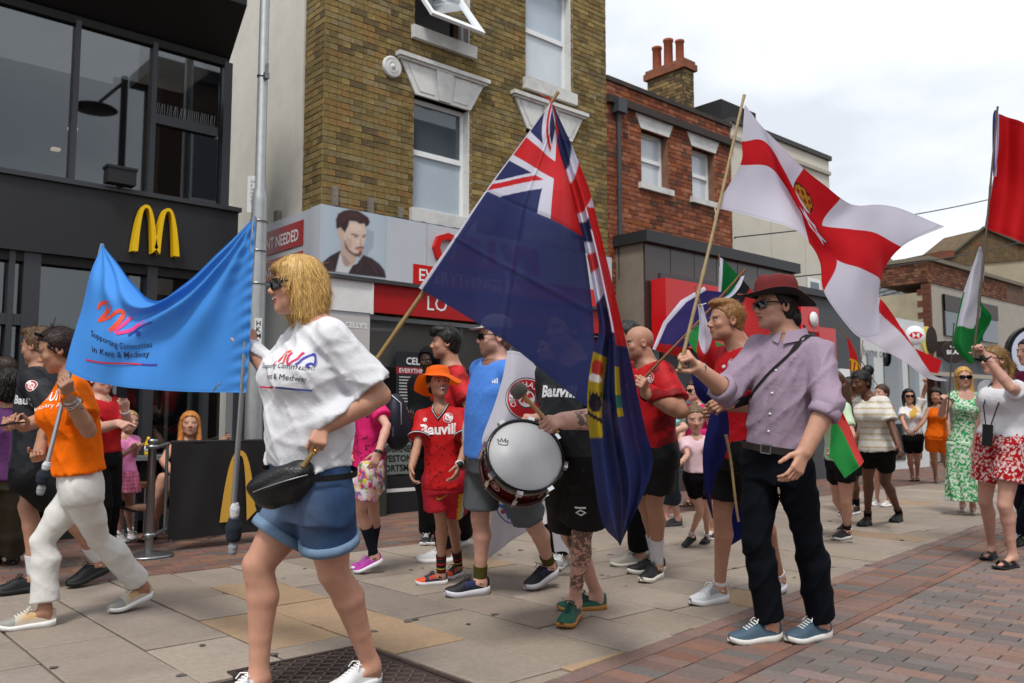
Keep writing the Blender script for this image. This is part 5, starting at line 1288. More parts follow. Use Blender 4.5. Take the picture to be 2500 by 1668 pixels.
class Person:
    def __init__(s, label, sex, ht, d, yaw, head, neck, pel, arms, legs, group=None, skin='fair', build=1.0, h=None, name='person', head_d=0.0, armr=1.0, legr=1.0, belly=0.0, sw=1.0, bust=None, pel_d=None, category='person', necklen=None, headH=None):
        s.k = ht / 1.75; s.sex = sex; s.build = build; s.d = d; s.skin = SKIN.get(skin, skin); k = s.k
        s.lod = d / 4.2; s.h = h or max(.009, min(.02, .0095 * s.lod)); s.hf = max(.0040, .0040 * s.lod)
        s.F = face_dir(yaw); s.S = np.cross(ZZ, s.F)
        s.N = P(neck[0], neck[1], d); s.P0 = P(pel[0], pel[1], d if pel_d is None else pel_d)
        s.up = unit(s.N - s.P0); s.Ls = np.linalg.norm(s.N - s.P0); s.S = unit(s.S - s.up * (s.S @ s.up)); s.Fw = np.cross(s.S, s.up)
        root_xy = ground(legs_floor(legs)[0], legs_floor(legs)[1]) if legs else np.array([*s.P0[:2], 0])
        s.root = thing(name, label, category, group, loc=(float(s.P0[0]), float(s.P0[1]), 0.0)); s.o = np.array(s.root.location)
        x, y, hp, psi = head[:4]; kd = {'m': 'm', 'f': 'f', 'k': 'k'}[sex]
        s.head = Head(x, y, hp, psi, *(head[4:6] if len(head) > 4 else (0, 0)), d=d + head_d, kind=kd, H=headH)
        hw, hd = SHAPE[sex]; b = build
        s.hw = np.array(hw) * k * np.where((T_ST < .8), b, 1 + (b - 1) * .5); s.hd = np.array(hd) * k * np.where((T_ST < .8), b, 1 + (b - 1) * .5)
        s.cf = np.zeros(len(T_ST)); bl = np.interp(T_ST, [-.1, .1, .3, .55, .75], [0, .6, 1, .6, 0], 0, 0) * belly * k; s.hd = s.hd + bl * .6; s.cf = s.cf + bl * .55
        s.bust = (.055 * b if sex == 'f' else 0) if bust is None else bust
        shw = {'m': .149, 'f': .136, 'k': .140}[sex] * k * sw * (1 + (b - 1) * .4)
        s.sh = {sd: s.N + s.S * sg * shw - s.up * (.078 * k) for sd, sg in (('L', 1), ('R', -1))}
        s.ar = {'m': .048, 'f': .042, 'k': .038}[sex] * k * armr * (1 + (b - 1) * .6); s.lr = {'m': .075, 'f': .076, 'k': .070}[sex] * k * legr * (1 + (b - 1) * .5)
        s.arm = {}
        for sd, a in arms.items():
            S0 = s.sh[sd]; E_ = solve_depth(a[0][0], a[0][1], S0, .285 * k, a[0][2]); W_ = solve_depth(a[1][0], a[1][1], E_, .245 * k, a[1][2])
            H_ = solve_depth(a[2][0], a[2][1], W_, .15 * k, a[2][2]); pose = a[3]; pn = a[4] if len(a) > 4 else None
            pn = (-s.S if sd == 'L' else s.S) if pn is None else (RIGHT * pn[0] + UP * pn[1] + FWDH * pn[2])
            s.arm[sd] = (S0, E_, W_, H_, pose, unit(pn))
        s.hip = {sd: s.P0 + s.S * sg * .085 * k * (1 + (b - 1) * .5) - ZZ * .04 * k for sd, sg in (('L', 1), ('R', -1))}
        s.leg = {}; s.foot = {}
        for sd, l in legs.items():
            kx, ky = l['knee'][:2]; toe, heel = l['toe'], l['heel']; sl = l.get('len', .285 * k if sex != 'k' else .26 * k)
            if 'gd' in l: gt = P(*toe, l['gd'])
            else: gt = ground(*toe)
            if l.get('lift'): gh = solve_depth(heel[0], heel[1], gt, sl, l['lift'])
            elif 'gd' in l: gh = P(*heel, l['gd'])
            else: gh = ground(*heel)
            ax = unit(gh - gt); gh = gt + ax * sl if l.get('fixlen', 1) else gh
            lat = unit(np.cross(ZZ, -ax)); upv = unit(np.cross(-ax, lat)) ; upv = upv if upv[2] > 0 else -upv
            ank = gt + ax * sl * .80 + upv * .095 * k
            s.foot[sd] = (gt, gh, upv, lat, sl)
            kd_ = l['knee'][2] if len(l['knee']) > 2 else None
            hipd = depth(s.hip[sd]); ankd = depth(ank)
            kn = P(kx, ky, kd_ if kd_ is not None else .5 * (hipd + ankd) - l.get('bend', .03))
            s.leg[sd] = (s.hip[sd], kn, ank)
    # ---------------- torso field shared by body and clothes
    def torso(s, ease=0.0, t0=-.2, t1=1.03, hem_ease=None, th=None, n=2.35, mul=1.0):
        o, S, U, Fw, Ls = s.P0, s.S, s.up, s.Fw, s.Ls; hw, hd, cf = s.hw * mul, s.hd * mul, s.cf
        def fn(X, Y, Z):
            px, py, pz = X - o[0], Y - o[1], Z - o[2]
            t = (px * U[0] + py * U[1] + pz * U[2]) / Ls; a = px * S[0] + py * S[1] + pz * S[2]; b = px * Fw[0] + py * Fw[1] + pz * Fw[2]
            e = ease if hem_ease is None else np.interp(t, th, hem_ease)
            w = np.interp(t, T_ST, hw) + e; q = np.interp(t, T_ST, hd) + e; c = np.interp(t, T_ST, cf)
            g = (np.abs(a / w) ** n + np.abs((b - c) / q) ** n) ** (1 / n); d = (g - 1) * np.minimum(w, q)
            return np.maximum(d, np.maximum((t - t1) * Ls, (t0 - t) * Ls))
        m = max(s.hw.max(), s.hd.max()) * mul + max(ease, np.max(hem_ease) if hem_ease is not None else 0) + .12
        pts = np.array([o + U * (t0 * Ls), o + U * (t1 * Ls)]); return fn, pts.min(0) - m, pts.max(0) + m
    def arm_paint(s, f, sd, x0=0.0, x1=0.0):
        """arm without the hand; x0, x1 = extra radius at shoulder and wrist"""
        S0, E_, W_, H_, pose, pn = s.arm[sd]; r = s.ar; m = E_ + (W_ - E_) * .28; xm = (x0 + x1) / 2; h_ = S0 + (E_ - S0) * .45
        f.rc(S0, h_, r * 1.10 + x0, r * 1.04 + x0, .008); f.rc(h_, E_, r * 1.04 + x0, r * .84 + xm, .008); f.rc(E_, m, r * .84 + xm, r * .92 + xm, .008); f.rc(m, W_, r * .92 + xm, r * .58 + x1, .008)
        f.rc(m, W_, r * .8 + xm, r * .66 + x1, .008, flat=(unit(np.cross(W_ - E_, pn)), 1.15))
    def leg_paint(s, f, sd, x0=0.0, xk=0.0, x1=0.0):
        hp, kn, an = s.leg[sd]; r = s.lr; ax = unit(an - kn); bk = -unit(s.Fw); bk = unit(bk - ax * (bk @ ax))
        hm = hp + (kn - hp) * .5
        f.rc(hp, hm, r * 1.10 + x0, r * .98 + x0, .010); f.rc(hm, kn, r * .98 + x0, r * .68 + xk, .010)
        f.rc(kn - bk * r * .08, kn + (an - kn) * .1 - bk * r * .05, r * .64 + xk, r * .60 + xk, .015)
        cm = kn + (an - kn) * .30 + bk * r * .18; lm = kn + (an - kn) * .66 + bk * r * .06; xm = (xk + x1) / 2
        f.rc(kn, cm, r * .62 + xk, r * .70 + xm, .012); f.rc(cm, lm, r * .70 + xm, r * .50 + xm, .012); f.rc(lm, an, r * .50 + xm, r * .42 + x1, .010)
    def limb_paint(s, f):
        k = s.k
        for sd, (S0, E_, W_, H_, pose, pn) in s.arm.items():
            s.arm_paint(f, sd); L = .185 * k * (1 if s.sex == 'm' else .93)
            hand_paint(f, W_, H_, pn, s.thumb(sd, None, pn), L, pose)
        for sd, (hp, kn, an) in s.leg.items():
            r = s.lr; s.leg_paint(f, sd); gt, gh, upv, lat, sl = s.foot[sd]; hc = gt + (gh - gt) * .86 + upv * .045 * k
            f.rc(an, hc, r * .44, r * .42, .02); f.rc(an - upv * .02, gt + (gh - gt) * .22 + upv * .025 * k, r * .42, r * .26, .03, flat=(upv, .7))
    def cut_limb(s, f, paint, o, n, k):
        g = Field(f.lo, f.lo + (f.n - 1.5) * f.h, f.h); g.n = f.n; g.val = np.full(f.n, 1.0, np.float32); g.ax = f.ax
        paint(g); g.plane(o, n, .004); f.val = smin(f.val, g.val, k)
    def thumb(s, sd, d, pn):
        # thumb direction for a left hand is cross(palm, d) seen from the wrist; mirrored for the right
        return -1 if sd == 'L' else 1
    def paint_body(s, f):
        fn, lo, hi = s.torso(0, -.12, .985, mul=.95); f.op(fn, lo, hi, .02)
        for sd in ('L', 'R'):
            f.rc(s.N - s.up * .035 * s.k, s.sh[sd], .038 * s.k, s.ar * 1.02, .03)
        nr = {'m': .058, 'f': .047, 'k': .042}[s.sex] * s.k * (1 + (s.build - 1) * .5)
        s.nr = nr; f.rc(s.N - s.up * .03, s.head.w(0, -.10, -.22), nr * 1.12, nr, .045)
        s.limb_paint(f); s.head.paint(f)
    def body(s, brow='#4a3324', stubble=None, lip=None, mouth=None, paint=None, bald=False):
        H = s.head.H; hc = s.head.w(0, .0, 0)
        fine = [(hc - np.array([.52, .52, .60]) * H, hc + np.array([.52, .52, .56]) * H, s.hf)]
        for sd, (S0, E_, W_, H_, pose, pn) in s.arm.items():
            c = W_ + unit(H_ - W_) * .085 * s.k; r = .125 * s.k; fine.append((c - r, c + r, s.hf * 1.0))
        pts = [s.P0, s.N, s.head.O, *s.sh.values()]
        for a in s.arm.values(): pts += list(a[1:4])
        for a in s.leg.values(): pts += list(a)
        for a in s.foot.values(): pts += list(a[:2])
        pts = np.array(pts); lo, hi = pts.min(0) - .24, pts.max(0) + .24; lo[2] = max(lo[2], -.03)
        V, F = solid(s.paint_body, lo, hi, s.h, fine)
        C = np.tile(np.array(col(s.skin)), (len(V), 1)) * (1 + .06 * vnoise(V, 14, 3))[:, None]
        for a in s.arm.values():        # slightly redder knuckles
            g = np.exp(-(np.linalg.norm(V - (a[2] + unit(a[3] - a[2]) * .10 * s.k), axis=1) / .05) ** 2)[:, None]; C = C * (1 - g * .12) + C * [1.02, .8, .76] * g * .12
        s.head.color(V, C, s.skin, brow, stubble, lip, mouth)
        if paint: C = paint(V, C)
        s.bodyobj = link('body', raw_mesh('body', V - s.o, F, m_skin, C), s.root); return s.bodyobj
    # ---------------- clothes
    def garment(s, name, paint, pts, c, mat=None, h=None, fold=.006, fsc=17.0, seed=0, pattern=None, fdir=None, margin=.2):
        h = h or s.h * .95; pts = np.array(pts); lo, hi = pts.min(0) - margin, pts.max(0) + margin
        f = Field(lo, hi, h); paint(f)
        if fold:
            sl = (slice(None),) * 3; X, Y, Z = f.pts(sl); r = np.random.RandomState(seed + 5); acc = 0
            def wave(k, ph): return np.sin(X * k[0] + Y * k[1] + Z * k[2] + ph)
            for i in range(6):
                a = r.uniform(-1.1, 1.1); base = s.S * math.cos(a) + s.up * math.sin(a) * .9 + s.Fw * r.uniform(-.8, .8)
                kk = unit(base) * fsc * r.uniform(.6, 2.1); w = wave(kk, r.uniform(0, 6.28) + 1.3 * wave(r.normal(size=3) * fsc * .18, r.uniform(0, 6)))
                m = .5 + .5 * wave(r.normal(size=3) * fsc * .16, r.uniform(0, 6)); acc = acc + ((1 - np.abs(w)) ** 3 * 2.0 - .35) * m * (1.0 if i < 3 else .6)
            f.val -= (acc * fold * .5).astype(np.float32)
        V, F = f.mesh()
        C = np.tile(np.array(col(c)), (len(V), 1))
        if pattern is not None: C = pattern(V, C)
        ob = link(name, raw_mesh(name, V - s.o, F, mat or m_cloth, C), s.root); ob['_n'] = 0; del ob['_n']; s.last = (ob, V, F); return ob
    def tx(s, V):
        """person coordinates: spine t, left-right a, front b"""
        p = V - s.P0; return (p @ s.up) / s.Ls, p @ s.S, p @ s.Fw
    def hem_t(s, ypx):
        q = P(proj(s.P0)[0], ypx, depth(s.P0)); return float((q - s.P0) @ s.up) / s.Ls
    def top(s, name, c, hem, sleeve=.55, ease=.018, hem_e=.03, sl_e=.022, mat=None, pattern=None, fold=.007, neck=.016, vneck=0, seed=1, cuff=None, straps=False, scoop=0, top_t=.985):
        th = s.hem_t(hem) if hem > 5 else hem; k = s.k
        def paint(f):
            fn, lo, hi = s.torso(0, th, top_t, [hem_e * .85, ease * .85, ease * .75, ease * .6, .010], [th, .3, .6, .85, 1.0]); f.op(fn, lo, hi, .02)
            if s.bust:
                for sg in (-1, 1): f.ell(s.P0 + s.up * s.Ls * .66 + s.S * sg * s.hw[5] * .48 + s.Fw * (s.hd[5] * .72), np.stack([s.S, s.Fw, s.up], 1), [.085 * k * s.build, s.bust + .05, .085 * k * s.build], .06)
            if not straps:
                for sd in ('L', 'R'): f.rc(s.N - s.up * .030 * k + s.S * (.03 if sd == 'L' else -.03), s.sh[sd], .042 * k, s.ar * 1.04 + .011, .03)
            if sleeve and not straps:
                for sd, (S0, E_, W_, *_r) in s.arm.items():
                    if sleeve <= 1: e = S0 + (E_ - S0) * sleeve; n = unit(E_ - S0); xe = sl_e
                    else: e = E_ + (W_ - E_) * (sleeve - 1); n = unit(W_ - E_); xe = sl_e
                    def pt(g, sd=sd, S0=S0, e=e, n=n, E_=E_):
                        if sleeve <= 1: s.arm_paint(g, sd, .010, .010); g.rc(S0, e + n * .02, s.ar * 1.10 + .012, s.ar * .98 + xe, .015)
                        else: s.arm_paint(g, sd, xe * .7, xe); g.rc(S0, E_, s.ar * 1.10 + .012, s.ar * .9 + xe, .02); g.rc(E_, e + n * .02, s.ar * .9 + xe, s.ar * .85 + xe, .02)
                    s.cut_limb(f, pt, e, n, .03)
            nr = s.nr + neck; f.rc(s.N - s.up * .02 + s.Fw * (.012 + scoop * .5), s.N + s.up * .2 + s.Fw * .02, nr + scoop * .4, nr * 1.1, .006, mode='s')
            if scoop: f.ell(s.N + s.Fw * (.06 + scoop * .3) - s.up * scoop * .6, np.stack([s.S, s.Fw, s.up], 1), [.075 + scoop * .25, .09, .05 + scoop * .5], .01, 's')
            if vneck: f.rc(s.N + s.Fw * .03 + s.up * .06, s.N + s.Fw * (.085 + .02) - s.up * vneck, .05 * k, .006, .008, mode='s')
        pts = [s.P0 + s.up * s.Ls * th, s.N, *s.sh.values()] + [q for a in s.arm.values() for q in (a[1],) + ((a[2],) if sleeve > 1 else ())]
        return s.garment(name, paint, pts, c, mat, fold=fold, seed=seed, pattern=pattern)
    def bottoms(s, name, c, length, ease=.025, flare=.0, waist=.12, mat=None, pattern=None, fold=.006, seed=2, knee_e=None, ankle_e=None, hollow=True, fsc=13):
        """length in legs: 0.5 = mid thigh, 1 = knee, 2 = ankle"""
        k = s.k
        def paint(f):
            fn, lo, hi = s.torso(ease * .7, -.18, waist); f.op(fn, lo, hi, .02)
            for sd, (hp, kn, an) in s.leg.items():
                r = s.lr
                if length <= 1:
                    e = hp + (kn - hp) * length; n = unit(kn - hp); r1 = r * (1.08 - .36 * length) + ease + flare
                    def pt(g, sd=sd, hp=hp, e=e, n=n, r1=r1): s.leg_paint(g, sd, .012, .012, .012); g.rc(hp + s.up * .02, e + n * .02, r * 1.08 + ease * .7, r1, .015)
                    s.cut_limb(f, pt, e, n, .025)
                else:
                    ke = ease if knee_e is None else knee_e; ae = ease if ankle_e is None else ankle_e; e = kn + (an - kn) * (length - 1); n = unit(an - kn)
                    def pt(g, sd=sd, hp=hp, kn=kn, e=e, n=n): s.leg_paint(g, sd, max(ease * .8, .008), max(ke, .007), max(ae * .8, .007)); g.rc(kn + (e - kn) * .35, e + n * .02, r * .62 + ke, r * .46 + ae, .03)
                    s.cut_limb(f, pt, e, n, .025)
        pts = [s.P0 + s.up * s.Ls * waist, s.P0] + [q for l in s.leg.values() for q in ((l[0], l[1]) if length <= 1 else l)]
        return s.garment(name, paint, pts, c, mat, fold=fold, seed=seed, pattern=pattern, fsc=fsc, margin=.22)
    def skirt(s, name, c, bottom_y, w0, w1, top_t, mat=None, pattern=None, fold=.01, seed=3, d0=None):
        """hanging skirt or dress body from spine t=top_t down to the pixel row"""
        q = P(proj(s.P0)[0], bottom_y, depth(s.P0)); L = float((s.P0 - q) @ ZZ); o = s.P0
        def paint(f):
            def fn(X, Y, Z):
                z = Z - o[2]; t = np.clip(-z / L, -1, 1); a = (X - o[0]) * s.S[0] + (Y - o[1]) * s.S[1]; b = (X - o[0]) * s.Fw[0] + (Y - o[1]) * s.Fw[1]
                tt = np.clip(t, 0, 1); w = w0 + (w1 - w0) * tt; ww = np.where(t < 0, np.interp(-z * -1 / s.Ls, T_ST, s.hw + .012), w); dd = np.where(t < 0, np.interp(z / s.Ls, T_ST, s.hd + .012), w * .72)
                g = np.sqrt((a / ww) ** 2 + (b / dd) ** 2); ang = np.arctan2(b, a)
                d = (g - 1) * np.minimum(ww, dd) + fold * np.sin(ang * 9 + 1.5 * np.sin(z * 6)) * np.clip(tt * 1.4, 0, 1)
                return np.maximum(d, np.maximum(z - top_t * s.Ls, -L - z))
            f.op(fn, o - np.array([.5, .5, L + .05]), o + np.array([.5, .5, top_t * s.Ls + .05]), .01)
        return s.garment(name, paint, [o - ZZ * L, o + ZZ * top_t * s.Ls], c, mat, fold=.003, seed=seed, pattern=pattern, margin=max(w0, w1) + .08)
    # ---------------- shoes
    def shoes(s, upper='#222222', sole='#e8e8e8', lace='#dddddd', style='trainer', toe=None, accent=None, sole_h=.030, sides=('L', 'R')):
        for sd in sides:
            if sd not in s.foot: continue
            gt, gh, upv, lat, sl = s.foot[sd]; ax = unit(gt - gh); o = gh; k = s.k; n = 13; m = 16
            wid = lambda u: .5 * sl * np.interp(u, [0, .06, .2, .4, .6, .75, .9, .97, 1], [.10, .20, .25, .235, .30, .35, .28, .16, .06])
            sp_ = thing_part('shoe', s.root)
            def P3(a, b, c_): return o + ax * a + lat * b + upv * c_ - s.o
            us = [0, .03, .08, .18, .32, .46, .58, .7, .8, .9, .96, .985, 1.0]
            th = (lambda u: .012) if style in ('sandal', 'flip') else (lambda u: sole_h * k * np.interp(u, [0, .3, .7, 1], [1.15, 1.0, .8, .75]))
            spring = lambda u: .016 * k * max(0, (u - .72) / .28) ** 2 + (.006 * k * max(0, (.1 - u) / .1))
            b = MB(); V = []
            for u in us:
                w = wid(u) * 1.06 + .002
                for (yy, zz_) in ((-w, spring(u)), (-w * 1.02, spring(u) + th(u) * .6), (-w * .98, spring(u) + th(u)), (w * .98, spring(u) + th(u)), (w * 1.02, spring(u) + th(u) * .6), (w, spring(u))): V.append(P3(u * sl, yy, zz_))
            F = [(i * 6 + j, i * 6 + (j + 1) % 6, (i + 1) * 6 + (j + 1) % 6, (i + 1) * 6 + j) for i in range(n - 1) for j in range(6)] + [tuple(range(6)), tuple(range((n - 1) * 6, n * 6))[::-1]]
            b.add(V, F, sole, True); b.build('sole', m_shoe, sp_)
            if style in ('sandal', 'flip'):
                b = MB(); us2 = (.30, .62) if style == 'sandal' else (.52,)
                for u in us2:
                    w = wid(u) * 1.08; pts = [P3((u + .03 * math.sin(t)) * sl, -w * math.cos(t), .014 + .062 * k * (1 - (u - .3) * .6) * math.sin(t)) for t in np.linspace(0, math.pi, 10)]
                    A = []
                    for p in pts: A += [p - ax * .019, p + ax * .019]
                    b.grid(A, 10, 2, upper)
                if style == 'flip':
                    for sg in (-1, 1): b.tube([P3(.78 * sl, 0, .014), P3(.7 * sl, sg * .02, .045), P3(.5 * sl, sg * wid(.5), .02)], .005, 6, upper)
                b.build('strap', m_shoe, sp_); continue
            # upper: arch sections, heel collar open at the ankle
            hgt = lambda u: sl * np.interp(u, [0, .03, .1, .25, .36, .48, .6, .72, .85, .95, 1], [.18, .26, .29, .25, .29, .27, .215, .165, .125, .085, .03])
            V = []; cc = []
            for u in us:
                w, h_, z0 = wid(u), hgt(u), spring(u) + th(u) * .8; op = np.interp(u, [0, .08, .12, .34, .40, 1], [.0, .3, .62, .60, .0, .0])
                for j in range(m):
                    t = math.pi * j / (m - 1); cx_ = -math.cos(t); sy = math.sin(t) ** .62
                    yy = w * cx_ * (1 - .25 * sy * (1 if u < .5 else .4)); V.append(P3(u * sl * (1 if u > .02 else 1) , yy, z0 + h_ * sy * (1 - op * max(0, (sy - .75) / .25))))
            b = MB()
            for i in range(n - 1):
                for j in range(m - 1):
                    u = us[i]; cu = upper
                    if toe and u > .68: cu = toe
                    if accent and .22 < u < .5 and (2 <= j <= 4 or 11 <= j <= 13): cu = accent
                    a_ = i * m + j; b.f.append((a_, a_ + 1, a_ + 1 + m, a_ + m)); b.c.append(cu); b.sm.append(True)
            b.v = [tuple(q) for q in V]; b.build('upper', m_shoe, sp_)
            if lace:
                b = MB()
                for u in np.linspace(.44, .70, 6):
                    w = wid(u) * .45; z0 = spring(u) + th(u) * .8 + hgt(u) + .002
                    b.tube([P3(u * sl - .006, -w, z0 - .006), P3(u * sl + .004, 0, z0 + .003), P3(u * sl - .006, w, z0 - .006)], .0035, 5, lace)
                u = .42; z0 = th(u) + hgt(u) + spring(u)
                for sg in (-1, 1): b.tube([P3(u * sl, 0, z0 + .002), P3(u * sl + .015, sg * .022, z0 + .002), P3(u * sl + .03, sg * .030, z0 - .018)], .0026, 5, lace)
                b.build('laces', m_shoe, sp_)
    def socks(s, c, top_f, sides=('L', 'R'), r_e=.006, stripes=None):
        for sd in sides:
            hp, kn, an = s.leg[sd]; gt, gh, upv, lat, sl = s.foot[sd]; r = s.lr; b = MB(); low = an - upv * .03 + (gt - gh) * .02
            N_ = 14
            pts = [low] + [an + (kn - an) * top_f * i / N_ for i in range(N_ + 1)]
            rr = [r * .44 + r_e] + [np.interp(top_f * i / N_, [0, .35, .7], [r * .43, r * .52, r * .72]) + r_e for i in range(N_ + 1)]
            bk = -unit(s.Fw); pts = [p + bk * r * .18 * np.interp(i / N_ * top_f, [0, .3, .7], [0, .1, 1]) for i, p in enumerate(pts)]
            if stripes:
                for i in range(len(pts) - 1): b.tube([pts[i] - s.o, pts[i + 1] - s.o], [rr[i], rr[i + 1]], 14, stripes[i % len(stripes)], caps=False)
            else: b.tube([p - s.o for p in pts], rr, 14, c)
            b.build('sock', m_cloth, s.root)
    def glasses(s, c='#0d0d0e', lens='#0a0a0b', big=1.0, up=0.0, fwd=0.0):
        hd = s.head; b = MB(); W = lambda x, y, z: hd.w(x, y, z) - s.o
        g = thing_part('sunglasses', s.root)
        for sg in (-1, 1):
            cx_, cz_ = sg * .145, .005 + up; rx, rz = .115 * big, .075 * big; pts = []
            for i in range(20):
                a = 2 * math.pi * i / 20; x = cx_ + rx * np.sign(math.cos(a)) * abs(math.cos(a)) ** .6; z = cz_ + rz * np.sign(math.sin(a)) * abs(math.sin(a)) ** .6
                pts.append(W(x, .405 + fwd - .35 * x * x * 3, z))
            b.prism(pts if sg < 0 else pts, hd.R[:, 1] * .006, lens)
        b.build('lens', m_lens, g); b = MB()
        b.tube([W(-.06, .42 + fwd, .03 + up), W(0, .43 + fwd, .04 + up), W(.06, .42 + fwd, .03 + up)], .0035, 6)
        for sg in (-1, 1):
            b.tube([W(sg * .26, .335 + fwd, .045 + up), W(sg * .345, .25 + fwd * .6, .05 + up), W(sg * .365, -.08, .04 + up)], .004, 6)
        b.build('frame', M('glasses_frame', '#101012', .3), g)
    def decal(s, part, shapes, px, width, mat=None, name='lettering', lift=.0025, tilt=0.0):
        """shapes: list of (verts2d, faces, colour), laid on the garment at the pixel; width scales x"""
        bv = s.bvh(part); o = CAM - s.o; r = unit(ray(*px)); hit = bv.ray_cast(Vector(o), Vector(r))
        if hit[0] is None: return None
        c = np.array(hit[0]); acc = np.zeros(3)
        for dx, dy in ((0, 0), (10, 0), (-10, 0), (0, 10), (0, -10), (18, 0), (-18, 0)):
            h2 = bv.ray_cast(Vector(o), Vector(unit(ray(px[0] + dx, px[1] + dy))))
            if h2[0] is not None: acc += np.array(h2[1])
        n = unit(acc); n = n if n @ r < 0 else -n
        n = unit(n + s.Fw * .3); u = unit(np.cross(s.up, n)); w = np.cross(n, u)
        if w[2] < 0: w = -w; 
        ca, sa = math.cos(tilt), math.sin(tilt); u, w = u * ca + w * sa, -u * sa + w * ca
        b = MB()
        for v, f, c_ in shapes:
            out = []; pd = 0
            for p in v:
                q = c + u * p[0] + w * p[1]; h3 = bv.ray_cast(Vector(q + n * .25), Vector(-n), .5)
                q2 = np.array(h3[0]) if h3[0] is not None else q
                dq = (q2 - q) @ n; q2 = q + n * (dq if abs(dq) < .05 else math.copysign(.05, dq) if dq < 0 else pd); pd = (q2 - q) @ n
                out.append(q2 + n * lift)
            b.add(out, f, c_)
        return b.build(name, mat or m_print, part)
    def bvh(s, part):
        me = part.data; V = np.zeros(len(me.vertices) * 3, np.float32); me.vertices.foreach_get('co', V)
        return BVHTree.FromPolygons(V.reshape(-1, 3).tolist(), [tuple(p.vertices) for p in me.polygons])
def legs_floor(legs):
    l = next(iter(legs.values())); return l['toe']
def txt2(txt, size, c, dx=0, dy=0, center=True, **kw):
    v, f = text_mesh(txt, size, **kw); v = v[:, :2].copy()
    if center: v[:, 0] -= (v[:, 0].min() + v[:, 0].max()) / 2
    v[:, 0] += dx; v[:, 1] += dy; return v, f, c
def disc2(r0, r1, c, dx=0, dy=0, n=28):
    v = [(dx + r * math.cos(6.2832 * i / n), dy + r * math.sin(6.2832 * i / n)) for r in (r0, r1) for i in range(n)]
    return np.array(v), [(i, (i + 1) % n, n + (i + 1) % n, n + i) for i in range(n)], c
def bar2(x0, y0, x1, y1, c, n=8):
    v = []; 
    for i in range(n + 1):
        x = x0 + (x1 - x0) * i / n; v += [(x, y0), (x, y1)]
    return np.array(v), [(2 * i, 2 * i + 2, 2 * i + 3, 2 * i + 1) for i in range(n)], c
def badge(sc, c1='#e8dcdc', c2='#b01520'):
    return [disc2(.0001, sc, c1), disc2(sc * .62, sc * .9, c2), disc2(.0001, sc * .55, c1), bar2(-sc * .35, -sc * .1, sc * .35, sc * .25, c2), disc2(.0001, sc * .12, c2, 0, -sc * .3, 10)]
# ================================================================== THE PEOPLE
def A_(e, w, h, pose='relax', pn=None): return [e if len(e) > 2 else (*e, 'n'), w if len(w) > 2 else (*w, 'n'), h if len(h) > 2 else (*h, 'n'), pose, pn]
def Lg(knee, toe, heel, lift=None, **k): return dict(knee=knee, toe=toe, heel=heel, lift=lift, **k)
def mva(w, cols=('#e2503a', '#c2285a', '#3b3aa0')):
    h = w * .36
    return [stroke2([(-.5 * w, 0), (-.44 * w, h * .8), (-.36 * w, h * .95), (-.33 * w, h * .2), (-.24 * w, h * .9), (-.17 * w, h), (-.14 * w, 0)], w * .055, cols[0]),
            stroke2([(-.08 * w, h * .9), (-.05 * w, h * .2), (.03 * w, 0), (.13 * w, h * .5), (.17 * w, h)], w * .055, cols[1]),
            stroke2([(.17 * w, 0), (.27 * w, h * .75), (.37 * w, h), (.45 * w, h * .8), (.47 * w, h * .3), (.40 * w, h * .35), (.36 * w, h * .12), (.42 * w, 0)], w * .055, cols[2])]

# ---- woman in the white T-shirt
w1 = Person('blond woman in white printed T-shirt and denim shorts carrying a flag', 'f', 1.66, 3.42, 55, (722, 700, 142, 62, 0, 0), (776, 779), (768, 1190),
            {'L': A_((927, 965), (786, 1040), (768, 1112), 'grip', (-.35, 0, 1)), 'R': A_((672, 915, .02), (617, 856, .0), (606, 800, 0), 'grip', (-.8, 0, .5))},
            {'R': Lg((632, 1378), (520, 1742), (606, 1712)), 'L': Lg((815, 1395), (800, 1706), (896, 1676))}, skin='#c29079', build=1.24, belly=.07, legr=1.10, armr=1.10, bust=.07)
w1.body(brow='#a98a5c', mouth=(.075, .035))
w1.head.kind = 'f'
hair_obj(w1.root, w1.head, 'bob', '#c9a260', hl=[-.46, -.46, -.40, -.36, -.30, .02, .22, .27, .3], thick=.070, strands=.005, seed=2, locks=(3200, 9, .022, .006, None),
         extra=[('E', (0, -.34, -.12), (.37, .25, .50)), ('E', (.30, -.14, -.17), (.13, .27, .44)), ('E', (-.30, -.14, -.17), (.13, .27, .44)), ('C', (.33, .05, .05), (.30, .02, -.48), .08, .06), ('E', (0, .26, .30), (.30, .15, .12)), ('C', (-.27, .24, .2), (-.33, .12, -.2), .05, .05), ('C', (.2, .33, .26), (.31, .18, .0), .05, .04)])
w1.glasses(big=1.22)
tee = w1.top('tshirt', '#d6d6db', 1132, sleeve=.86, ease=.03, hem_e=.02, sl_e=.036, fold=.010, seed=4, neck=.008)
w1.decal(tee, mva(.17), (704, 889), .2, name='logo')
w1.decal(tee, [txt2('Supporting Communities', .030, '#2a2a32', 0, .028), txt2('in Kent & Medway', .030, '#2a2a32', 0, -.015), bar2(-.15, -.05, 0, -.043, '#b02a3a'), bar2(0, -.05, .15, -.043, '#2a3a7a')], (676, 916), .2, name='logo_lettering')
def denim_pat(P_):
    def f(V, C):
        t, a, b = P_.tx(V); fade = np.clip(b / (.12), 0, 1) * np.exp(-((t + .12) / .22) ** 2)
        return C * (1 - .0 * fade)[:, None] + fade[:, None] * np.array([.16, .19, .22]) * .45
    return f
w1.bottoms('denim_shorts', '#32486a', .60, ease=.016, flare=.020, mat=m_denim, pattern=denim_pat(w1), fold=.006, waist=.16)
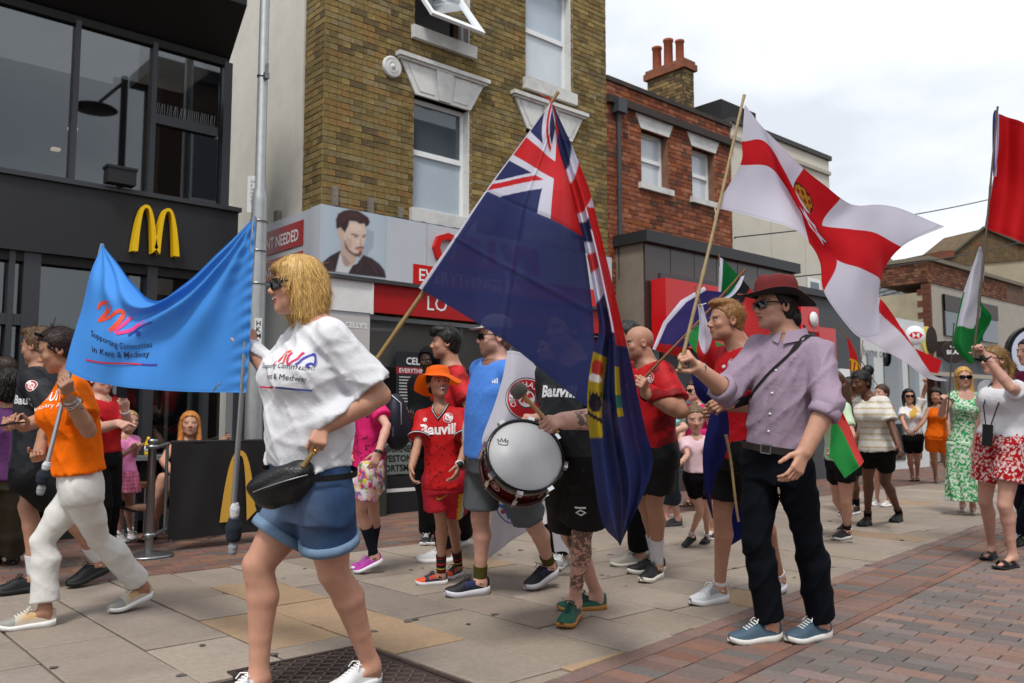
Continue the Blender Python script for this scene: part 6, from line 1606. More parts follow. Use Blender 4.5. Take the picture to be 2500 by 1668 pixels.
for sd in ('L', 'R'):      # turned-up cuffs
    hp, kn, an = w1.leg[sd]; e = hp + (kn - hp) * .60; n = unit(kn - hp); r1 = w1.lr * .864 + .038
    b = MB(); b.lathe([(r1 - .012, -.03), (r1 + .004, -.034), (r1 + .007, -.01), (r1 + .005, .006), (r1 - .012, .004)], e - w1.o, n, 30, '#7189a3'); b.build('cuff', m_denim, w1.root)
w1.shoes('#d9dadb', '#e8e8e8', '#f2f2f2', sole_h=.036)
bag = thing_part('waist_bag', w1.root)
def bagpaint(f):
    c = P(688, 1192, depth(w1.P0) - .20); R = np.stack([unit(RIGHT + UP * .32), -FWDH, unit(UP - RIGHT * .32)], 1); R[:, 1] = np.cross(R[:, 2], R[:, 0])
    f.ell(c, R, (.120, .05, .070), .01); f.ell(c + R[:, 2] * .035 + R[:, 0] * .05, R, (.09, .045, .05), .02); f.ell(c + R[:, 2] * .03 - R[:, 0] * .04, R, (.085, .045, .05), .02)
    X, Y, Z = f.pts((slice(None),) * 3); f.val += (.004 * np.sin(X * 55 + 2 * np.sin(Z * 40)) * np.sin(Z * 48 + Y * 30)).astype(np.float32)
c = P(688, 1192, depth(w1.P0) - .20); V, F = solid(bagpaint, c - .18, c + .18, .006); link('pouch', raw_mesh('pouch', V - w1.o, F, m_leather), bag)
R0 = unit(RIGHT + UP * .32); b = MB(); b.tube([c + R0 * x - FWDH * (.057 * math.sqrt(max(0, 1 - (x / .13) ** 2)) + .004) + UP * (.022 - .3 * x * x) for x in np.linspace(-.1, .11, 12)], .0028, 6); b.build('zip', m_alu, bag).location = -w1.o
def strap_loop(p, t, w, name, m, ex=.03, rng_=(0, 2 * math.pi), tilt=0.0):
    b = MB(); A = []
    for a in np.linspace(*rng_, 40):
        hw = np.interp(t, T_ST, p.hw) + ex; hd = np.interp(t, T_ST, p.hd) + ex; cf = np.interp(t, T_ST, p.cf); n_ = 2.35
        ca, sa = math.cos(a), math.sin(a); rr = (abs(ca) ** n_ + abs(sa) ** n_) ** (-1 / n_)
        q = p.P0 + p.up * (t * p.Ls + tilt * sa) + p.S * ca * hw * rr + p.Fw * (cf + sa * hd * rr) - p.o; A += [q - p.up * w, q + p.up * w]
    b.grid(A, 40, 2); return b.build(name, m, p.root)
strap_loop(w1, .10, .012, 'bag_strap', m_leather, .036)
b = MB(); q = w1.arm['L'][2] + unit(w1.arm['L'][3] - w1.arm['L'][2]) * .125 - FWDH * .014; b.lathe([(.0105, -.003), (.012, 0), (.0105, .003)], q - w1.o, (1, 0, .2), 14); b.build('ring', M('gold', '#c9992f', .25, metal=1), w1.root)

# ---- woman in the orange T-shirt
w2 = Person('woman in orange T-shirt and white trousers holding the left banner pole', 'f', 1.66, 4.62, 62, (140, 856, 104, 66, -20, 0), (172, 920), (198, 1178),
            {'L': A_((216, 1052), (168, 968), (158, 915), 'grip', (-.7, 0, .6)), 'R': A_((118, 1045, 'f'), (98, 1100), (92, 1140), 'grip', (.3, 0, -1))},
            {'R': Lg((104, 1322), (-8, 1541), (97, 1530)), 'L': Lg((240, 1316), (266, 1500), (372, 1457), 'f')}, skin='olive', build=1.04, belly=.02, armr=1.12)
w2.body(brow='#2c1d18')
hair_obj(w2.root, w2.head, 'up', '#2a1714', hl=[-.34, -.32, -.22, .04, .14, .26, .33, .37, .39], thick=.045, seed=5, locks=(700, 6, .016, .006, (0, -1, .1)), extra=[('E', (0, -.42, .05), (.20, .20, .22)), ('C', (.3, .12, .12), (.33, .02, -.06), .05, .03)])
b = MB(); hd = w2.head
for sg in (-1, 1): b.tube([hd.w(sg * .16, .22, .48) - w2.o, hd.w(sg * .36, -.02, .22) - w2.o, hd.w(sg * .37, -.16, -.0) - w2.o], .0035, 6)
b.tube([hd.w(-.30, .20, .42) - w2.o, hd.w(-.12, .30, .50) - w2.o, hd.w(.12, .30, .50) - w2.o, hd.w(.30, .20, .42) - w2.o], .009, 8); b.build('sunglasses', M('glasses_frame'), w2.root)
tee = w2.top('tshirt', '#e86a06', 1152, sleeve=.72, ease=.03, hem_e=.035, sl_e=.04, fold=.009, seed=8)
w2.decal(tee, mva(.15, ('#f4ece4',) * 3), (124, 978), .15, name='logo'); w2.decal(tee, [txt2('Voluntary Action', .035, '#f4ece4')], (122, 995), .15)
w2.bottoms('trousers', '#d2d1cd', 1.90, ease=.006, knee_e=.006, ankle_e=.038, fold=.005, waist=.1, seed=4)
w2.shoes('#b9ad9c', '#e6e6e4', '#d8d2c6', toe='#8e8c88', accent='#c9a778')
for k in range(4):
    q = w2.arm['L'][2] - unit(w2.arm['L'][2] - w2.arm['L'][1]) * (.012 + .012 * k); b = MB(); b.lathe([(.036 + .002 * k, -.002), (.039 + .002 * k, 0), (.036 + .002 * k, .002)], q - w2.o, unit(w2.arm['L'][2] - w2.arm['L'][1]) + nrs.normal(size=3) * .12, 24); b.build('bangle', M('silver', '#b9b9bb', .2, metal=1), w2.root)

def camo(c1, c2, c3, sc=16):
    def f(V, C):
        n = vnoise(V, sc, 4); C = C.copy(); C[:] = np.where((n > .25)[:, None], np.array(col(c2)), np.where((n < -.3)[:, None], np.array(col(c3)), np.array(col(c1)))); return C
    return f
def sleeves_camo(p, c1, c2, lim=.13):
    def f(V, C):
        t, a, b = p.tx(V); n = vnoise(V, 22, 6); m = (np.abs(a) > lim * p.k) & (n > .05); C = C.copy(); C[m] = np.array(col(c2)); return C
    return f
def bauvill(p, part, px, c='#e4e4e4', sz=.075, tilt=0, txt='Bauvill'): return p.decal(part, [txt2(txt, sz, c, bold=.035)], px, .2, tilt=tilt)

# ---- young man in dark football shirt
m1 = Person('young man in charcoal football shirt and black shorts looking at his phone', 'm', 1.80, 5.45, 82, (91, 846, 88, 96, -6), (104, 894), (84, 1148),
            {'L': A_((142, 1012), (58, 1040), (20, 1044), 'hold', (.0, 1, .3)), 'R': A_((92, 1008, 'f'), (42, 1046), (12, 1050), 'hold', (0, 1, .3))},
            {'R': Lg((68, 1236), (-22, 1456), (56, 1447)), 'L': Lg((160, 1250), (164, 1438), (266, 1394), 'f')}, skin='tan', build=1.05, armr=1.1)
m1.body(brow='#4a3420', stubble=('#6b4c36', .3))
hair_obj(m1.root, m1.head, 'short', '#5b432e', hl=[-.28, -.26, -.14, -.02, .04, .2, .3, .36, .38], thick=.035, extra=[('E', (0, .02, .42), (.30, .36, .14)), ('E', (0, .25, .42), (.22, .14, .12))], locks=(500, 4, .012, .004, (0, -.6, .4)))
sh = m1.top('football_shirt', '#2e3036', 1142, sleeve=.75, ease=.025, hem_e=.03, sl_e=.035, mat=m_shiny, seed=9, pattern=sleeves_camo(m1, '#2e3036', '#1d1f24'))
m1.decal(sh, badge(.035), (76, 942), .1, name='club_badge'); bauvill(m1, sh, (64, 987), '#cfd2d6', .07)
m1.bottoms('shorts', '#0e0f11', .66, ease=.018, flare=.016, mat=m_shiny); m1.socks('#d6d6d8', .30); m1.shoes('#17181a', '#1c1d1f', '#1f2022', sole_h=.034)
q = m1.arm['L'][2] - unit(m1.arm['L'][2] - m1.arm['L'][1]) * .03; b = MB(); b.lathe([(.03, -.012), (.036, -.010), (.036, .010), (.03, .012)], q - m1.o, unit(m1.arm['L'][2] - m1.arm['L'][1]), 20); b.obox(q - m1.o - FWDH * .034, RIGHT * .016, UP * .018, FWDH * .005); b.build('smart_watch', m_black, m1.root)
ph = MB(); q = P(24, 1036, depth(m1.arm['L'][3]) - .02); ph.obox(q, RIGHT * .07 + UP * .01, FWDH * .035, UP * .004); tag(ph.build('phone', M('phone_black', '#1b1c20', .15)), 'phone held flat by the young man in charcoal', 'phone')

# ---- people at the left edge and outside the restaurant
w3 = Person('woman with dark curly hair in purple jacket seen from behind', 'f', 1.60, 6.15, 155, (22, 945, 74, 150), (24, 990), (18, 1160),
            {'L': A_((-18, 1080, 'f'), (-15, 1150), (-14, 1175)), 'R': A_((56, 1080), (50, 1140), (46, 1165))},
            {'L': Lg((0, 1270), (-14, 1368), (-6, 1386)), 'R': Lg((30, 1270), (34, 1368), (26, 1388))}, skin='tan', build=1.2)
w3.body(); hair_obj(w3.root, w3.head, 'curly', '#17110f', hl=[-.45, -.45, -.4, -.2, -.05, .2, .3, .34, .36], thick=.10, strands=.05, extra=[('E', (0, -.3, -.1), (.42, .25, .42))])
w3.top('jacket', '#5a3462', 1168, sleeve=1.9, ease=.045, hem_e=.06, sl_e=.035, neck=.005, fold=.010, seed=12); w3.bottoms('trousers', '#4a463a', 1.95, ease=.03, ankle_e=.05, fold=.009, seed=13); w3.shoes('#191919', '#242424', None)
m2 = Person('person in red shirt mostly hidden behind the purple jacket', 'm', 1.68, 7.2, 100, (8, 905, 68, 100), (22, 938), (18, 1110),
            {'L': A_((52, 1010), (40, 1070), (34, 1095)), 'R': A_((0, 1010, 'f'), (-10, 1070), (-12, 1095))},
            {'L': Lg((20, 1220), (0, 1338), (34, 1336)), 'R': Lg((5, 1220), (-22, 1342), (14, 1338))})
m2.body(); hair_obj(m2.root, m2.head, 's', '#2a1c16'); m2.top('shirt', '#b3161a', 1120, mat=m_shiny, seed=3); m2.bottoms('trousers', '#1d1e22', 1.95, ankle_e=.04); m2.shoes()
m3 = Person('person in red shirt pointing and raising a phone behind the banner', 'm', 1.68, 6.9, -70, (246, 928, 70, -72), (246, 970), (248, 1112),
            {'R': A_((243, 1046), (288, 1034), (318, 1042), 'point', (0, -.6, .6)), 'L': A_((314, 1050), (305, 1004), (299, 970), 'hold', (-.6, 0, .7))},
            {'R': Lg((252, 1230), (274, 1354), (238, 1348)), 'L': Lg((272, 1230), (300, 1346), (262, 1342))}, skin='pink', build=1.0)
m3.body(); hair_obj(m3.root, m3.head, 's', '#4a3020'); sh = m3.top('football_shirt', '#b3161e', 1105, sleeve=.75, ease=.03, mat=m_shiny, seed=17); m3.bottoms('trousers', '#16171a', 1.95, ankle_e=.04, waist=.2); m3.shoes('#232325')
ph = MB(); q = P(297, 950, depth(m3.arm['L'][3])); ph.obox(q, RIGHT * .03 + FWDH * .02, UP * .07, (-FWDH + RIGHT * .4) * .004); tag(ph.build('phone', M('phone_black')), 'phone raised by the person in red behind the banner', 'phone')
q = m3.arm['L'][2]; b = MB(); b.lathe([(.03, -.012), (.036, -.01), (.036, .01), (.03, .012)], q - m3.o, unit(m3.arm['L'][2] - m3.arm['L'][1]), 18); b.build('watch', m_white, m3.root)
k1 = Person('small girl in pink top and gingham skirt by the cafe table', 'k', 1.16, 7.45, -38, (319, 1028, 50, -48), (304, 1062), (300, 1152),
            {'R': A_((287, 1118), (320, 1098), (333, 1080), 'fist', (.3, .2, 1)), 'L': A_((330, 1112), (332, 1094), (336, 1078), 'fist', (.3, .2, 1))},
            {'R': Lg((292, 1240), (310, 1326), (284, 1320)), 'L': Lg((312, 1238), (333, 1319), (310, 1313))}, skin='pink')
k1.body(brow='#8a6a4a'); hair_obj(k1.root, k1.head, 'tied', '#a5835a', thick=.03, extra=[('E', (0, -.42, .2), (.14, .14, .16)), ('C', (0, -.5, .2), (0, -.62, -.2), .09, .05)])
def gingham(P_, c1, c2, sc=110):
    def f(V, C):
        t, a, b = P_.tx(V); ang = np.arctan2(b, a) * .14; g = (np.sin(ang * sc * 1.6) > 0).astype(float) + (np.sin(V[:, 2] * sc * 1.6) > 0); g = (g / 2)[:, None]; return np.array(col(c1)) * (1 - g) + np.array(col(c2)) * g
    return f
k1.top('top', '#d783b4', 1156, sleeve=.6, ease=.02, hem_e=.035, seed=6); k1.skirt('skirt', '#d0487e', 1204, .13, .155, .12, pattern=gingham(k1, '#c03a66', '#d896ae'), fold=.008); k1.socks('#d9d9dc', .12); k1.shoes('#d6d6d6', '#ececec')
w4 = Person('woman with long ginger blond hair seated behind the cafe barrier', 'f', 1.66, 7.9, -15, (464, 1036, 60, -22, 5), (458, 1074), (450, 1190),
            {'R': A_((398, 1126), (420, 1152), (442, 1156)), 'L': A_((520, 1094, 'f'), (552, 1072), (566, 1070))},
            {'R': Lg((398, 1168, 7.55), (304, 1243), (332, 1252), gd=7.45, fixlen=0), 'L': Lg((404, 1192, 7.6), (342, 1326), (368, 1318))}, skin='warm', bust=.05)
w4.body(brow='#8a5a34'); hair_obj(w4.root, w4.head, 'long', '#c07d3c', hl=[-.5, -.5, -.46, -.42, -.3, .1, .28, .33, .35], thick=.05, seed=8, strands=.016, extra=[('C', (.31, -.05, .05), (.36, .08, -.95), .10, .12), ('C', (-.31, -.05, .05), (-.36, .08, -.95), .10, .12), ('E', (0, -.3, -.3), (.34, .2, .6))], locks=(500, 7, .02, .006, None))
w4.top('vest', '#26262a', .05, sleeve=0, straps=True, ease=.012, hem_e=.015, top_t=.80); w4.bottoms('shorts', '#2a3038', .5, ease=.02); w4.shoes('#1a1614', '#1a1614', None, style='flip')
seat = thing('cafe_chair', 'dark stool under the seated woman behind the barrier', 'chair'); q = w4.P0
b = MB(); b.box((q[0] - .2, q[1] - .2, q[2] - .16), (q[0] + .2, q[1] + .2, q[2] - .12)); b.build('seat', m_black, seat)
for dx, dy in ((-.17, -.17), (.17, -.17), (-.17, .17), (.17, .17)): b = MB(); b.tube([(q[0] + dx, q[1] + dy, 0), (q[0] + dx, q[1] + dy, q[2] - .16)], .013); b.build('leg', m_alu, seat)

# ---- child in pink kit with backpack
k2 = Person('child in hot pink kit with navy socks and magenta trainers', 'k', 1.46, 6.0, 72, (893, 905, 74, 80), (906, 958), (900, 1140),
            {'L': A_((945, 1040), (924, 1105), (906, 1150), 'relax'), 'R': A_((888, 1050, 'f'), (872, 1100), (862, 1135))},
            {'L': Lg((878, 1246), (866, 1403), (940, 1372), 'f'), 'R': Lg((912, 1236), (856, 1393), (934, 1384))}, skin='pink', build=1.05)
k2.body(); hair_obj(k2.root, k2.head, 's', '#6a4a30')
def kitpink(V, C):
    n = vnoise(V, 60, 8); t, a, b = k2.tx(V); C = C.copy(); m = (np.abs(n) < .10) & (t < .45); C[m] = np.array(col('#5a1030')); return C
sh = k2.top('football_shirt', '#d3246c', 1146, sleeve=.66, ease=.024, hem_e=.035, sl_e=.035, mat=m_shiny, pattern=kitpink, seed=20)
k2.decal(sh, [txt2('rm', .10, '#2a1020', bold=.03)], (882, 1018), .1)
def floral(cs, bg, sc=60, thr=.15):
    def f(V, C):
        C = np.tile(np.array(col(bg)), (len(V), 1))
        for i, c in enumerate(cs): n = vnoise(V, sc, 20 + i); C[n > thr] = np.array(col(c))
        return C
    return f
k2.bottoms('floral_shorts', '#cfa0b0', .62, ease=.035, flare=.02, pattern=floral(['#d3246c', '#5f8a3c', '#d9c64a', '#8a5aa0', '#dedede'], '#d8b8c8', 70, .35))
k2.socks('#1b1d2b', .62); k2.shoes('#a8349a', '#e2e2e6', '#b86ab0', sole_h=.034)
bp = thing('backpack', 'navy backpack with silver zips on the child in pink', 'backpack')
def bpp(f):
    c = P(966, 1030, 6.05); R = np.stack([unit(RIGHT), np.cross(UP, RIGHT), UP], 1)
    f.ell(c, R, (.085, .13, .20), .01); f.ell(c + RIGHT * .03 - UP * .05, R, (.08, .11, .14), .03)
c = P(966, 1030, 6.05); V, F = solid(bpp, c - .3, c + .3, .012); link('pack', raw_mesh('pack', V, F, M('navy_pack', '#161b2c', .6, noise=.2, nscale=20)), bp)
b = MB(); b.tube([c - RIGHT * .02 + UP * .185 - FWDH * .06, c + RIGHT * .05 + UP * .13 - FWDH * .10, c + RIGHT * .055 - UP * .02 - FWDH * .12], .005); b.tube([c + RIGHT * .0 + UP * .14 - FWDH * .1, c + RIGHT * .0 - UP * .1 - FWDH * .135], .004); b.build('zip', m_alu, bp)
b = MB(); b.tube([c - RIGHT * .06 + UP * .15 - FWDH * .07, c - RIGHT * .10 + UP * .12 - FWDH * .1, c - RIGHT * .11 - UP * .05 - FWDH * .08], .012); b.build('strap', m_black, bp)
q = k2.arm['L'][2]; b = MB(); b.lathe([(.026, -.01), (.03, 0), (.026, .01)], q - k2.o, unit(k2.arm['L'][2] - k2.arm['L'][1]), 16); b.build('wristband', m_black, k2.root)

# ---- men behind the boy
m4 = Person('young man with dark hair in red patterned shirt behind the boy', 'm', 1.80, 6.45, 72, (1086, 838, 78, 82), (1104, 890), (1106, 1095),
            {'L': A_((1150, 1000), (1120, 1060), (1105, 1085)), 'R': A_((1070, 1000, 'f'), (1060, 1060), (1050, 1085))},
            {'R': Lg((1072, 1236), (1017, 1373), (1090, 1374)), 'L': Lg((1122, 1230), (1092, 1340), (1140, 1330))}, skin='tan', build=1.05)
m4.body(brow='#1c1512', stubble=('#3a2a22', .35))
hair_obj(m4.root, m4.head, 'short', '#120e0d', hl=[-.40, -.38, -.22, -.04, .06, .18, .24, .30, .34], thick=.05, seed=3, extra=[('E', (0, .1, .40), (.31, .38, .16)), ('E', (0, .34, .30), (.26, .12, .10))], locks=(600, 4, .014, .004, (0, .6, .2)))
m4.top('football_shirt', '#ad1a1e', 1108, sleeve=.78, ease=.03, sl_e=.035, mat=m_shiny, seed=21, pattern=camo('#b01b20', '#8a1318', '#b82026', 22)); m4.bottoms('trousers', '#0e0f11', 1.93, ease=.03, ankle_e=.045, fold=.009); m4.shoes('#dcdcde', '#e8e8e8', '#eeeeee', sole_h=.036)
m5 = Person('man in a black hood behind the boy with the orange hat', 'm', 1.72, 7.4, 20, (1047, 880, 62, 25, -10), (1053, 918), (1052, 1110),
            {'R': A_((1018, 1012), (1012, 1030), (1002, 1016), 'hold', (0, 1, 0)), 'L': A_((1095, 1015), (1070, 1040), (1050, 1040))},
            {'R': Lg((1042, 1220), (1036, 1334), (1046, 1322)), 'L': Lg((1064, 1220), (1064, 1334), (1072, 1322))}, skin='dark')
m5.body(brow='#140d0a'); hair_obj(m5.root, m5.head, 'hood', '#131315', mat=m_cloth, name='hood', hl=[-.6, -.6, -.6, -.55, -.5, -.45, .30, .36, .38], thick=.09, strands=.0, extra=[('E', (0, -.15, -.5), (.40, .34, .2))])
m5.top('hoodie', '#0e0f11', 1112, sleeve=1.9, ease=.05, sl_e=.035, neck=.002); m5.bottoms('trousers', '#19191b', 1.95, ankle_e=.04); m5.shoes('#2a2a2c')
b = MB(); q = P(1005, 1012, 7.25)
for k in range(3): b.obox(q + UP * .012 * k, RIGHT * .08, FWDH * .05, UP * .002)
tag(b.build('leaflets', M('leaflet', '#7c6a62', .5)), 'small stack of leaflets held by the hooded man', 'leaflets')

# ---- boy with the orange hat
k3 = Person('smiling boy in red football kit and floppy orange hat', 'k', 1.43, 5.55, 10, (1071, 936, 75, -24, 10), (1076, 993), (1086, 1170),
            {'R': A_((1018, 1092), (1005, 1140), (1006, 1186), 'relax'), 'L': A_((1139, 1088), (1122, 1134), (1108, 1180), 'relax')},
            {'R': Lg((1077, 1263), (1014, 1429), (1086, 1427)), 'L': Lg((1104, 1268), (1083, 1417), (1132, 1404))}, skin='tan', sw=1.08)
k3.body(brow='#2c1e16', mouth=(.085, .034)); hair_obj(k3.root, k3.head, 's', '#1f1612', hl=[-.3, -.28, -.16, -.06, .0, .16, .24, .3, .33], thick=.035)
def kitred(p):
    def f(V, C):
        n = vnoise(V, 55, 9); t, a, b = p.tx(V); C = C.copy(); m = (np.abs(n) < .07) & (t < .5) & (b > 0); C[m] = np.array(col('#4a1016')); return C
    return f
sh = k3.top('football_shirt', '#b8161a', 1190, sleeve=.72, ease=.024, hem_e=.04, sl_e=.034, mat=m_shiny, seed=24, vneck=.06, pattern=kitred(k3))
bauvill(k3, sh, (1071, 1060), '#e6dede', .092); k3.decal(sh, badge(.032), (1094, 1020), .1, name='club_badge'); k3.decal(sh, [disc2(.0001, .013, '#e0d6d6'), bar2(-.006, -.006, .012, .003, '#b8161a')], (1038, 1025), .1, name='maker_mark')
b = MB()
for k, c_ in enumerate(('#1a1416', '#d8d0d0', '#1a1416')):
    N0 = k3.N - k3.o; r = k3.nr + .018 + .006 * k
    b.tube([N0 + k3.S * r * .9 + k3.up * .015 - k3.Fw * .0, N0 + k3.S * r * .75 + k3.Fw * .055 - k3.up * .015, N0 + k3.Fw * .09 - k3.up * (.062 + .008 * k), N0 - k3.S * r * .75 + k3.Fw * .055 - k3.up * .015, N0 - k3.S * r * .9 + k3.up * .015], .005, 6, c_)
b.build('collar', m_cloth, k3.root)
for sd in ('L', 'R'):
    S0, E_, *_r = k3.arm[sd]; b = MB(); e = S0 + (E_ - S0) * .70 - k3.o; n = unit(E_ - S0); r = k3.ar * 1.05 + .037
    for k, c_ in enumerate(('#1a1416', '#d8d0d0', '#1a1416')): b.lathe([(r, .006 * k - .012), (r + .003, .006 * k - .009), (r, .006 * k - .006)], e, n, 24, c_)
    b.build('cuff', m_cloth, k3.root)
def shortred(V, C):
    hp, kn, an = k3.leg['L']; ax = kn - hp; tt = ((V - hp) @ ax) / (ax @ ax); s_ = (V - hp - ax * tt[:, None]) @ k3.S; f_ = (V - hp - ax * tt[:, None]) @ k3.Fw; C = C.copy(); m = (tt > .05) & (f_ > 0); C[m & (np.abs(s_ - .048) < .011)] = np.array(col('#d8b22a')); C[m & (np.abs(s_ - .066) < .007)] = np.array(col('#d9d9d9')); return C
shs = k3.bottoms('shorts', '#b02030', .70, ease=.034, flare=.022, mat=m_shiny, pattern=shortred)
k3.decal(shs, [stroke2([(-.03, .012), (-.02, -.004), (.005, 0), (.04, .018)], [.003, .011, .008, .002], '#d9b52c')], (1077, 1216), .05, name='tick_mark')
ST = ['#14141a', '#243f38', '#14141a', '#7a1c22', '#14141a', '#c9b24a', '#1c2c33', '#14141a', '#8a2026', '#a82a2e']
k3.socks('#222', .32, stripes=ST); k3.shoes('#2b2d3c', '#d9d9dc', '#3a3a40', toe='#e0552c', accent='#c84a34', sole_h=.034)
hd = k3.head; hat = thing_part('floppy_hat', k3.root); b = MB(); nn = 48; ring = []
for j, (r, z) in enumerate(((.05, .58), (.25, .575), (.36, .52), (.40, .40), (.42, .27), (.52, .22), (.66, .14), (.80, .03))):
    for i in range(nn):
        a = 6.2832 * i / nn; wv = (r > .5) * (.18 * math.sin(a * 2 + 2.4) + .05 * math.sin(a * 5)) * (r - .45) * 2.6; front = max(0, math.sin(a)) * (r > .5) * (r - .45) * .9
        ring.append(hd.w(r * math.cos(a) * .98, r * math.sin(a) * 1.0 - .06 - front * .15, z + wv + front * .75 - (r > .5) * (r - .45) * .35) - k3.o)
b.add(ring, [(j * nn + i, j * nn + (i + 1) % nn, (j + 1) * nn + (i + 1) % nn, (j + 1) * nn + i) for j in range(7) for i in range(nn)], None, True); b.add(ring[:nn], [tuple(range(nn))], None, True)
b.build('felt', M('orange_felt', '#f0660a', .9, transl=.25, bump=.1, bscale=200), hat)
q = k3.arm['L'][2]; b = MB(); n = unit(k3.arm['L'][2] - k3.arm['L'][1]); b.lathe([(.025, -.012), (.03, 0), (.025, .012)], q - k3.o, n, 16, '#c9c9c9'); b.lathe([(0, .033), (.019, .033), (.019, .026), (.022, .024)], q - k3.o, -FWDH + RIGHT * .2, 18, '#1c1c1e'); b.build('watch', m_shoe, k3.root)

# ---- man in blue T-shirt wearing a flag
m6 = Person('man in blue T-shirt and grey shorts with a white flag as a cape', 'm', 1.80, 5.25, 55, (1206, 824, 94, 74), (1212, 876), (1200, 1112),
            {'R': A_((1166, 985, 'f'), (1152, 1030), (1152, 1062), 'fist'), 'L': A_((1262, 990, .10), (1212, 1062, .05), (1184, 1086, .0), 'fist')},
            {'R': Lg((1172, 1264), (1086, 1459), (1188, 1450)), 'L': Lg((1306, 1285), (1284, 1444), (1362, 1402), 'f')}, skin='pink', build=1.08, belly=.03)
m6.body(brow='#5a3a26', stubble=('#6a4630', .7)); hair_obj(m6.root, m6.head, 's', '#6a4a34'); m6.glasses(c='#e0531c', big=1.05)
b = MB(); hd = m6.head; b.lathe([(.41, -.02), (.42, .10), (.36, .26), (.2, .36), (0, .39)], hd.w(0, -.07, .24) - m6.o, hd.R[:, 2], 24)
b.v = [tuple(np.array(v)) for v in b.v]
for q in range(len(b.v)): b.v[q] = tuple((np.array(b.v[q]) - (hd.w(0, -.07, .24) - m6.o)) * hd.H + hd.w(0, -.07, .24) - m6.o)
A2 = []
for t in np.linspace(-1.1, 1.1, 12): A2 += [hd.w(.36 * math.sin(t), .30 * math.cos(t), .26) - m6.o, hd.w(.34 * math.sin(t), .26 + .42 * math.cos(t), .21) - m6.o]
b.grid(A2, 12, 2); b.build('cap', M('white_cap', '#c9c6c0', .8), m6.root)
sh = m6.top('tshirt', '#4a80d2', 1118, sleeve=.7, ease=.028, hem_e=.035, mat=m_shiny, seed=26)
m6.decal(sh, [(np.array([(-.02 + .013 * i, -.015), (-.011 + .013 * i, -.015), (-.014 + .013 * i, -.002 + .009 * i), (-.023 + .013 * i, .002 + .009 * i)]), [(0, 1, 2, 3)], '#e0e4ea') for i in range(3)], (1211, 930), .05, name='maker_mark')
m6.bottoms('shorts', '#565a5d', .84, ease=.034, flare=.016); m6.socks('#4d4a22', .22); m6.shoes('#15161c', '#c9c9d2', '#1d1e24', toe='#1c1d24', accent='#232a52', sole_h=.040)

# ---- drummer
m7 = Person('drummer in dark football shirt and black shorts with tattooed leg', 'm', 1.78, 4.48, 34, (1374, 806, 106, 55), (1402, 876), (1412, 1132),
            {'R': A_((1352, 1005, .05), (1322, 1022, -.12), (1296, 1020, -.05), 'hold', (0, -1, .3)), 'L': A_((1468, 1022), (1376, 1028), (1326, 1034), 'grip', (-.2, -.6, .9))},
            {'L': Lg((1421, 1302), (1372, 1538), (1412, 1500), 'f'), 'R': Lg((1394, 1305), (1360, 1492), (1470, 1488))}, skin='pink', build=1.06, belly=.06, armr=1.15)
def tattoo(V, C):
    hp, kn, an = m7.leg['L']; ax = an - kn; t = ((V - kn) @ ax) / (ax @ ax); r = np.linalg.norm(V - (kn + ax * t[:, None]), axis=1)
    m = (t > -.25) & (t < .80) & (r < .12)
    n = vnoise(V, 75, 31); n2 = vnoise(V, 38, 32); n3 = vnoise(V, 130, 33)
    ink = ((np.abs(n) < .16) | (np.abs(n2) < .12) | ((n2 > .35) & (n3 > -.1)) | ((t < .18) & (n3 > -.15))) & m
    S0, E_, W_, *_r = m7.arm['L']; ax2 = W_ - E_; t2 = ((V - E_) @ ax2) / (ax2 @ ax2); r2 = np.linalg.norm(V - (E_ + ax2 * t2[:, None]), axis=1)
    ink |= (t2 > 0) & (t2 < .8) & (r2 < .07) & ((np.abs(n) < .22) | (n2 > .4))
    C = C.copy(); C[ink] = C[ink] * .22 + np.array([.022, .022, .024]); return C
m7.h = .0072
m7.body(paint=tattoo); hair_obj(m7.root, m7.head, 's', '#3a2a20')
sh = m7.top('football_shirt', '#2b2d30', 1165, sleeve=.72, ease=.03, hem_e=.03, sl_e=.035, mat=m_shiny, seed=28)
bauvill(m7, sh, (1358, 968), '#e4e4e6', .085)
shs = m7.bottoms('shorts', '#0e0f11', .80, ease=.04, flare=.02, mat=m_shiny, seed=29)
m7.decal(shs, [(np.array([(-.03, 0), (0, -.018), (.03, 0), (0, .018)]), [(0, 1, 2, 3)], '#dadada'), (np.array([(-.018, 0), (0, -.010), (.018, 0), (0, .010)]), [(0, 1, 2, 3)], '#0e0f11'), bar2(-.03, .022, .03, .032, '#dadada')], (1418, 1252), .05, name='maker_mark')
m7.shoes('#1d5a48', '#b27a3c', '#123c33', accent='#14302a', sole_h=.026)
m8 = Person('person in red shirt and silver trainers hidden behind the drummer', 'm', 1.74, 6.2, 60, (1342, 852, 76, 70), (1348, 902), (1350, 1100),
            {'R': A_((1312, 1000, 'f'), (1310, 1060), (1305, 1085)), 'L': A_((1390, 1000), (1385, 1060), (1380, 1085))},
            {'R': Lg((1345, 1235), (1336, 1393), (1380, 1378)), 'L': Lg((1372, 1235), (1352, 1396), (1392, 1372))})
m8.body(); hair_obj(m8.root, m8.head, 's', '#3a281c'); m8.top('shirt', '#b3161c', 1110, mat=m_shiny, seed=3); m8.bottoms('trousers', '#0e0f11', 1.93, ankle_e=.03); m8.shoes('#b9bcc0', '#c9c9c9', '#e2e2e2', toe='#8f9296')

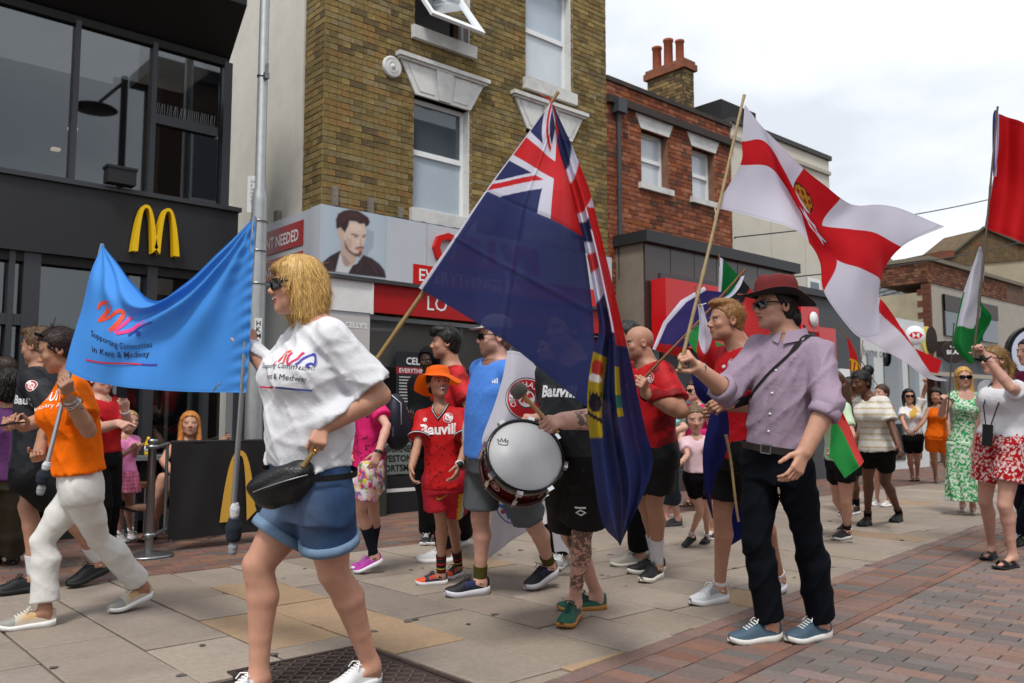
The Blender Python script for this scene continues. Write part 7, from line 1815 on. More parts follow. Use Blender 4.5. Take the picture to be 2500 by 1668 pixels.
# ---- bald man and neighbour
m9 = Person('bald man in red football shirt and black shorts carrying a flag pole', 'm', 1.78, 5.7, 66, (1557, 839, 84, 78, -4), (1580, 884), (1594, 1098),
            {'L': A_((1660, 1004), (1578, 956), (1566, 922), 'grip', (-.6, .2, .7)), 'R': A_((1556, 1000, 'f'), (1548, 962), (1546, 935), 'grip', (-.6, 0, .7))},
            {'L': Lg((1598, 1226), (1566, 1425), (1618, 1408)), 'R': Lg((1574, 1224), (1530, 1401), (1606, 1398))}, skin='tan', build=1.14, armr=1.18)
m9.body(brow='#3a281e', stubble=('#4a3428', .45))
sh = m9.top('football_shirt', '#b3161c', 1104, sleeve=.76, ease=.028, hem_e=.03, sl_e=.034, mat=m_shiny, seed=31, pattern=sleeves_camo(m9, '#b3161c', '#7d1118', .15))
m9.decal(sh, badge(.035), (1588, 922), .1, name='club_badge')
m9.bottoms('shorts', '#0e0f11', .68, ease=.034, flare=.02, mat=m_shiny); m9.socks('#cfd0d8', .42); m9.shoes('#17181b', '#d6d4cc', '#222226', sole_h=.036)
m10 = Person('dark haired man in black trousers just behind the bald man', 'm', 1.76, 6.4, 76, (1529, 822, 74, 84), (1548, 870), (1552, 1085),
             {'L': A_((1590, 985), (1560, 1050), (1550, 1075)), 'R': A_((1520, 985, 'f'), (1510, 1050), (1505, 1075))},
             {'L': Lg((1556, 1228), (1488, 1383), (1556, 1381)), 'R': Lg((1578, 1225), (1545, 1354), (1590, 1350))}, skin='tan')
m10.body(brow='#1d1512'); hair_obj(m10.root, m10.head, 's', '#1a1412', thick=.06); m10.top('shirt', '#a8161c', 1098, mat=m_shiny, seed=3); m10.bottoms('trousers', '#0e0f11', 1.93, ease=.03, ankle_e=.04, fold=.009); m10.shoes('#8e8a82', '#c4c0b6', '#a9a59c')

# ---- young man with the flags
m11 = Person('young fair haired man in red shirt gripping bundled flags and a phone', 'm', 1.80, 4.95, 66, (1771, 784, 100, 82), (1812, 842), (1800, 1098),
             {'L': A_((1868, 990), (1780, 988), (1744, 986), 'hold', (-.2, -.5, .8)), 'R': A_((1770, 965, 'f'), (1748, 992), (1734, 1004), 'grip', (-.4, 0, .9))},
             {'R': Lg((1764, 1252), (1685, 1480), (1770, 1468)), 'L': Lg((1852, 1250), (1862, 1463), (1914, 1440), 'f')}, skin='tan', build=1.05)
m11.body(brow='#6a4a30')
def fade(q, C):
    m = np.clip((.16 - q[:, 2]) / .14, 0, 1)[:, None] * np.clip((.25 - q[:, 1]) / .1, 0, 1)[:, None]; return C * (1 - m * .45) + np.array(col('#8a6247')) * m * .45
hair_obj(m11.root, m11.head, 'fade', '#8a6236', hl=[-.30, -.28, -.16, -.02, .05, .2, .29, .34, .36], thick=.022, seed=6, cut=fade, extra=[('E', (0, .06, .43), (.27, .36, .13)), ('E', (.02, .17, .42), (.21, .13, .08))], locks=(700, 4, .014, .0025, (0, -1, .15)))
sh = m11.top('football_shirt', '#b3131b', 1116, sleeve=.76, ease=.028, hem_e=.03, sl_e=.034, mat=m_shiny, seed=33)
m11.decal(sh, [(np.array([(-.022, 0), (0, -.013), (.022, 0), (0, .013)]), [(0, 1, 2, 3)], '#e6dcdc'), (np.array([(-.012, 0), (0, -.006), (.012, 0), (0, .006)]), [(0, 1, 2, 3)], '#b3131b')], (1768, 895), .05, name='maker_mark')
m11.bottoms('shorts', '#0e0f11', .72, ease=.036, flare=.022, mat=m_shiny); m11.socks('#d9d9dc', .06); m11.shoes('#b9bcc2', '#d8d8da', '#e4e4e6', toe='#c9ccd0', accent='#8a8e94', sole_h=.036)
ph = MB(); q = P(1768, 982, depth(m11.arm['L'][3]) - .03); ph.obox(q, (RIGHT * .3 + UP * .5) * .05, (UP * .6 - RIGHT * .8) * .02 + FWDH * .02, FWDH * -.004); tag(ph.build('phone', M('red_phone', '#5a1216', .2)), 'dark red phone in the hand of the fair haired man', 'phone')

# ---- man in the wide brimmed hat
m12 = Person('man in lilac shirt and wide brimmed red hat holding a bamboo flagstaff', 'm', 1.78, 4.2, 40, (1890, 748, 116, 74), (1930, 818), (1898, 1120),
             {'R': A_((1776, 958), (1702, 898), (1668, 846), 'grip', (-1, 0, -.15)), 'L': A_((2022, 988), (1964, 1104), (1934, 1176), 'relax', (-.5, 0, .8))},
             {'R': Lg((1848, 1318), (1779, 1573), (1868, 1566)), 'L': Lg((1973, 1312), (1920, 1572), (1987, 1562))}, skin='warm', build=1.0, belly=.025, armr=1.05)
m12.body(brow='#3a2a22', stubble=('#8a6a5a', .25))
hair_obj(m12.root, m12.head, 'back', '#1e1512', hl=[-.52, -.50, -.42, -.06, .04, .2, .28, .33, .36], thick=.035, extra=[('E', (0, -.40, -.25), (.30, .16, .28))])
hd = m12.head; hat = thing_part('brimmed_hat', m12.root); nn = 56; ring = []
prof = [(.04, .66), (.24, .655), (.36, .60), (.41, .48), (.435, .24), (.56, .20), (.72, .18), (.88, .19), (.90, .175), (.87, .168), (.70, .155), (.44, .20)]
for j, (r, z) in enumerate(prof):
    r = r if r < .436 else .435 + (r - .435) * .66
    for i in range(nn):
        a = 6.2832 * i / nn; ca, sa = math.cos(a), math.sin(a); ov = 1.0 + .14 * abs(sa); lift = (max(r - .43, 0)) * (.20 * ca * ca - .42 * max(0, -sa) + .16 * max(0, sa) + .10 * math.sin(3 * a + .6)) * 1.4
        ring.append(hd.w(r * ca * .95, r * sa * ov - .06, z + lift + (.02 * math.sin(5 * a) if .2 < r < .42 else 0)) - m12.o)
def band(j0, j1): return [(j * nn + i, j * nn + (i + 1) % nn, (j + 1) * nn + (i + 1) % nn, (j + 1) * nn + i) for j in range(j0, j1) for i in range(nn)]
b = MB(); b.add(ring, band(0, 4), None, True); b.add(ring[:nn], [tuple(range(nn))]); b.build('crown', M('red_canvas', '#641d1c', .9, noise=.1, bump=.15, bscale=200), hat)
b = MB(); b.add(ring, band(4, 8), None, True); b.build('brim', MATS['red_canvas'], hat); b = MB(); b.add(ring, band(8, 11), None, True); b.build('brim_underside', M('dark_lining', '#262322', .9), hat)
m12.glasses(big=1.0)
def placket(V, C):
    t, a, b = m12.tx(V); C = C.copy(); m = (np.abs(a + .0) < .017) & (b > 0); C[m] = C[m] * .92; n = vnoise(V, 9, 14); return C * (1 + .05 * n)[:, None]
sh = m12.top('shirt', '#988698', 1094, sleeve=1.22, ease=.024, hem_e=.022, sl_e=.020, neck=.006, fold=.012, seed=36, pattern=placket)
cl = MB()
for sg in (-1, 1):
    N0 = m12.N - m12.o; r = m12.nr + .010; q = []
    for t in np.linspace(0, 1, 9):
        a = math.pi * (.5 - sg * (.04 + .80 * t)); dv = m12.S * math.cos(a) * 1.05 + m12.Fw * math.sin(a); 
        top_ = N0 + dv * r + m12.up * (.058 - .045 * (1 - t)) + m12.Fw * .012; q += [top_, N0 + dv * (r + .022) + m12.up * (.012 - .062 * (1 - t) ** 1.2) + m12.Fw * .016]
    cl.grid(q, 9, 2)
cl.build('collar', M('lilac_collar', '#988698', .85), m12.root)
bt_ = MB(); bv = m12.bvh(sh)
for y in (905, 960, 1010, 1052):
    t = m12.hem_t(y); c0 = m12.P0 + m12.up * t * m12.Ls - m12.o; h3 = bv.ray_cast(Vector(c0 + m12.Fw * .5), Vector(-m12.Fw), .6)
    if h3[0] is not None: bt_.lathe([(0, .004), (.0065, .003), (.0065, 0)], np.array(h3[0]), m12.Fw, 12)
bt_.build('buttons', m_white, sh, kind='stuff')
for sd in ('L', 'R'):
    S0, E_, W_, *_r = m12.arm[sd]; e = E_ + (W_ - E_) * .2; n = unit(W_ - E_); r = m12.ar * .88 + .022; b = MB(); b.lathe([(r - .01, -.035), (r + .004, -.033), (r + .006, -.0), (r + .002, .016), (r - .014, .014)], e - m12.o, n, 26); b.build('rolled_cuff', MATS['lilac_collar'], m12.root)
m12.bottoms('trousers', '#0c0f17', 1.97, ease=.012, knee_e=.018, ankle_e=.036, waist=.10, mat=m_cloth, fold=.010, seed=38)
strap_loop(m12, .085, .017, 'belt', M('belt_leather', '#231c18', .5), .030)
b = MB(); q = m12.P0 + m12.up * .085 * m12.Ls + m12.Fw * (np.interp(.085, T_ST, m12.hd) + .036) - m12.o
for dx in (-.024, .024): b.obox(q + m12.S * dx, m12.S * .003, m12.up * .02, m12.Fw * .004)
for dz in (-.02, .02): b.obox(q + m12.up * dz, m12.S * .026, m12.up * .003, m12.Fw * .004)
b.build('buckle', m_alu, m12.root)
# shoulder strap across the chest: follows the shirt from left shoulder to right hip
st_ = MB(); A = []; bvs = m12.bvh(sh)
for t in np.linspace(0, 1, 26):
    a_ = .125 - .30 * t; tt = 1.0 - .62 * t; base = m12.P0 + m12.up * tt * m12.Ls + m12.S * a_ - m12.o
    dirv = m12.Fw * 1.0 + (m12.up * (1.2 - 6 * t) if t < .2 else 0); dirv = unit(dirv); row = []
    for sg in (-1, 1):
        bb = base + (m12.up * .6 + m12.S * .8) * sg * .026; h3 = bvs.ray_cast(Vector(bb + dirv * .45), Vector(-dirv), .8); row.append((np.array(h3[0]) if h3[0] is not None else bb + dirv * .13) + dirv * .006)
    A += row
st_.grid(A, 26, 2); st_.build('shoulder_strap', M('black_webbing', '#101012', .8, bump=.2, bscale=300), m12.root)
m12.shoes('#3f5566', '#d6d4cf', '#e4e4e0', sole_h=.032)
q = m12.arm['R'][2]; n = unit(m12.arm['R'][2] - m12.arm['R'][1]); b = MB(); b.lathe([(.034, -.012), (.039, 0), (.034, .012)], q - n * .02 - m12.o, n, 22); b.lathe([(0, .045), (.018, .045), (.018, .03)], q - n * .02 - m12.o, -RIGHT - FWDH * .4, 16); b.build('watch', M('silver'), m12.root)

# ---- children and bystanders behind the flags
k4 = Person('little girl in pale pink T-shirt and black shorts looking down', 'k', 1.18, 7.0, 12, (1697, 1022, 66, 4, -12), (1700, 1064), (1703, 1158),
            {'R': A_((1679, 1112), (1662, 1130), (1650, 1136), 'fist'), 'L': A_((1729, 1112), (1735, 1142), (1736, 1160))},
            {'R': Lg((1710, 1247), (1668, 1338), (1698, 1316), 'f'), 'L': Lg((1724, 1246), (1713, 1331), (1730, 1325))}, skin='pink')
k4.body(brow='#6a5038'); hair_obj(k4.root, k4.head, 'tied', '#6a5238', thick=.025, extra=[('E', (0, -.2, .52), (.12, .12, .10))]); k4.top('tshirt', '#d9bcc4', 1152, sleeve=.62, ease=.022, hem_e=.03, seed=7); k4.bottoms('shorts', '#0e0f11', .52, ease=.015); k4.socks('#d6d6d8', .12); k4.shoes('#17171a', '#1c1c1e', None)
k5 = Person('child with tied hair half hidden behind the navy flag', 'k', 1.2, 7.7, 30, (1738, 1014, 50, 40), (1742, 1046), (1745, 1140),
            {'R': A_((1722, 1090, 'f'), (1722, 1120), (1722, 1140)), 'L': A_((1765, 1090), (1768, 1120), (1768, 1140))},
            {'R': Lg((1740, 1225), (1733, 1320), (1742, 1312)), 'L': Lg((1754, 1225), (1752, 1320), (1760, 1312))})
k5.body(); hair_obj(k5.root, k5.head, 's', '#4a3828', thick=.025); k5.top('tshirt', '#c22a68', 1140, ease=.02); k5.bottoms('shorts', '#1c1c20', .6); k5.shoes()
w5 = Person('woman in hot pink top and sandals standing behind the little girl', 'f', 1.62, 9.9, 40, (1694, 955, 50, 60), (1700, 986), (1702, 1092),
            {'R': A_((1668, 1048), (1659, 1084), (1660, 1106)), 'L': A_((1738, 1048), (1735, 1085), (1732, 1105))},
            {'R': Lg((1690, 1165), (1656, 1238), (1688, 1236)), 'L': Lg((1712, 1165), (1700, 1240), (1724, 1236))}, skin='pink', build=1.15)
w5.body(); hair_obj(w5.root, w5.head, 's', '#3a2620', hl=[-.5, -.48, -.4, -.2, .0, .2, .3, .34, .36], thick=.06); w5.glasses(); w5.top('top', '#c92668', 1095, ease=.03, seed=5); w5.bottoms('leggings', '#1c1c22', .95, ease=.015); w5.shoes('#3a2416', '#3a2416', None, style='flip')
w6 = Person('bystander in pale turquoise top behind the bald man', 'f', 1.62, 8.7, 70, (1618, 952, 54, 80), (1622, 988), (1624, 1105),
            {'L': A_((1672, 1044), (1640, 1056), (1630, 1058)), 'R': A_((1600, 1050, 'f'), (1600, 1080), (1600, 1100))},
            {'L': Lg((1640, 1195), (1610, 1286), (1648, 1284)), 'R': Lg((1625, 1195), (1590, 1288), (1630, 1284))}, skin='pink')
w6.body(); hair_obj(w6.root, w6.head, 's', '#5a4030', hl=[-.5, -.48, -.4, -.2, .0, .2, .3, .34, .36]); w6.top('top', '#8cc4c8', 1112, sleeve=.8, ease=.03, sl_e=.04, seed=5); w6.bottoms('trousers', '#26303c', 1.5, ease=.02); w6.shoes('#2c3136', '#3c3c40')
# ---- right side
w7 = Person('girl with long brown hair and mint top carrying a red and green flag', 'f', 1.58, 7.7, 80, (2032, 938, 60, 88), (2040, 978), (2052, 1118),
            {'L': A_((2080, 1062), (2060, 1110), (2050, 1130), 'grip'), 'R': A_((2030, 1055, 'f'), (2025, 1100), (2022, 1120))},
            {'L': Lg((2066, 1222), (2034, 1320), (2080, 1314)), 'R': Lg((2046, 1222), (2048, 1302), (2084, 1294))}, skin='pink', bust=.03)
w7.body(brow='#4a3020'); hair_obj(w7.root, w7.head, 'long', '#4a3020', hl=[-.5, -.5, -.46, -.3, .0, .2, .28, .33, .35], thick=.05, strands=.016, extra=[('C', (0, -.45, 0), (0, -.62, -1.3), .26, .20), ('C', (.2, -.35, -.1), (.14, -.6, -1.75), .16, .10)])
w7.top('top', '#b9d2b4', 1122, sleeve=.7, ease=.03, seed=7); w7.bottoms('shorts', '#17171a', .45, ease=.025); w7.socks('#1c1c1e', .18); w7.shoes('#1a1a1c', '#d0d0d0', None)
w8 = Person('girl with afro puff, headband and striped T-shirt holding black shorts', 'f', 1.64, 8.4, 52, (2101, 934, 58, 68, -8), (2122, 966), (2144, 1088),
            {'L': A_((2178, 1042), (2194, 1090), (2206, 1116), 'relax'), 'R': A_((2086, 1030, 'f'), (2078, 1075), (2074, 1098))},
            {'R': Lg((2119, 1163), (2098, 1287), (2126, 1281)), 'L': Lg((2161, 1175), (2177, 1277), (2203, 1271))}, skin='brown', build=1.08, bust=.045)
w8.root['label'] = 'girl with afro puff and headband in a tan striped white T-shirt'
w8.body(brow='#150e0c'); hair_obj(w8.root, w8.head, 'puff', '#0f0c0b', hl=[-.36, -.34, -.22, -.02, .05, .18, .25, .3, .33], thick=.03, strands=.02, extra=[('E', (0, -.48, .44), (.24, .24, .24))])
b = MB(); hd = w8.head; A2 = []
for t in np.linspace(-1.5, 1.5, 16): A2 += [hd.w(.385 * math.sin(t), -.02 + .36 * math.cos(t), .22 - .12 * (1 - math.cos(t))) - w8.o, hd.w(.365 * math.sin(t), -.05 + .27 * math.cos(t), .42 - .08 * (1 - math.cos(t))) - w8.o]
b.grid(A2, 16, 2); b.build('headband', m_black, w8.root)
def stripes(V, C):
    t, a, b = w8.tx(V); C = C.copy(); C[np.sin(V[:, 2] * 2 * math.pi / .062) > .80] = np.array(col('#b5a180')); return C
w8.h *= .8; w8.top('tshirt', '#d2cfc8', 1098, sleeve=.78, ease=.03, hem_e=.04, sl_e=.04, pattern=stripes, seed=44); w8.bottoms('shorts', '#0e0f11', .55, ease=.02); w8.socks('#0e0f11', .12); w8.shoes('#151517', '#1a1a1c', None)
w9 = Person('dark haired woman in white top raising a flag, far down the street', 'f', 1.64, 14.6, 12, (2219, 968, 35, 10), (2222, 990), (2229, 1064),
            {'L': A_((2255, 962), (2261, 938), (2264, 918), 'grip'), 'R': A_((2203, 1026), (2214, 1050), (2221, 1064))},
            {'R': Lg((2222, 1120), (2226, 1176), (2230, 1172)), 'L': Lg((2240, 1120), (2238, 1175), (2244, 1171))}, skin='warm')
w9.body(brow='#1c1210'); hair_obj(w9.root, w9.head, 'long', '#130e0d', hl=[-.5, -.5, -.46, -.4, -.2, .15, .28, .33, .35], thick=.08, h=.016, extra=[('C', (.34, -.1, 0), (.34, .0, -.7), .14, .10), ('C', (-.34, -.1, 0), (-.34, .0, -.6), .14, .10)]); w9.glasses(big=1.2)
def fringe(V, C):
    t, a, b = w9.tx(V); C = C.copy(); C[(np.sin(np.arctan2(b, a) * 26) > .1) & (t < .22)] = np.array(col('#1b1b1e')); n = vnoise(V, 24, 3); m = (n > .35) & (t > .5) & (b > .03); C[m] = np.array(col('#c9a04a')); return C
w9.top('top', '#d9d9dc', 1060, sleeve=.7, ease=.04, sl_e=.05, pattern=fringe, seed=5); w9.bottoms('shorts', '#0e0f11', .62, ease=.02); w9.shoes('#5a3020', '#4a2a1c', None, style='sandal')
w10 = Person('curly haired woman in orange sleeveless playsuit, far down the street', 'f', 1.64, 14.2, 18, (2284, 967, 35, 25), (2288, 991), (2286, 1062),
             {'R': A_((2254, 1030), (2234, 1052), (2222, 1062), 'relax'), 'L': A_((2314, 1026), (2317, 1058), (2316, 1076))},
             {'R': Lg((2281, 1122), (2284, 1180), (2287, 1174)), 'L': Lg((2308, 1120), (2317, 1177), (2318, 1171))}, skin='olive')
w10.body(brow='#1c1210'); hair_obj(w10.root, w10.head, 'curly', '#17100e', hl=[-.5, -.5, -.46, -.4, -.1, .15, .28, .33, .35], thick=.12, h=.016, strands=.05, extra=[('E', (0, -.25, -.3), (.5, .3, .5))])
w10.top('playsuit_top', '#d8600c', 1068, sleeve=0, straps=True, ease=.03, hem_e=.04, top_t=.93, seed=3); w10.bottoms('playsuit_shorts', '#d8600c', .5, ease=.03, flare=.03); w10.shoes('#8a8a8a', '#9a9a98', None, style='sandal')
w11 = Person('blond woman in long green floral dress holding a thin flag pole', 'f', 1.70, 9.8, 16, (2353, 922, 50, 14), (2358, 954), (2353, 1080),
             {'R': A_((2297, 1014), (2306, 982), (2310, 962), 'grip', (-.3, 0, .9)), 'L': A_((2392, 1030), (2390, 1075), (2388, 1098))},
             {'R': Lg((2346, 1175), (2346, 1252), (2356, 1244)), 'L': Lg((2366, 1175), (2372, 1259), (2380, 1250))}, skin='pink', bust=.06)
w11.body(brow='#8a6a40', lip='#b04a54'); hair_obj(w11.root, w11.head, 'long', '#c79a55', hl=[-.5, -.5, -.46, -.42, -.3, .1, .28, .33, .35], thick=.05, h=.010, strands=.016, extra=[('C', (.30, -.1, 0), (.36, -.05, -.95), .12, .12), ('E', (0, -.28, -.35), (.34, .18, .6)), ('C', (-.28, -.14, 0), (-.30, -.2, -.7), .10, .08)], locks=(500, 7, .02, .006, None)); w11.glasses(big=1.25)
fl = floral(['#cfd8cc', '#b9cdb8'], '#2f9452', 120, .22)
w11.h *= .55; w11.top('dress_bodice', '#1f7a44', .02, sleeve=.25, ease=.012, hem_e=.014, scoop=.05, pattern=fl, sl_e=.05); w11.skirt('dress_skirt', '#1f7a44', 1222, .185, .20, .16, pattern=fl, fold=.016); w11.shoes('#d0ccc6', '#d8d4ce', None, style='sandal')
w12 = Person('woman in white T-shirt and red floral shorts with one arm raised', 'f', 1.66, 6.42, 58, (2424, 880, 70, 76, 2), (2452, 928), (2446, 1066),
             {'L': A_((2468, 948), (2404, 868), (2379, 826), 'grip', (-.9, 0, -.1)), 'R': A_((2402, 1010, 'f'), (2378, 1100), (2370, 1135))},
             {'R': Lg((2405, 1221), (2402, 1369), (2432, 1358)), 'L': Lg((2453, 1233), (2428, 1391), (2468, 1386))}, skin='pink', build=1.02, bust=.035)
w12.body(brow='#6a5036'); hair_obj(w12.root, w12.head, 'pony', '#86683f', hl=[-.36, -.34, -.22, -.02, .05, .18, .26, .32, .35], thick=.03, seed=4, extra=[('E', (0, -.44, .12), (.14, .14, .14)), ('C', (0, -.52, .12), (0, -.78, -.15), .12, .13), ('C', (0, -.78, -.15), (0, -.74, -.75), .13, .05)], locks=(600, 6, .016, .006, (0, -1, .0)))
w12.glasses(big=.9); tee = w12.top('tshirt', '#d4d4da', 1064, sleeve=.62, ease=.03, hem_e=.03, sl_e=.035, seed=46, scoop=.02)
w12.h *= .55; w12.bottoms('floral_shorts', '#a8141c', 0.62, ease=.028, flare=.022, waist=.16, pattern=floral(['#dccfcf', '#d8b8b4'], '#a8141c', 150, .40), fold=.010); w12.shoes('#131722', '#20242c', None, style='sandal')
b = MB(); n0 = w12.N - w12.o
for sg in (-1, 1): b.tube([n0 + w12.S * .055 * sg + w12.up * .01 - w12.Fw * .02, n0 + w12.S * .06 * sg + w12.Fw * .10 - w12.up * .05, n0 + w12.S * .05 * sg + w12.Fw * .175 - w12.up * .20, n0 + w12.S * .02 * sg + w12.Fw * .19 - w12.up * .33], .005, 6)
b.build('lanyard', M('navy_cord', '#17203c', .8), w12.root)
b = MB(); q = n0 + w12.Fw * .195 - w12.up * .41; b.obox(q, w12.S * .037, w12.up * .08, w12.Fw * .006); b.build('hanging_phone', m_black, w12.root)
q = w12.arm['L'][2]; n = unit(w12.arm['L'][2] - w12.arm['L'][1]); b = MB(); b.lathe([(.028, -.014), (.034, 0), (.028, .014)], q - n * .03 - w12.o, n, 20); b.obox(q - n * .03 - w12.o - RIGHT * .03 + UP * .012, n * .02, (RIGHT + UP) * .008, FWDH * .018); b.build('smart_watch', m_black, w12.root)
m13 = Person('person in dark trousers cut off by the right edge', 'm', 1.75, 7.2, 76, (2512, 860, 68, 80), (2532, 905), (2532, 1098),
             {'L': A_((2570, 1000), (2545, 1060), (2535, 1085)), 'R': A_((2510, 1000, 'f'), (2510, 1060), (2508, 1085))},
             {'L': Lg((2520, 1235), (2464, 1336), (2520, 1326)), 'R': Lg((2500, 1230), (2490, 1320), (2530, 1312))})
m13.body(); hair_obj(m13.root, m13.head, 's', '#2a1c16'); m13.top('shirt', '#6a1c3c', 1105, ease=.03); m13.bottoms('trousers', '#181c2c', 1.9, ankle_e=.03); m13.socks('#d8d8dc', .2); m13.shoes('#14161a', '#1c1e22')
k6 = Person('child in white trainers behind the girl with the afro puff', 'k', 1.35, 10.6, 60, (2152, 960, 42, 70), (2154, 985), (2152, 1080),
            {'L': A_((2168, 1030), (2165, 1060), (2160, 1075)), 'R': A_((2142, 1030, 'f'), (2138, 1060), (2135, 1075))},
            {'L': Lg((2158, 1160), (2150, 1238), (2176, 1236)), 'R': Lg((2142, 1160), (2126, 1236), (2150, 1233))}, skin='pink')
k6.body(); hair_obj(k6.root, k6.head, 's', '#3a2a20'); k6.top('top', '#b8434a', 1085); k6.bottoms('shorts', '#20222c', .7); k6.shoes('#d6d6d8')
m14 = Person('person in green top and black shorts walking behind the striped T-shirt', 'm', 1.7, 9.9, 70, (2072, 945, 48, 76), (2080, 972), (2078, 1085),
             {'L': A_((2098, 1032), (2090, 1070), (2085, 1090)), 'R': A_((2062, 1032, 'f'), (2056, 1070), (2052, 1090))},
             {'L': Lg((2084, 1175), (2066, 1258), (2097, 1254)), 'R': Lg((2072, 1175), (2050, 1262), (2080, 1258))}, skin='brown')
m14.body(); hair_obj(m14.root, m14.head, 's', '#15100e'); m14.top('shirt', '#3c6a52', 1092, ease=.03); m14.bottoms('shorts', '#17181c', .8); m14.socks('#0e0f11', .3); m14.shoes('#17171a', '#dedede')
# ================================================================== FLAGS, BANNER, DRUM
def catmull(Q, t):
    """Q (n,...) control rows, t in 0..n-1"""
    n = len(Q); i = np.clip(t.astype(int), 0, n - 2); f = (t - i).reshape(-1, *([1] * (Q.ndim - 1)))
    p0, p1, p2, p3 = Q[np.maximum(i - 1, 0)], Q[i], Q[i + 1], Q[np.minimum(i + 2, n - 1)]
    a = np.where((i == 0).reshape(f.shape), 2 * p1 - p2, p0); b = np.where((i == n - 2).reshape(f.shape), 2 * p2 - p1, p3)
    return .5 * (2 * p1 + (p2 - a) * f + (2 * a - 5 * p1 + 4 * p2 - b) * f * f + (3 * p1 - a - 3 * p2 + b) * f ** 3)
m_flag = M('flag_cloth', attr=True, rough=.75, transl=.38, bump=.05, bscale=350, spec=.2, noise=.03, nscale=6)
m_thin = M('thin_flag_cloth', attr=True, rough=.75, transl=.42, alpha=.975, spec=.2, noise=.04, nscale=5)
def cloth(root, name, cols, crop, cf, d, nu=90, nv=70, mat=None, wob=.008, wsc=9, seed=1, ripple=None, lin=False):
    """cols[u][v] = (x, y, extra depth) in a crop (x0, y0, scale); cf(u, v) -> colours, u and v in control units"""
    x0, y0, sc = crop
    Q = np.array([[P(x0 + sc * q[0], y0 + sc * q[1], (d(i) if callable(d) else d) + (q[2] if len(q) > 2 else 0)) for q in c] for i, c in enumerate(cols)])
    U = np.linspace(0, len(cols) - 1, nu); W = np.linspace(0, len(cols[0]) - 1, nv)
    ip = catmull if not lin else (lambda Q_, t: Q_[np.minimum(t.astype(int), len(Q_) - 2)] * (1 - (t - np.minimum(t.astype(int), len(Q_) - 2)))[:, None, None] + Q_[np.minimum(t.astype(int), len(Q_) - 2) + 1] * (t - np.minimum(t.astype(int), len(Q_) - 2))[:, None, None])
    A = ip(Q, U); B = ip(A.transpose(1, 0, 2), W).transpose(1, 0, 2)      # (nu,nv,3)
    uu, vv = np.meshgrid(U, W, indexing='ij'); V = B.reshape(-1, 3)
    dz = wob * vnoise(V, wsc, seed) * np.clip(uu.ravel() * 2, 0, 1)
    if ripple is not None: dz = dz + ripple(uu, vv).ravel()
    V = V + FWDH * dz[:, None]
    F = np.array([(i * nv + j, (i + 1) * nv + j, (i + 1) * nv + j + 1, i * nv + j + 1) for i in range(nu - 1) for j in range(nv - 1)])
    C = cf(uu.ravel(), vv.ravel())
    if nu >= 50:
        e_ = np.minimum(np.minimum(vv / W[-1], 1 - vv / W[-1]) * nv, (1 - uu / U[-1]) * nu).ravel(); C[(e_ > 1.6) & (e_ < 2.7)] *= .80
    return link(name, raw_mesh(name, V, F, mat or m_flag, C), root)
def pick(conds, cs, base):
    def f(u, v):
        C = np.tile(np.array(col(base)), (len(u), 1))
        for cd, c in zip(conds, cs): C[cd(u, v)] = np.array(col(c))
        return C
    return f
m_cane = M('bamboo', '#7b6233', .55, noise=.2, nscale=25); m_cane2 = M('pale_cane', '#9c8763', .6, noise=.2, nscale=25)
def cane(root, a, b, r=.009, m=None, knots=6, name='pole'):
    a, b = np.array(a), np.array(b); pts, rs = [], []
    for t in np.linspace(0, 1, 40):
        pts.append(a + (b - a) * t + UP * .006 * math.sin(7 * t) + RIGHT * .004 * math.sin(5 * t)); k = abs((t * knots) % 1 - .5); rs.append(r * .78 * (1.22 if k > .47 else 1) * (1.1 - .25 * t))
    MB().tube(pts, rs, 8).build(name, m or m_cane, root)
NAVY, WH, RD = '#2c3465', '#dcdcec', '#d0262c'
# ---- blue ensign with yellow shield
f1 = thing('blue_ensign_flag', 'large blue ensign with a yellow shield on a bamboo pole, held by the blond woman', 'flag')
hw = w1.arm['L'][2] + unit(w1.arm['L'][3] - w1.arm['L'][2]) * .085 * w1.k - FWDH * -.03
cane(f1, hw - (P(1350, 240, 3.9) - hw) * .06, P(1364, 228, 3.9), .011)
def jack(u, v):
    """union device, u,v in 0..1 over the canton (v up); returns colour index 0 blue 1 white 2 red"""
    x, y = (u - .5) * 2, (v - .5); c = np.zeros(len(u), int); dg = np.abs(np.abs(y) - np.abs(x) * .5); w = np.zeros(len(u))
    c[dg < .10] = 1; s = np.abs(y) - np.abs(x) * .5; c[((s * np.sign(x * y) < 0) & (np.abs(s) < .065) & (np.abs(s) > .0))] = 2
    c[(np.abs(x) < .32) | (np.abs(y) < .165)] = 1; c[(np.abs(x) < .19) | (np.abs(y) < .10)] = 2; return c
def ensA(u, v):     # control units: u 0..2 = first half of canton, v 0..4 bottom to top
    C = np.tile(np.array(col(NAVY)), (len(u), 1)); m = v >= 2; k = jack(u[m] / 2 * .56, (v[m] - 2) / 2); C[m] = np.array([col(NAVY), col(WH), col(RD)])[k]; C[(u < .035)] = np.array(col(WH)); return C
D1 = (1020, 220, .3827)
A = cloth(f1, 'cloth', [[(6, 1262, -.16), (220, 955, -.07), (435, 640, .02), (645, 355, .11), (852, 72, .19)], [(560, 1605, -.03), (620, 1180, .02), (690, 760, .05), (790, 450, .10), (874, 190, .17)], [(1130, 2065, .06), (1120, 1440, .08), (1055, 930, .09), (985, 590, .10), (915, 310, .15)]],
          D1, ensA, lambda i: 3.62, 150, 190, m_thin, wob=.016, seed=3, ripple=lambda u, v: -.007 * np.exp(-((v - 1.05) / .035) ** 2) - .007 * np.exp(-((u - .95) / .03) ** 2) + .006 * np.exp(-((v - 2.0) / .03) ** 2) + .018 * np.sin(u * 5 - v * 1.3) * u / 2)
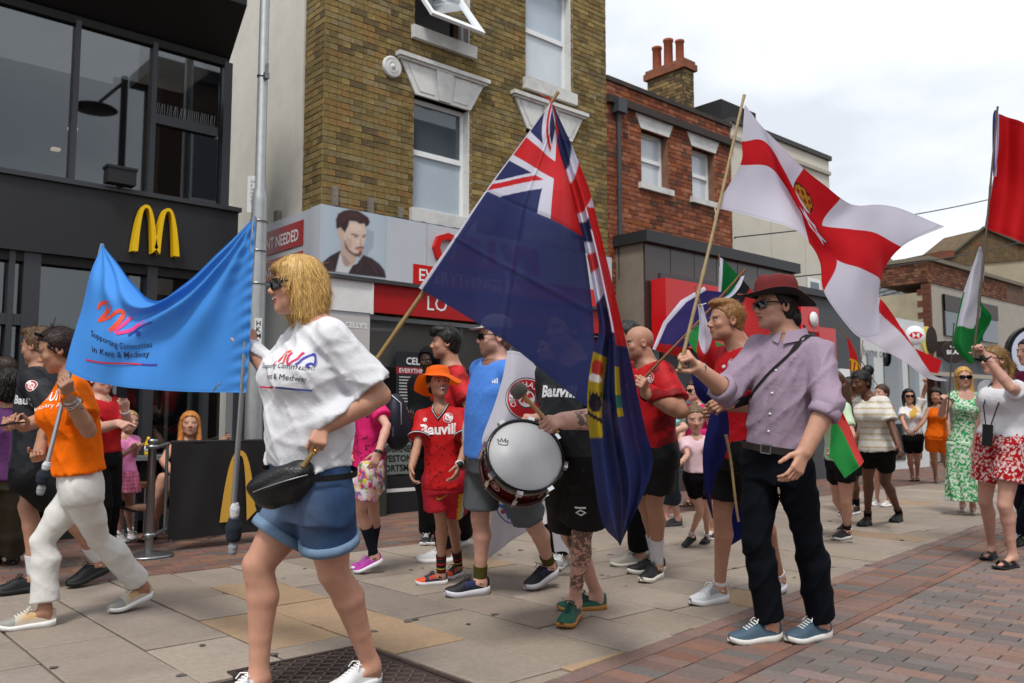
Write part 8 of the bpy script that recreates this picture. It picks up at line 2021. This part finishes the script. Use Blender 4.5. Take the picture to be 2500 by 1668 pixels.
def ensC(u, v):     # u 0..3 across, v 0..10 downwards
    C = np.tile(np.array(col(NAVY)), (len(u), 1)); w_, r_, y_ = (np.array(col(q)) for q in (WH, RD, '#b09620'))
    s = v + .25 * u
    for a, b_, c_ in ((0, .5, w_), (.55, .75, r_), (1.55, 1.95, w_), (1.95, 2.9, r_), (2.9, 3.2, w_), (3.9, 5.4, w_), (4.25, 4.7, r_)): C[(s > a) & (s < b_)] = c_
    C[(u > 1.9 + .0 * v) & (v > 2.4) & (v < 6.4)] = r_; C[(u > 1.55) & (u < 1.9) & (v > 3.1) & (v < 6.0)] = w_
    t = (v - 6.95) / 2.05; m = (t > 0) & (t < 1) & (u < 1.05 - .35 * t); C[m] = y_
    x_ = u - .1; q = ((x_ - .35) / .38) ** 2 + ((t - .20) / .11) ** 2 < 1; C[m & q] = np.array(col('#b03024')); q = ((x_ - .3) / .42) ** 2 + ((t - .33) / .05) ** 2 < 1; C[m & q] = np.array(col('#e4dcd8'))
    q = ((x_ - .35) / .36) ** 2 + ((t - .62) / .12) ** 2 < 1; C[m & q] = np.array(col('#1c1a2a'))
    C[m & (np.abs(t - .76 - .12 * x_) < .025)] = np.array(col('#1c1a2a')); C[m & (t > .48) & (t < .56) & (np.sin(x_ * 30) > .5)] = np.array(col('#1c1a2a'))
    C[(u > 1.75) & (u < 2.05) & (t > .1) & (t < .8)] = y_; C[(u > 1.75) & (u < 2.05) & (t > .5) & (t < .68)] = np.array(col('#2c6a58')); return C
Lc = [(1345, 250), (1366, 370), (1390, 455), (1411, 530), (1428, 600), (1448, 700), (1462, 800), (1448, 860), (1434, 960), (1440, 1070), (1466, 1262), (1511, 1327)]
Rc = [(1350, 252), (1404, 375), (1440, 468), (1463, 560), (1482, 640), (1501, 715), (1522, 810), (1540, 890), (1556, 960), (1574, 1045), (1592, 1150), (1516, 1327)]
def mixl(t, dd): return [(l[0] + (r[0] - l[0]) * t, l[1] + (r[1] - l[1]) * t + 6 * math.sin(t * 3.14), dd * min(1, .15 + i * .09) + .17 * max(0, 1 - i / 6)) for i, (l, r) in enumerate(zip(Lc, Rc))]
cloth(f1, 'cloth_fold', [mixl(0, .03), mixl(.2, -.10), mixl(.42, .03), mixl(.58, -.11), mixl(.8, .06), mixl(1, -.04)], (0, 0, 1), lambda u, v: ensC(u * .6, v), 3.60, 90, 240, m_thin, wob=.010, seed=4)
b = MB(); q = P(1346, 250, 3.85); b.tube([q, q + UP * .03 - RIGHT * .015], .003, 5); b.tube([q + RIGHT * .01, q + UP * .035 - RIGHT * .05], .002, 5); b.build('tie', M('red_twine', '#c0262a', .8), f1)
# ---- white flag with red cross and crown
f2 = thing('crowned_cross_flag', 'white flag with red cross, crown and star flying from the hat man\'s bamboo staff', 'flag')
hb = m12.arm['R'][2] + unit(m12.arm['R'][3] - m12.arm['R'][2]) * .09 + m12.arm['R'][5] * .03
cane(f2, hb - (P(1818, 236, 4.3) - hb) * .05, P(1819, 234, 4.3), .0105, m_cane2)
def ulster(u, v):
    C = np.tile(np.array(col('#dedcec')), (len(u), 1)); r_ = np.array(col('#cf1f28'))
    C[(v > 1) & (v < 2)] = r_; C[(u > 3) & (u < 5)] = r_
    a, b_ = (u - 4.0), (v - 1.55) * 1.2; an = np.arctan2(b_, a * .6); rr = np.hypot(a * .6, b_); st = .30 + .20 * (np.abs(((an / (math.pi / 3)) % 1) - .5) * 2) ** 1.3
    C[(rr < st + .04)] = np.array(col('#1a1418')); C[(rr < st)] = np.array(col('#e4e2ee')); C[(rr < .16)] = r_
    g, dk = np.array(col('#b8862a')), np.array(col('#3a2a18')); x_, y_ = (u - 3.55) / .55, (v - .80) / .30
    el = (x_ ** 2 + y_ ** 2 < 1); C[el] = g; C[el & (np.sin(x_ * 9) * np.sin(y_ * 7 + 1) > .25)] = np.array(col('#8c1c20')); C[el & ((x_ ** 2 + y_ ** 2) > .78)] = dk; C[el & (y_ > .55)] = np.array(col('#d8d4dc')); return C
D8 = (1700, 220, .472)
cloth(f2, 'cloth', [[(250, 75), (236, 265), (226, 388), (97, 607)], [(335, 190, .02), (348, 268, .04), (368, 398, .05), (290, 655, .0)], [(480, 325, .0), (446, 400, .10), (450, 480, .12), (500, 716, .0)], [(560, 400, -.06), (505, 505, .06), (545, 640, .10), (585, 790, .06)],
     [(650, 480, -.10), (590, 640, .0), (620, 760, .04), (640, 890, .05)], [(745, 560, -.08), (650, 700, -.04), (725, 880, -.02), (662, 1040, .0)], [(830, 597, -.02), (800, 720, -.06), (850, 925, -.07), (760, 1190, -.04)], [(1000, 598, .06), (930, 740, .02), (935, 965, .0), (850, 1283, -.02)], [(1288, 704, .10), (1062, 812, .06), (957, 985, .10), (946, 1272, .04)]],
     D8, ulster, lambda i: 4.22 + .03 * i, 240, 170, wob=.014, seed=7)
b = MB(); q = P(1745, 507, 4.24)
b.tube([q, q - UP * .03 + RIGHT * .006, q - UP * .05], .003, 5); b.build('tie', m_white, f2)
# ---- far white flag with red cross held aloft
f3 = thing('far_cross_flag', 'long white flag with red cross raised by the far woman in white', 'flag')
F6 = (1900, 600, .3188)
cloth(f3, 'cloth', [[(758, 385), (752, 440), (745, 500), (700, 600), (655, 728)], [(900, 545), (880, 600), (850, 660), (830, 740), (800, 800)], [(1040, 780), (1020, 810), (1000, 840), (970, 870), (930, 868)], [(1165, 972), (1150, 980), (1140, 990), (1120, 1000), (1090, 985)], [(1298, 1030), (1290, 1035), (1270, 1036), (1220, 1034), (1160, 1020)]],
      F6, pick([lambda u, v: (v < 1.9 - u * .9) & (u > .12)], ['#cf1f28'], '#d9d6e4'), 13.2, 80, 50, wob=.05, wsc=4, seed=8)
cloth(f3, 'tail', [[(1040, 785), (1095, 870), (1135, 962)], [(1140, 830), (1165, 890), (1180, 972)], [(1252, 880), (1240, 925), (1222, 978)]], F6, pick([], [], '#cf1f28'), 13.35, 30, 30, wob=.04, wsc=4)
cane(f3, P(2264, 905, 13.9), P(2264, 940, 14.3), .012)
# ---- red flag at the right edge and the green and white flag below it on one pole
f4 = thing('red_flag', 'plain red flag at the top of the raised pole at the right edge', 'flag'); E2 = (2080, 260, .4463)
hb4 = w12.arm['L'][2] + unit(w12.arm['L'][3] - w12.arm['L'][2]) * .085 + w12.arm['L'][5] * .03
cane(f4, hb4 - (P(2437, 262, 6.6) - hb4) * .05, P(2437, 262, 6.6), .011, M('dark_cane', '#4a3d33', .6), 3)
cloth(f4, 'cloth', [[(800, 40), (795, 250), (760, 460), (724, 662)], [(850, 60, .08), (850, 270, .1), (830, 480, .1), (800, 690, .08)], [(940, 100, -.05), (940, 300, -.04), (930, 520, 0), (900, 735, -.03)], [(1080, 190, .1), (1090, 400, .08), (1080, 600, .05), (1060, 800, .1)], [(1200, 280), (1210, 470), (1200, 660), (1180, 850)]], E2,
      pick([lambda u, v: u < .10], ['#c9c4dc'], '#c4181e'), 6.6, 80, 60, wob=.03, wsc=6, seed=9)
cloth(f4, 'hoist_sleeve', [[(780, 20), (770, 60), (768, 200), (772, 380)], [(800, 20), (800, 60), (800, 200), (790, 385)]], E2, pick([lambda u, v: u < .45], ['#3a3a78'], '#c9c4dc'), 6.62, 8, 30, wob=0)
f5 = thing('green_white_flag', 'green and white flag hanging limp below the red flag', 'flag')
cloth(f5, 'cloth', [[(697, 768), (622, 980), (594, 1070), (567, 1205), (556, 1310), (640, 1408)], [(698, 768, -.05), (655, 960, -.08), (632, 1085, -.08), (605, 1200, -.07), (600, 1330, -.06), (648, 1410)], [(701, 768), (690, 950), (678, 1085), (657, 1215), (650, 1320), (655, 1412)], [(703, 768, .05), (712, 930, .1), (705, 1085, .1), (720, 1190, .1), (690, 1290, .08), (657, 1405)], [(706, 768), (724, 900), (712, 1060), (767, 1155, .05), (722, 1255), (660, 1400)]], E2,
      pick([lambda u, v: (v > 3 - .8 * (u > 2.1) * np.clip(u - 2.1, 0, 1) - 1.0 * (u > 3.2)), lambda u, v: (u < .25) & (v > 1.3)], ['#1c7a3a', '#1c7a3a'], '#d4d4e0'), 6.5, 80, 90, wob=.02, wsc=8, seed=10)
b = MB(); q = P(2392, 600, 6.5); b.tube([q, q - RIGHT * .05 + UP * .01], .003, 5); b.build('tie', MATS['red_twine'], f5)
# ---- bundle round the fair haired man
f6 = thing('purple_navy_flag', 'navy flag with white hoist over the bald man\'s shoulder pole', 'flag'); D6 = (1560, 560, .3571)
hb6 = m9.arm['L'][2] + unit(m9.arm['L'][3] - m9.arm['L'][2]) * .085 + m9.arm['L'][5] * .03
cane(f6, hb6 - (P(1821, 660, 5.25) - hb6) * .12, P(1821, 660, 5.25), .010, M('brown_cane', '#7a5230', .6, noise=.2, nscale=20))
cloth(f6, 'cloth', [[(445, 392), (285, 487), (165, 635), (92, 818)], [(458, 420), (325, 500), (192, 650), (112, 828)], [(575, 430, .04), (450, 560, .06), (330, 690, .05), (190, 850, .03)], [(600, 455, .1), (560, 590, .1), (450, 720, .1), (255, 868, .08)]], D6,
      pick([lambda u, v: v > 2.72 - (u - 1) * .05, lambda u, v: u < .95], ['#c42a2c', WH], '#453f80'), 5.62, 60, 60, wob=.02, wsc=14, seed=11, lin=True)
f7 = thing('green_black_red_flag', 'green, black and red flag with white hoist behind the fair haired man', 'flag')
cloth(f7, 'cloth', [[(548, 200), (547, 310), (543, 432)], [(571, 207), (566, 320), (560, 436)], [(672, 320, .05), (640, 430, .06), (600, 520, .02)], [(780, 445, -.03), (735, 545, 0), (690, 650, 0)], [(905, 700, .05), (850, 760, .05), (760, 800, .02)]], D6,
      pick([lambda u, v: u < 1, lambda u, v: (u >= 1) & (u < 2), lambda u, v: (u >= 2) & (u < 2.75)], [WH, '#0f6a34', '#24262a'], '#cf3a3c'), 6.0, 70, 40, wob=.02, seed=12)
cane(f7, P(1760, 700, 6.0), P(1757, 620, 6.0), .008)
f8 = thing('white_red_bundled_flag', 'twisted white and red flag hanging in front of the fair haired man', 'flag')
cloth(f8, 'cloth', [[(402, 512), (413, 640), (405, 750), (395, 850), (455, 960)], [(418, 510, -.04), (445, 660, -.05), (455, 800, -.05), (450, 880, -.04), (480, 960)], [(432, 514), (474, 660, .02), (512, 742, .02), (545, 850, .02), (512, 950)]], D6,
      pick([lambda u, v: v > 2.0 + .75 * np.clip(1 - np.abs(u - 1), 0, 1) - .1 * u], ['#c42a2c'], WH), 5.15, 40, 60, wob=.02, wsc=14, seed=13)
cane(f8, P(1709, 750, 5.1), P(1698, 702, 5.1), .006)
b = MB(); q = P(1706, 746, 5.1); b.tube([q, q + RIGHT * .045 + UP * .012], .003, 5); b.build('tie', m_white, f8)
f9 = thing('green_edged_flag', 'green flag corner with white edge below the bald man\'s pole', 'flag')
cloth(f9, 'cloth', [[(300, 740), (340, 700), (400, 640)], [(330, 760), (360, 715), (412, 660)], [(385, 840), (430, 790), (470, 740)], [(470, 880), (560, 840), (600, 790)]], D6, pick([lambda u, v: u < .8], [WH], '#2f9a4c'), 5.5, 30, 20, wob=.02, seed=14)
f10 = thing('pale_hoist_flag', 'white flag hoist tied near the tip of the bald man\'s pole', 'flag')
cloth(f10, 'cloth', [[(722, 316), (690, 395), (640, 455), (575, 485)], [(700, 322), (660, 390), (615, 445), (548, 482)]], D6, pick([lambda u, v: (u > .6) & (v > 1)], ['#a9c8e0'], WH), 5.3, 14, 40, wob=.01, seed=15)
f11 = thing('navy_draped_flag', 'navy flag draped down from the fair haired man\'s hands past his knee', 'flag')
nv_ = pick([lambda u, v: (np.abs(np.hypot((u - 1.2) * 1.0, (v - 4.05) * 1.4) - .24) < .06)], ['#8a2a4a'], '#1c2160')
cloth(f11, 'cloth', [[(1740, 985), (1727, 1040), (1716, 1100), (1717, 1160), (1724, 1215), (1739, 1266)], [(1756, 985, -.05), (1752, 1050, -.08), (1742, 1110, -.08), (1732, 1165, -.06), (1731, 1215, -.04), (1740, 1266)], [(1772, 985), (1780, 1045, .03), (1774, 1105, .03), (1748, 1165), (1738, 1215), (1741, 1267)]], (0, 0, 1), nv_, 4.72, 50, 90, wob=.012, seed=16)
cloth(f11, 'upper_fold', [[(1688, 916), (1694, 945), (1702, 968), (1728, 994)], [(1712, 905, -.04), (1718, 940, -.06), (1728, 970, -.05), (1742, 992)], [(1738, 902), (1752, 940), (1760, 970), (1764, 988)]], (0, 0, 1), nv_, 4.82, 30, 40, wob=.01, seed=17)
cloth(f11, 'back_fold', [[(1783, 1180), (1783, 1260), (1782, 1334)], [(1806, 1170), (1812, 1245), (1803, 1322)], [(1822, 1165), (1828, 1240), (1822, 1310)]], (0, 0, 1), nv_, 5.25, 20, 30, wob=.02, seed=18)
cn = thing('bamboo_stick', 'short pale bamboo stick hanging beside the navy draped flag', 'stick'); cane(cn, P(1772, 1062, 4.66), P(1805, 1275, 4.66), .0095, M('fresh_bamboo', '#b59a6a', .5, noise=.15, nscale=20), 3)
f12 = thing('red_green_flag', 'red and green flag trailing beside the man in the lilac shirt', 'flag'); E1 = (2040, 780, .4082)
cloth(f12, 'cloth', [[(-30, 430), (-25, 560), (-30, 700), (-40, 830)], [(60, 590, .05), (40, 660, .06), (10, 760, .03), (-10, 850)], [(172, 850), (150, 880, -.05), (110, 915), (62, 952)]], E1, pick([lambda u, v: v > 1.1, lambda u, v: (v < .35) & (u < 1)], ['#2f9a4c', '#b81c20'], '#d84a48'), 7.2, 50, 50, wob=.03, seed=19)
f13 = thing('far_red_flag', 'small red flag with yellow crest seen far off above the crowd', 'flag')
cloth(f13, 'cloth', [[(522, 705), (535, 770), (545, 850), (548, 960)], [(540, 720), (560, 790), (590, 870), (585, 960)], [(556, 745), (590, 830), (612, 900), (640, 950)]], F6, pick([lambda u, v: v > 2.15, lambda u, v: (v > 2.3) & (np.sin(u * 9) > .3)], ['#d8a82a', '#9a1c20'], '#c4242a'), 10.2, 24, 40, wob=.03, seed=20)
cane(f13, P(2048, 798, 10.2), P(2150, 952, 10.2), .008); cane(f13, P(2101, 892, 10.1), P(2107, 832, 10.1), .008)
tp = thing('thin_flag_pole', 'thin dark pole held upright by the woman in the green dress', 'pole'); hbt = w11.arm['R'][2] + unit(w11.arm['R'][3] - w11.arm['R'][2]) * .085 + FWDH * -.03; cane(tp, hbt - UP * .25, P(2330, 790, 9.6), .011, M('dark_cane'), 3)
# ---- cape of the man in blue
cp = thing('football_cape_flag', 'white football flag worn as a cape by the man in the blue T-shirt', 'flag'); D2 = (1080, 780, .2934)
cloth(cp, 'cloth', [[(540, 262), (505, 470), (430, 720), (332, 985), (352, 1075)], [(600, 262, -.03), (600, 480, -.05), (560, 720, -.06), (470, 960, -.06), (440, 1075)], [(700, 300), (730, 500), (710, 720), (640, 960), (600, 1090)], [(800, 420, .1), (850, 570, .08), (850, 760, .08), (800, 960, .06), (760, 1100, .06)]], D2, pick([], [], '#dcdae2'), 4.93, 60, 80, wob=.010, seed=21)
bvc = cp.children[0]; rads = 168
def on_cloth(ob, crop, shapes, mat=None, lift=.003, parent=None, name='printed_badge'):
    me = ob.data; Vv = np.zeros(len(me.vertices) * 3, np.float32); me.vertices.foreach_get('co', Vv)
    bv = BVHTree.FromPolygons(Vv.reshape(-1, 3).tolist(), [tuple(p.vertices) for p in me.polygons]); b = MB(); x0, y0, sc = crop
    for i, (v, f, c) in enumerate(shapes):
        out = []
        for p in v:
            r = unit(ray(x0 + sc * p[0], y0 + sc * p[1])); h3 = bv.ray_cast(Vector(CAM), Vector(r)); q = np.array(h3[0]) if h3[0] is not None else (out[-1] if out else None)
            if h3[0] is not None: q = q - r * (lift + .0006 * i)
            out.append(q)
        if all(q is not None for q in out): b.add(out, f, c)
    return b.build(name, mat or m_print, parent or ob)
cx_, cy_ = 700, 660
def fl2(sh, sx=1, sy=-1): return [(np.array([(cx_ + sx * p[0], cy_ + sy * p[1]) for p in v]), f, c) for v, f, c in sh]
ring = [disc2(.01, 176, '#1a1a20', n=48), disc2(.01, 168, '#dcd6da', n=48), disc2(82, 160, '#b41a26', n=48), disc2(.01, 78, '#1a1a20', n=40), disc2(.01, 70, '#d8c8cc', n=40), stroke2([(-40, -30), (-20, 10), (10, 0), (30, 40), (45, 10)], 22, '#b41a26'), stroke2([(-30, 40), (0, 30), (-10, -20), (30, -35)], 16, '#b41a26')]
for k, ch in enumerate('CHATHAM'):
    a = math.radians(205 - k * 27); v, f = text_mesh(ch, 62, bold=.02); v = v[:, :2] - [v[:, 0].max() / 2, 0]; ca, sa = math.cos(a - math.pi / 2), math.sin(a - math.pi / 2)
    v = np.stack([v[:, 0] * ca - v[:, 1] * sa, v[:, 0] * sa + v[:, 1] * ca], 1) + [98 * math.cos(a), 98 * math.sin(a)]; ring.append((v, f, '#e6dde0'))
on_cloth(bvc, D2, fl2(ring))
cloth(cp, 'far_edge', [[(385, 285), (306, 380), (243, 650), (163, 930), (225, 1150)], [(396, 300), (335, 370), (280, 620), (215, 860), (275, 1010)]], D2, pick([], [], '#d4d2da'), 5.32, 10, 50, wob=.01, seed=22)
D3 = (960, 1160, .2551)
lc = cloth(cp, 'lower_part', [[(950, 220), (930, 500), (886, 812)], [(1060, 220, .06), (1050, 480, .06), (1010, 725, .04)], [(1200, 220), (1190, 420), (1180, 600)], [(1490, 220, .05), (1495, 340, .05), (1502, 448)]], D3, pick([], [], '#d9d7de'), 5.75, 60, 50, wob=.025, wsc=12, seed=23)
on_cloth(lc, D3, [stroke2([(975, 270), (1000, 350), (1060, 430), (1140, 462), (1220, 440), (1270, 380)], 12, '#3a6ab0'), disc2(.01, 24, '#b03a48', 1052, 350, 10), disc2(.01, 20, '#b03a48', 1180, 408, 10), stroke2([(1010, 290), (1060, 310), (1090, 360), (1110, 420)], 30, '#3a6ab0')], name='printed_crest')
cloth(cp, 'hanging_corner', [[(1515, 480), (1530, 620), (1545, 740)], [(1600, 490), (1620, 620), (1640, 735)], [(1680, 500), (1690, 620), (1685, 760)]], D3, pick([], [], '#cfcdd6'), 5.9, 20, 20, wob=.02, seed=24)
# ---- blue banner
bn = thing('charity_banner', 'sagging sky blue charity banner carried on two poles', 'banner'); C2 = (0, 500, .3189)
top = [(770, 292), (895, 450), (1000, 592), (1120, 712), (1240, 718), (1460, 556), (1700, 330), (1957, 84)]
r1 = [(690, 560), (790, 690), (900, 790), (1010, 860), (1150, 870), (1400, 800), (1680, 660), (1946, 530)]
r2 = [(590, 900), (720, 980), (850, 1060), (1000, 1110), (1150, 1120), (1400, 1110), (1680, 1060), (1928, 960)]
r3 = [(496, 1258), (640, 1335), (800, 1372), (960, 1398), (1120, 1412), (1350, 1428), (1640, 1437), (1889, 1440)]
dd = [[.24, .14, .10, .05, .0, .03, .02, 0], [.16, .06, .05, .10, .10, .0, .02, 0], [.08, .04, -.03, .03, .08, .03, -.02, 0], [0, .0, .0, .02, .03, .02, .0, 0]]
cols_ = [[(*r[i], d_[i]) for r, d_ in zip((top, r1, r2, r3), dd)] for i in range(8)]
def bripple(u, v):
    a = np.arctan2(v * 2.0, (7 - u)); r = np.hypot(7 - u, v * 2); g = .030 * np.sin(a * 15 + .8) * np.clip(r / 3, 0, 1) * np.clip(1.6 - r / 6, 0, 1)
    a2 = np.arctan2(v * 2, u + .01); r2_ = np.hypot(u, v * 2); g += .022 * np.sin(a2 * 12) * np.clip(r2_ / 3, 0, 1) * np.clip(1.5 - r2_ / 3.2, 0, 1)
    return g + .006 * np.sin(v * 26 + u) * np.clip((u - 6.2), 0, 1)
bo = cloth(bn, 'cloth', cols_, C2, pick([], [], '#4590e2'), lambda i: 4.38 - .125 * i, 200, 140, M('banner_cloth', attr=True, rough=.6, transl=.22, spec=.3, bump=.05, bscale=300), wob=.008, seed=25, ripple=bripple)
bs_ = [stroke2([(750, 800), (772, 757), (815, 752), (832, 790), (808, 838), (768, 880), (755, 898)], [20, 34, 34, 26], '#d9482c'), stroke2([(762, 890), (830, 868), (890, 820), (930, 815), (945, 842), (915, 890), (870, 938), (838, 965)], [16, 30, 36, 32], '#d9482c'),
       stroke2([(1008, 858), (960, 905), (900, 950), (890, 980), (930, 978), (1000, 960), (1070, 915), (1112, 893)], 26, '#d8357f'), stroke2([(1160, 900), (1080, 930), (1010, 980), (980, 1000)], 14, '#2a3f9a'), disc2(.01, 20, '#2a3f9a', 1055, 985, 12)]
def curve_text(txt, size, x0, base, sx=1.0):
    v, f = text_mesh(txt, size, sx=sx, bold=.006); out = []
    for p in v:
        x = x0 + p[0]; yb = np.interp(x, *zip(*base)); out.append((x, yb - p[1] * 1.05))
    return np.array(out), f, '#171a3c'
def fit_text(txt, size, x0, x1, base):
    v, f = text_mesh(txt, size); w = v[:, 0].max() - v[:, 0].min(); return curve_text(txt, size, x0, base, (x1 - x0) / w)
bs_ += [fit_text('Supporting Communities', 62, 695, 1160, [(690, 1000), (760, 1035), (850, 1080), (940, 1104), (1020, 1108), (1165, 1088)]), fit_text('in Kent & Medway', 62, 702, 1138, [(700, 1122), (780, 1150), (870, 1168), (960, 1172), (1140, 1160)]),
        stroke2([(655, 1187), (760, 1207), (870, 1215), (980, 1215), (1085, 1222)], 13, '#c02a4a'), stroke2([(1085, 1222), (1150, 1226), (1200, 1224)], 13, '#4a2f9a')]
on_cloth(bo, C2, bs_, name='printed_logo', lift=.004)
b = MB(); b.tube([P(520, 955, 3.52), P(528, 942, 3.52), P(537, 934, 3.52), P(538, 938, 3.52), P(520, 956, 3.52)], .0022, 5); b.build('safety_pin', m_alu, bn)
def bpole(a, b_, e0, e1, e2, e3):
    MB().tube([a, b_], .011, 10).build('pole', M('alloy_pole', '#9a9b9d', .4, metal=.7), bn)
    n = unit(a - b_)
    def wrap(p, q, r, m, nm):
        pts = [p + (q - p) * t for t in np.linspace(0, 1, 9)]; MB().tube(pts, [r * (.75 + .3 * math.sin(math.pi * t) + .05 * math.sin(t * 37)) for t in np.linspace(0, 1, 9)], 10).build(nm, m, bn)
    wrap(e0, e1, .019, M('white_tape', '#c9cacc', .5, bump=.5, bscale=60), 'tape_wrap'); wrap(e1, e2, .032, M('dark_sock', '#1d2430', .95, bump=.3, bscale=100), 'cloth_wrap'); wrap(e2, e3, .019, M('grey_tape', '#8e9196', .5, bump=.5, bscale=60), 'tape_wrap')
dl = 4.40; bpole(P(113, 1140, 4.20), P(250, 597, 4.645), P(116, 1128, 4.20), P(110, 1148, 4.2), P(103, 1182, 4.2), P(97, 1208, 4.2))
bpole(P(570, 1240, 3.5), P(622, 532, 3.52), P(574, 1228, 3.5), P(572, 1266, 3.5), P(570, 1322, 3.5), P(568, 1354, 3.5))
# ---- drum and mallet
dr = thing('marching_drum', 'red marching drum with white skin and chrome lugs carried by the drummer', 'drum')
dc = P(1283, 1112, 4.20); dn = unit(RIGHT * .24 + UP * .50 - FWDH * .86); R_ = .190
MB().lathe([(0, 0), (R_ * .97, 0), (R_ * .99, -.006)], dc, dn, 48).build('skin', M('drum_skin', '#cfcfd0', .35, noise=.05, nscale=9, dirt=.06), dr)
b = MB(); b.lathe([(R_ * .985, .010), (R_ * 1.03, .012), (R_ * 1.05, .0), (R_ * 1.05, -.03), (R_ * 1.0, -.032)], dc, dn, 48); b.build('hoop', M('black_hoop', '#101011', .2), dr)
b = MB(); b.lathe([(R_ * .99, -.03), (R_ * .99, -.165), (0, -.166)], dc, dn, 48); b.build('shell', M('drum_red', '#5c1014', .15, noise=.06, coat=.6), dr)
b = MB(); b.lathe([(R_ * 1.0, -.150), (R_ * 1.04, -.152), (R_ * 1.05, -.165), (R_ * 1.04, -.178), (R_ * .98, -.18)], dc, dn, 48); b.build('hoop', M('wood_hoop', '#3a1c16', .3), dr)
h_ = unit(np.cross(dn, ZZ)); w_ = np.cross(h_, dn)
for k in range(8):
    a = 6.2832 * (k + .35) / 8; rv = h_ * math.cos(a) + w_ * math.sin(a); q = dc + rv * R_ * 1.07; tv = np.cross(dn, rv); g = thing_part('lug', dr); b = MB()
    b.tube([q + dn * .004, q - dn * .17], .005, 6); b.build('tension_rod', m_alu, g); b = MB(); b.obox(q - dn * .008, rv * .012, tv * .016, dn * .016); b.obox(q - dn * .10, rv * .010, tv * .010, dn * .028); b.build('bracket', M('chrome', '#c9cacc', .15, metal=1), g)
b = MB()
for a, sc in ((4.25, .026), (5.6, .03)):
    rv = h_ * math.cos(a) + w_ * math.sin(a); tv = np.cross(dn, rv); o = dc + rv * (R_ * .995 + .002) - dn * .09
    for v, f, c in (disc2(sc * .75, sc, '#b98a88', n=18), disc2(.0001, sc * .5, '#b98a88', n=12)): b.add([o + tv * p[0] + dn * p[1] for p in v], f, c)
b.build('shell_badge', m_print, dr)
b = MB(); o = dc - h_ * 0
def dk(x, y): return dc + RIGHT * x + unit(np.cross(RIGHT, dn)) * -y + dn * .0015
cm = [stroke2([(-.02, 0), (-.026, .028), (-.012, .014), (-.006, .034), (.002, .016), (.014, .034), (.014, .014), (.026, .026), (.02, 0), (-.02, 0)], .0035, '#3a3a3c')]; wv = unit(np.cross(dn, RIGHT)); wv = wv if wv @ UP > 0 else -wv; uv = np.cross(wv, dn)
for v, f, c in cm: b.add([dc + uv * (p[0] - .115) + wv * (p[1] + .045) + dn * .0015 for p in v], f, c)
b.build('skin_emblem', m_print, dr)
ml = thing('drum_mallet', 'grey headed wooden drum mallet raised above the white skin', 'drum mallet'); a = P(1330, 1032, 4.05); e = P(1271, 959, 4.02)
a = m7.arm['L'][2] + unit(m7.arm['L'][3] - m7.arm['L'][2]) * .09 + m7.arm['L'][5] * .02
MB().tube([a + (a - e) * .25, e], [.009, .011], 10).build('stick', M('mallet_wood', '#b98f57', .55, noise=.15, nscale=20), ml)
n_ = unit(e - a); MB().lathe([(0, -.032), (.028, -.030), (.038, -.018), (.040, .0), (.038, .018), (.028, .030), (0, .032)], e + n_ * .012, n_, 24).build('felt_head', M('grey_felt', '#6c675f', .95, bump=.2, bscale=150), ml)
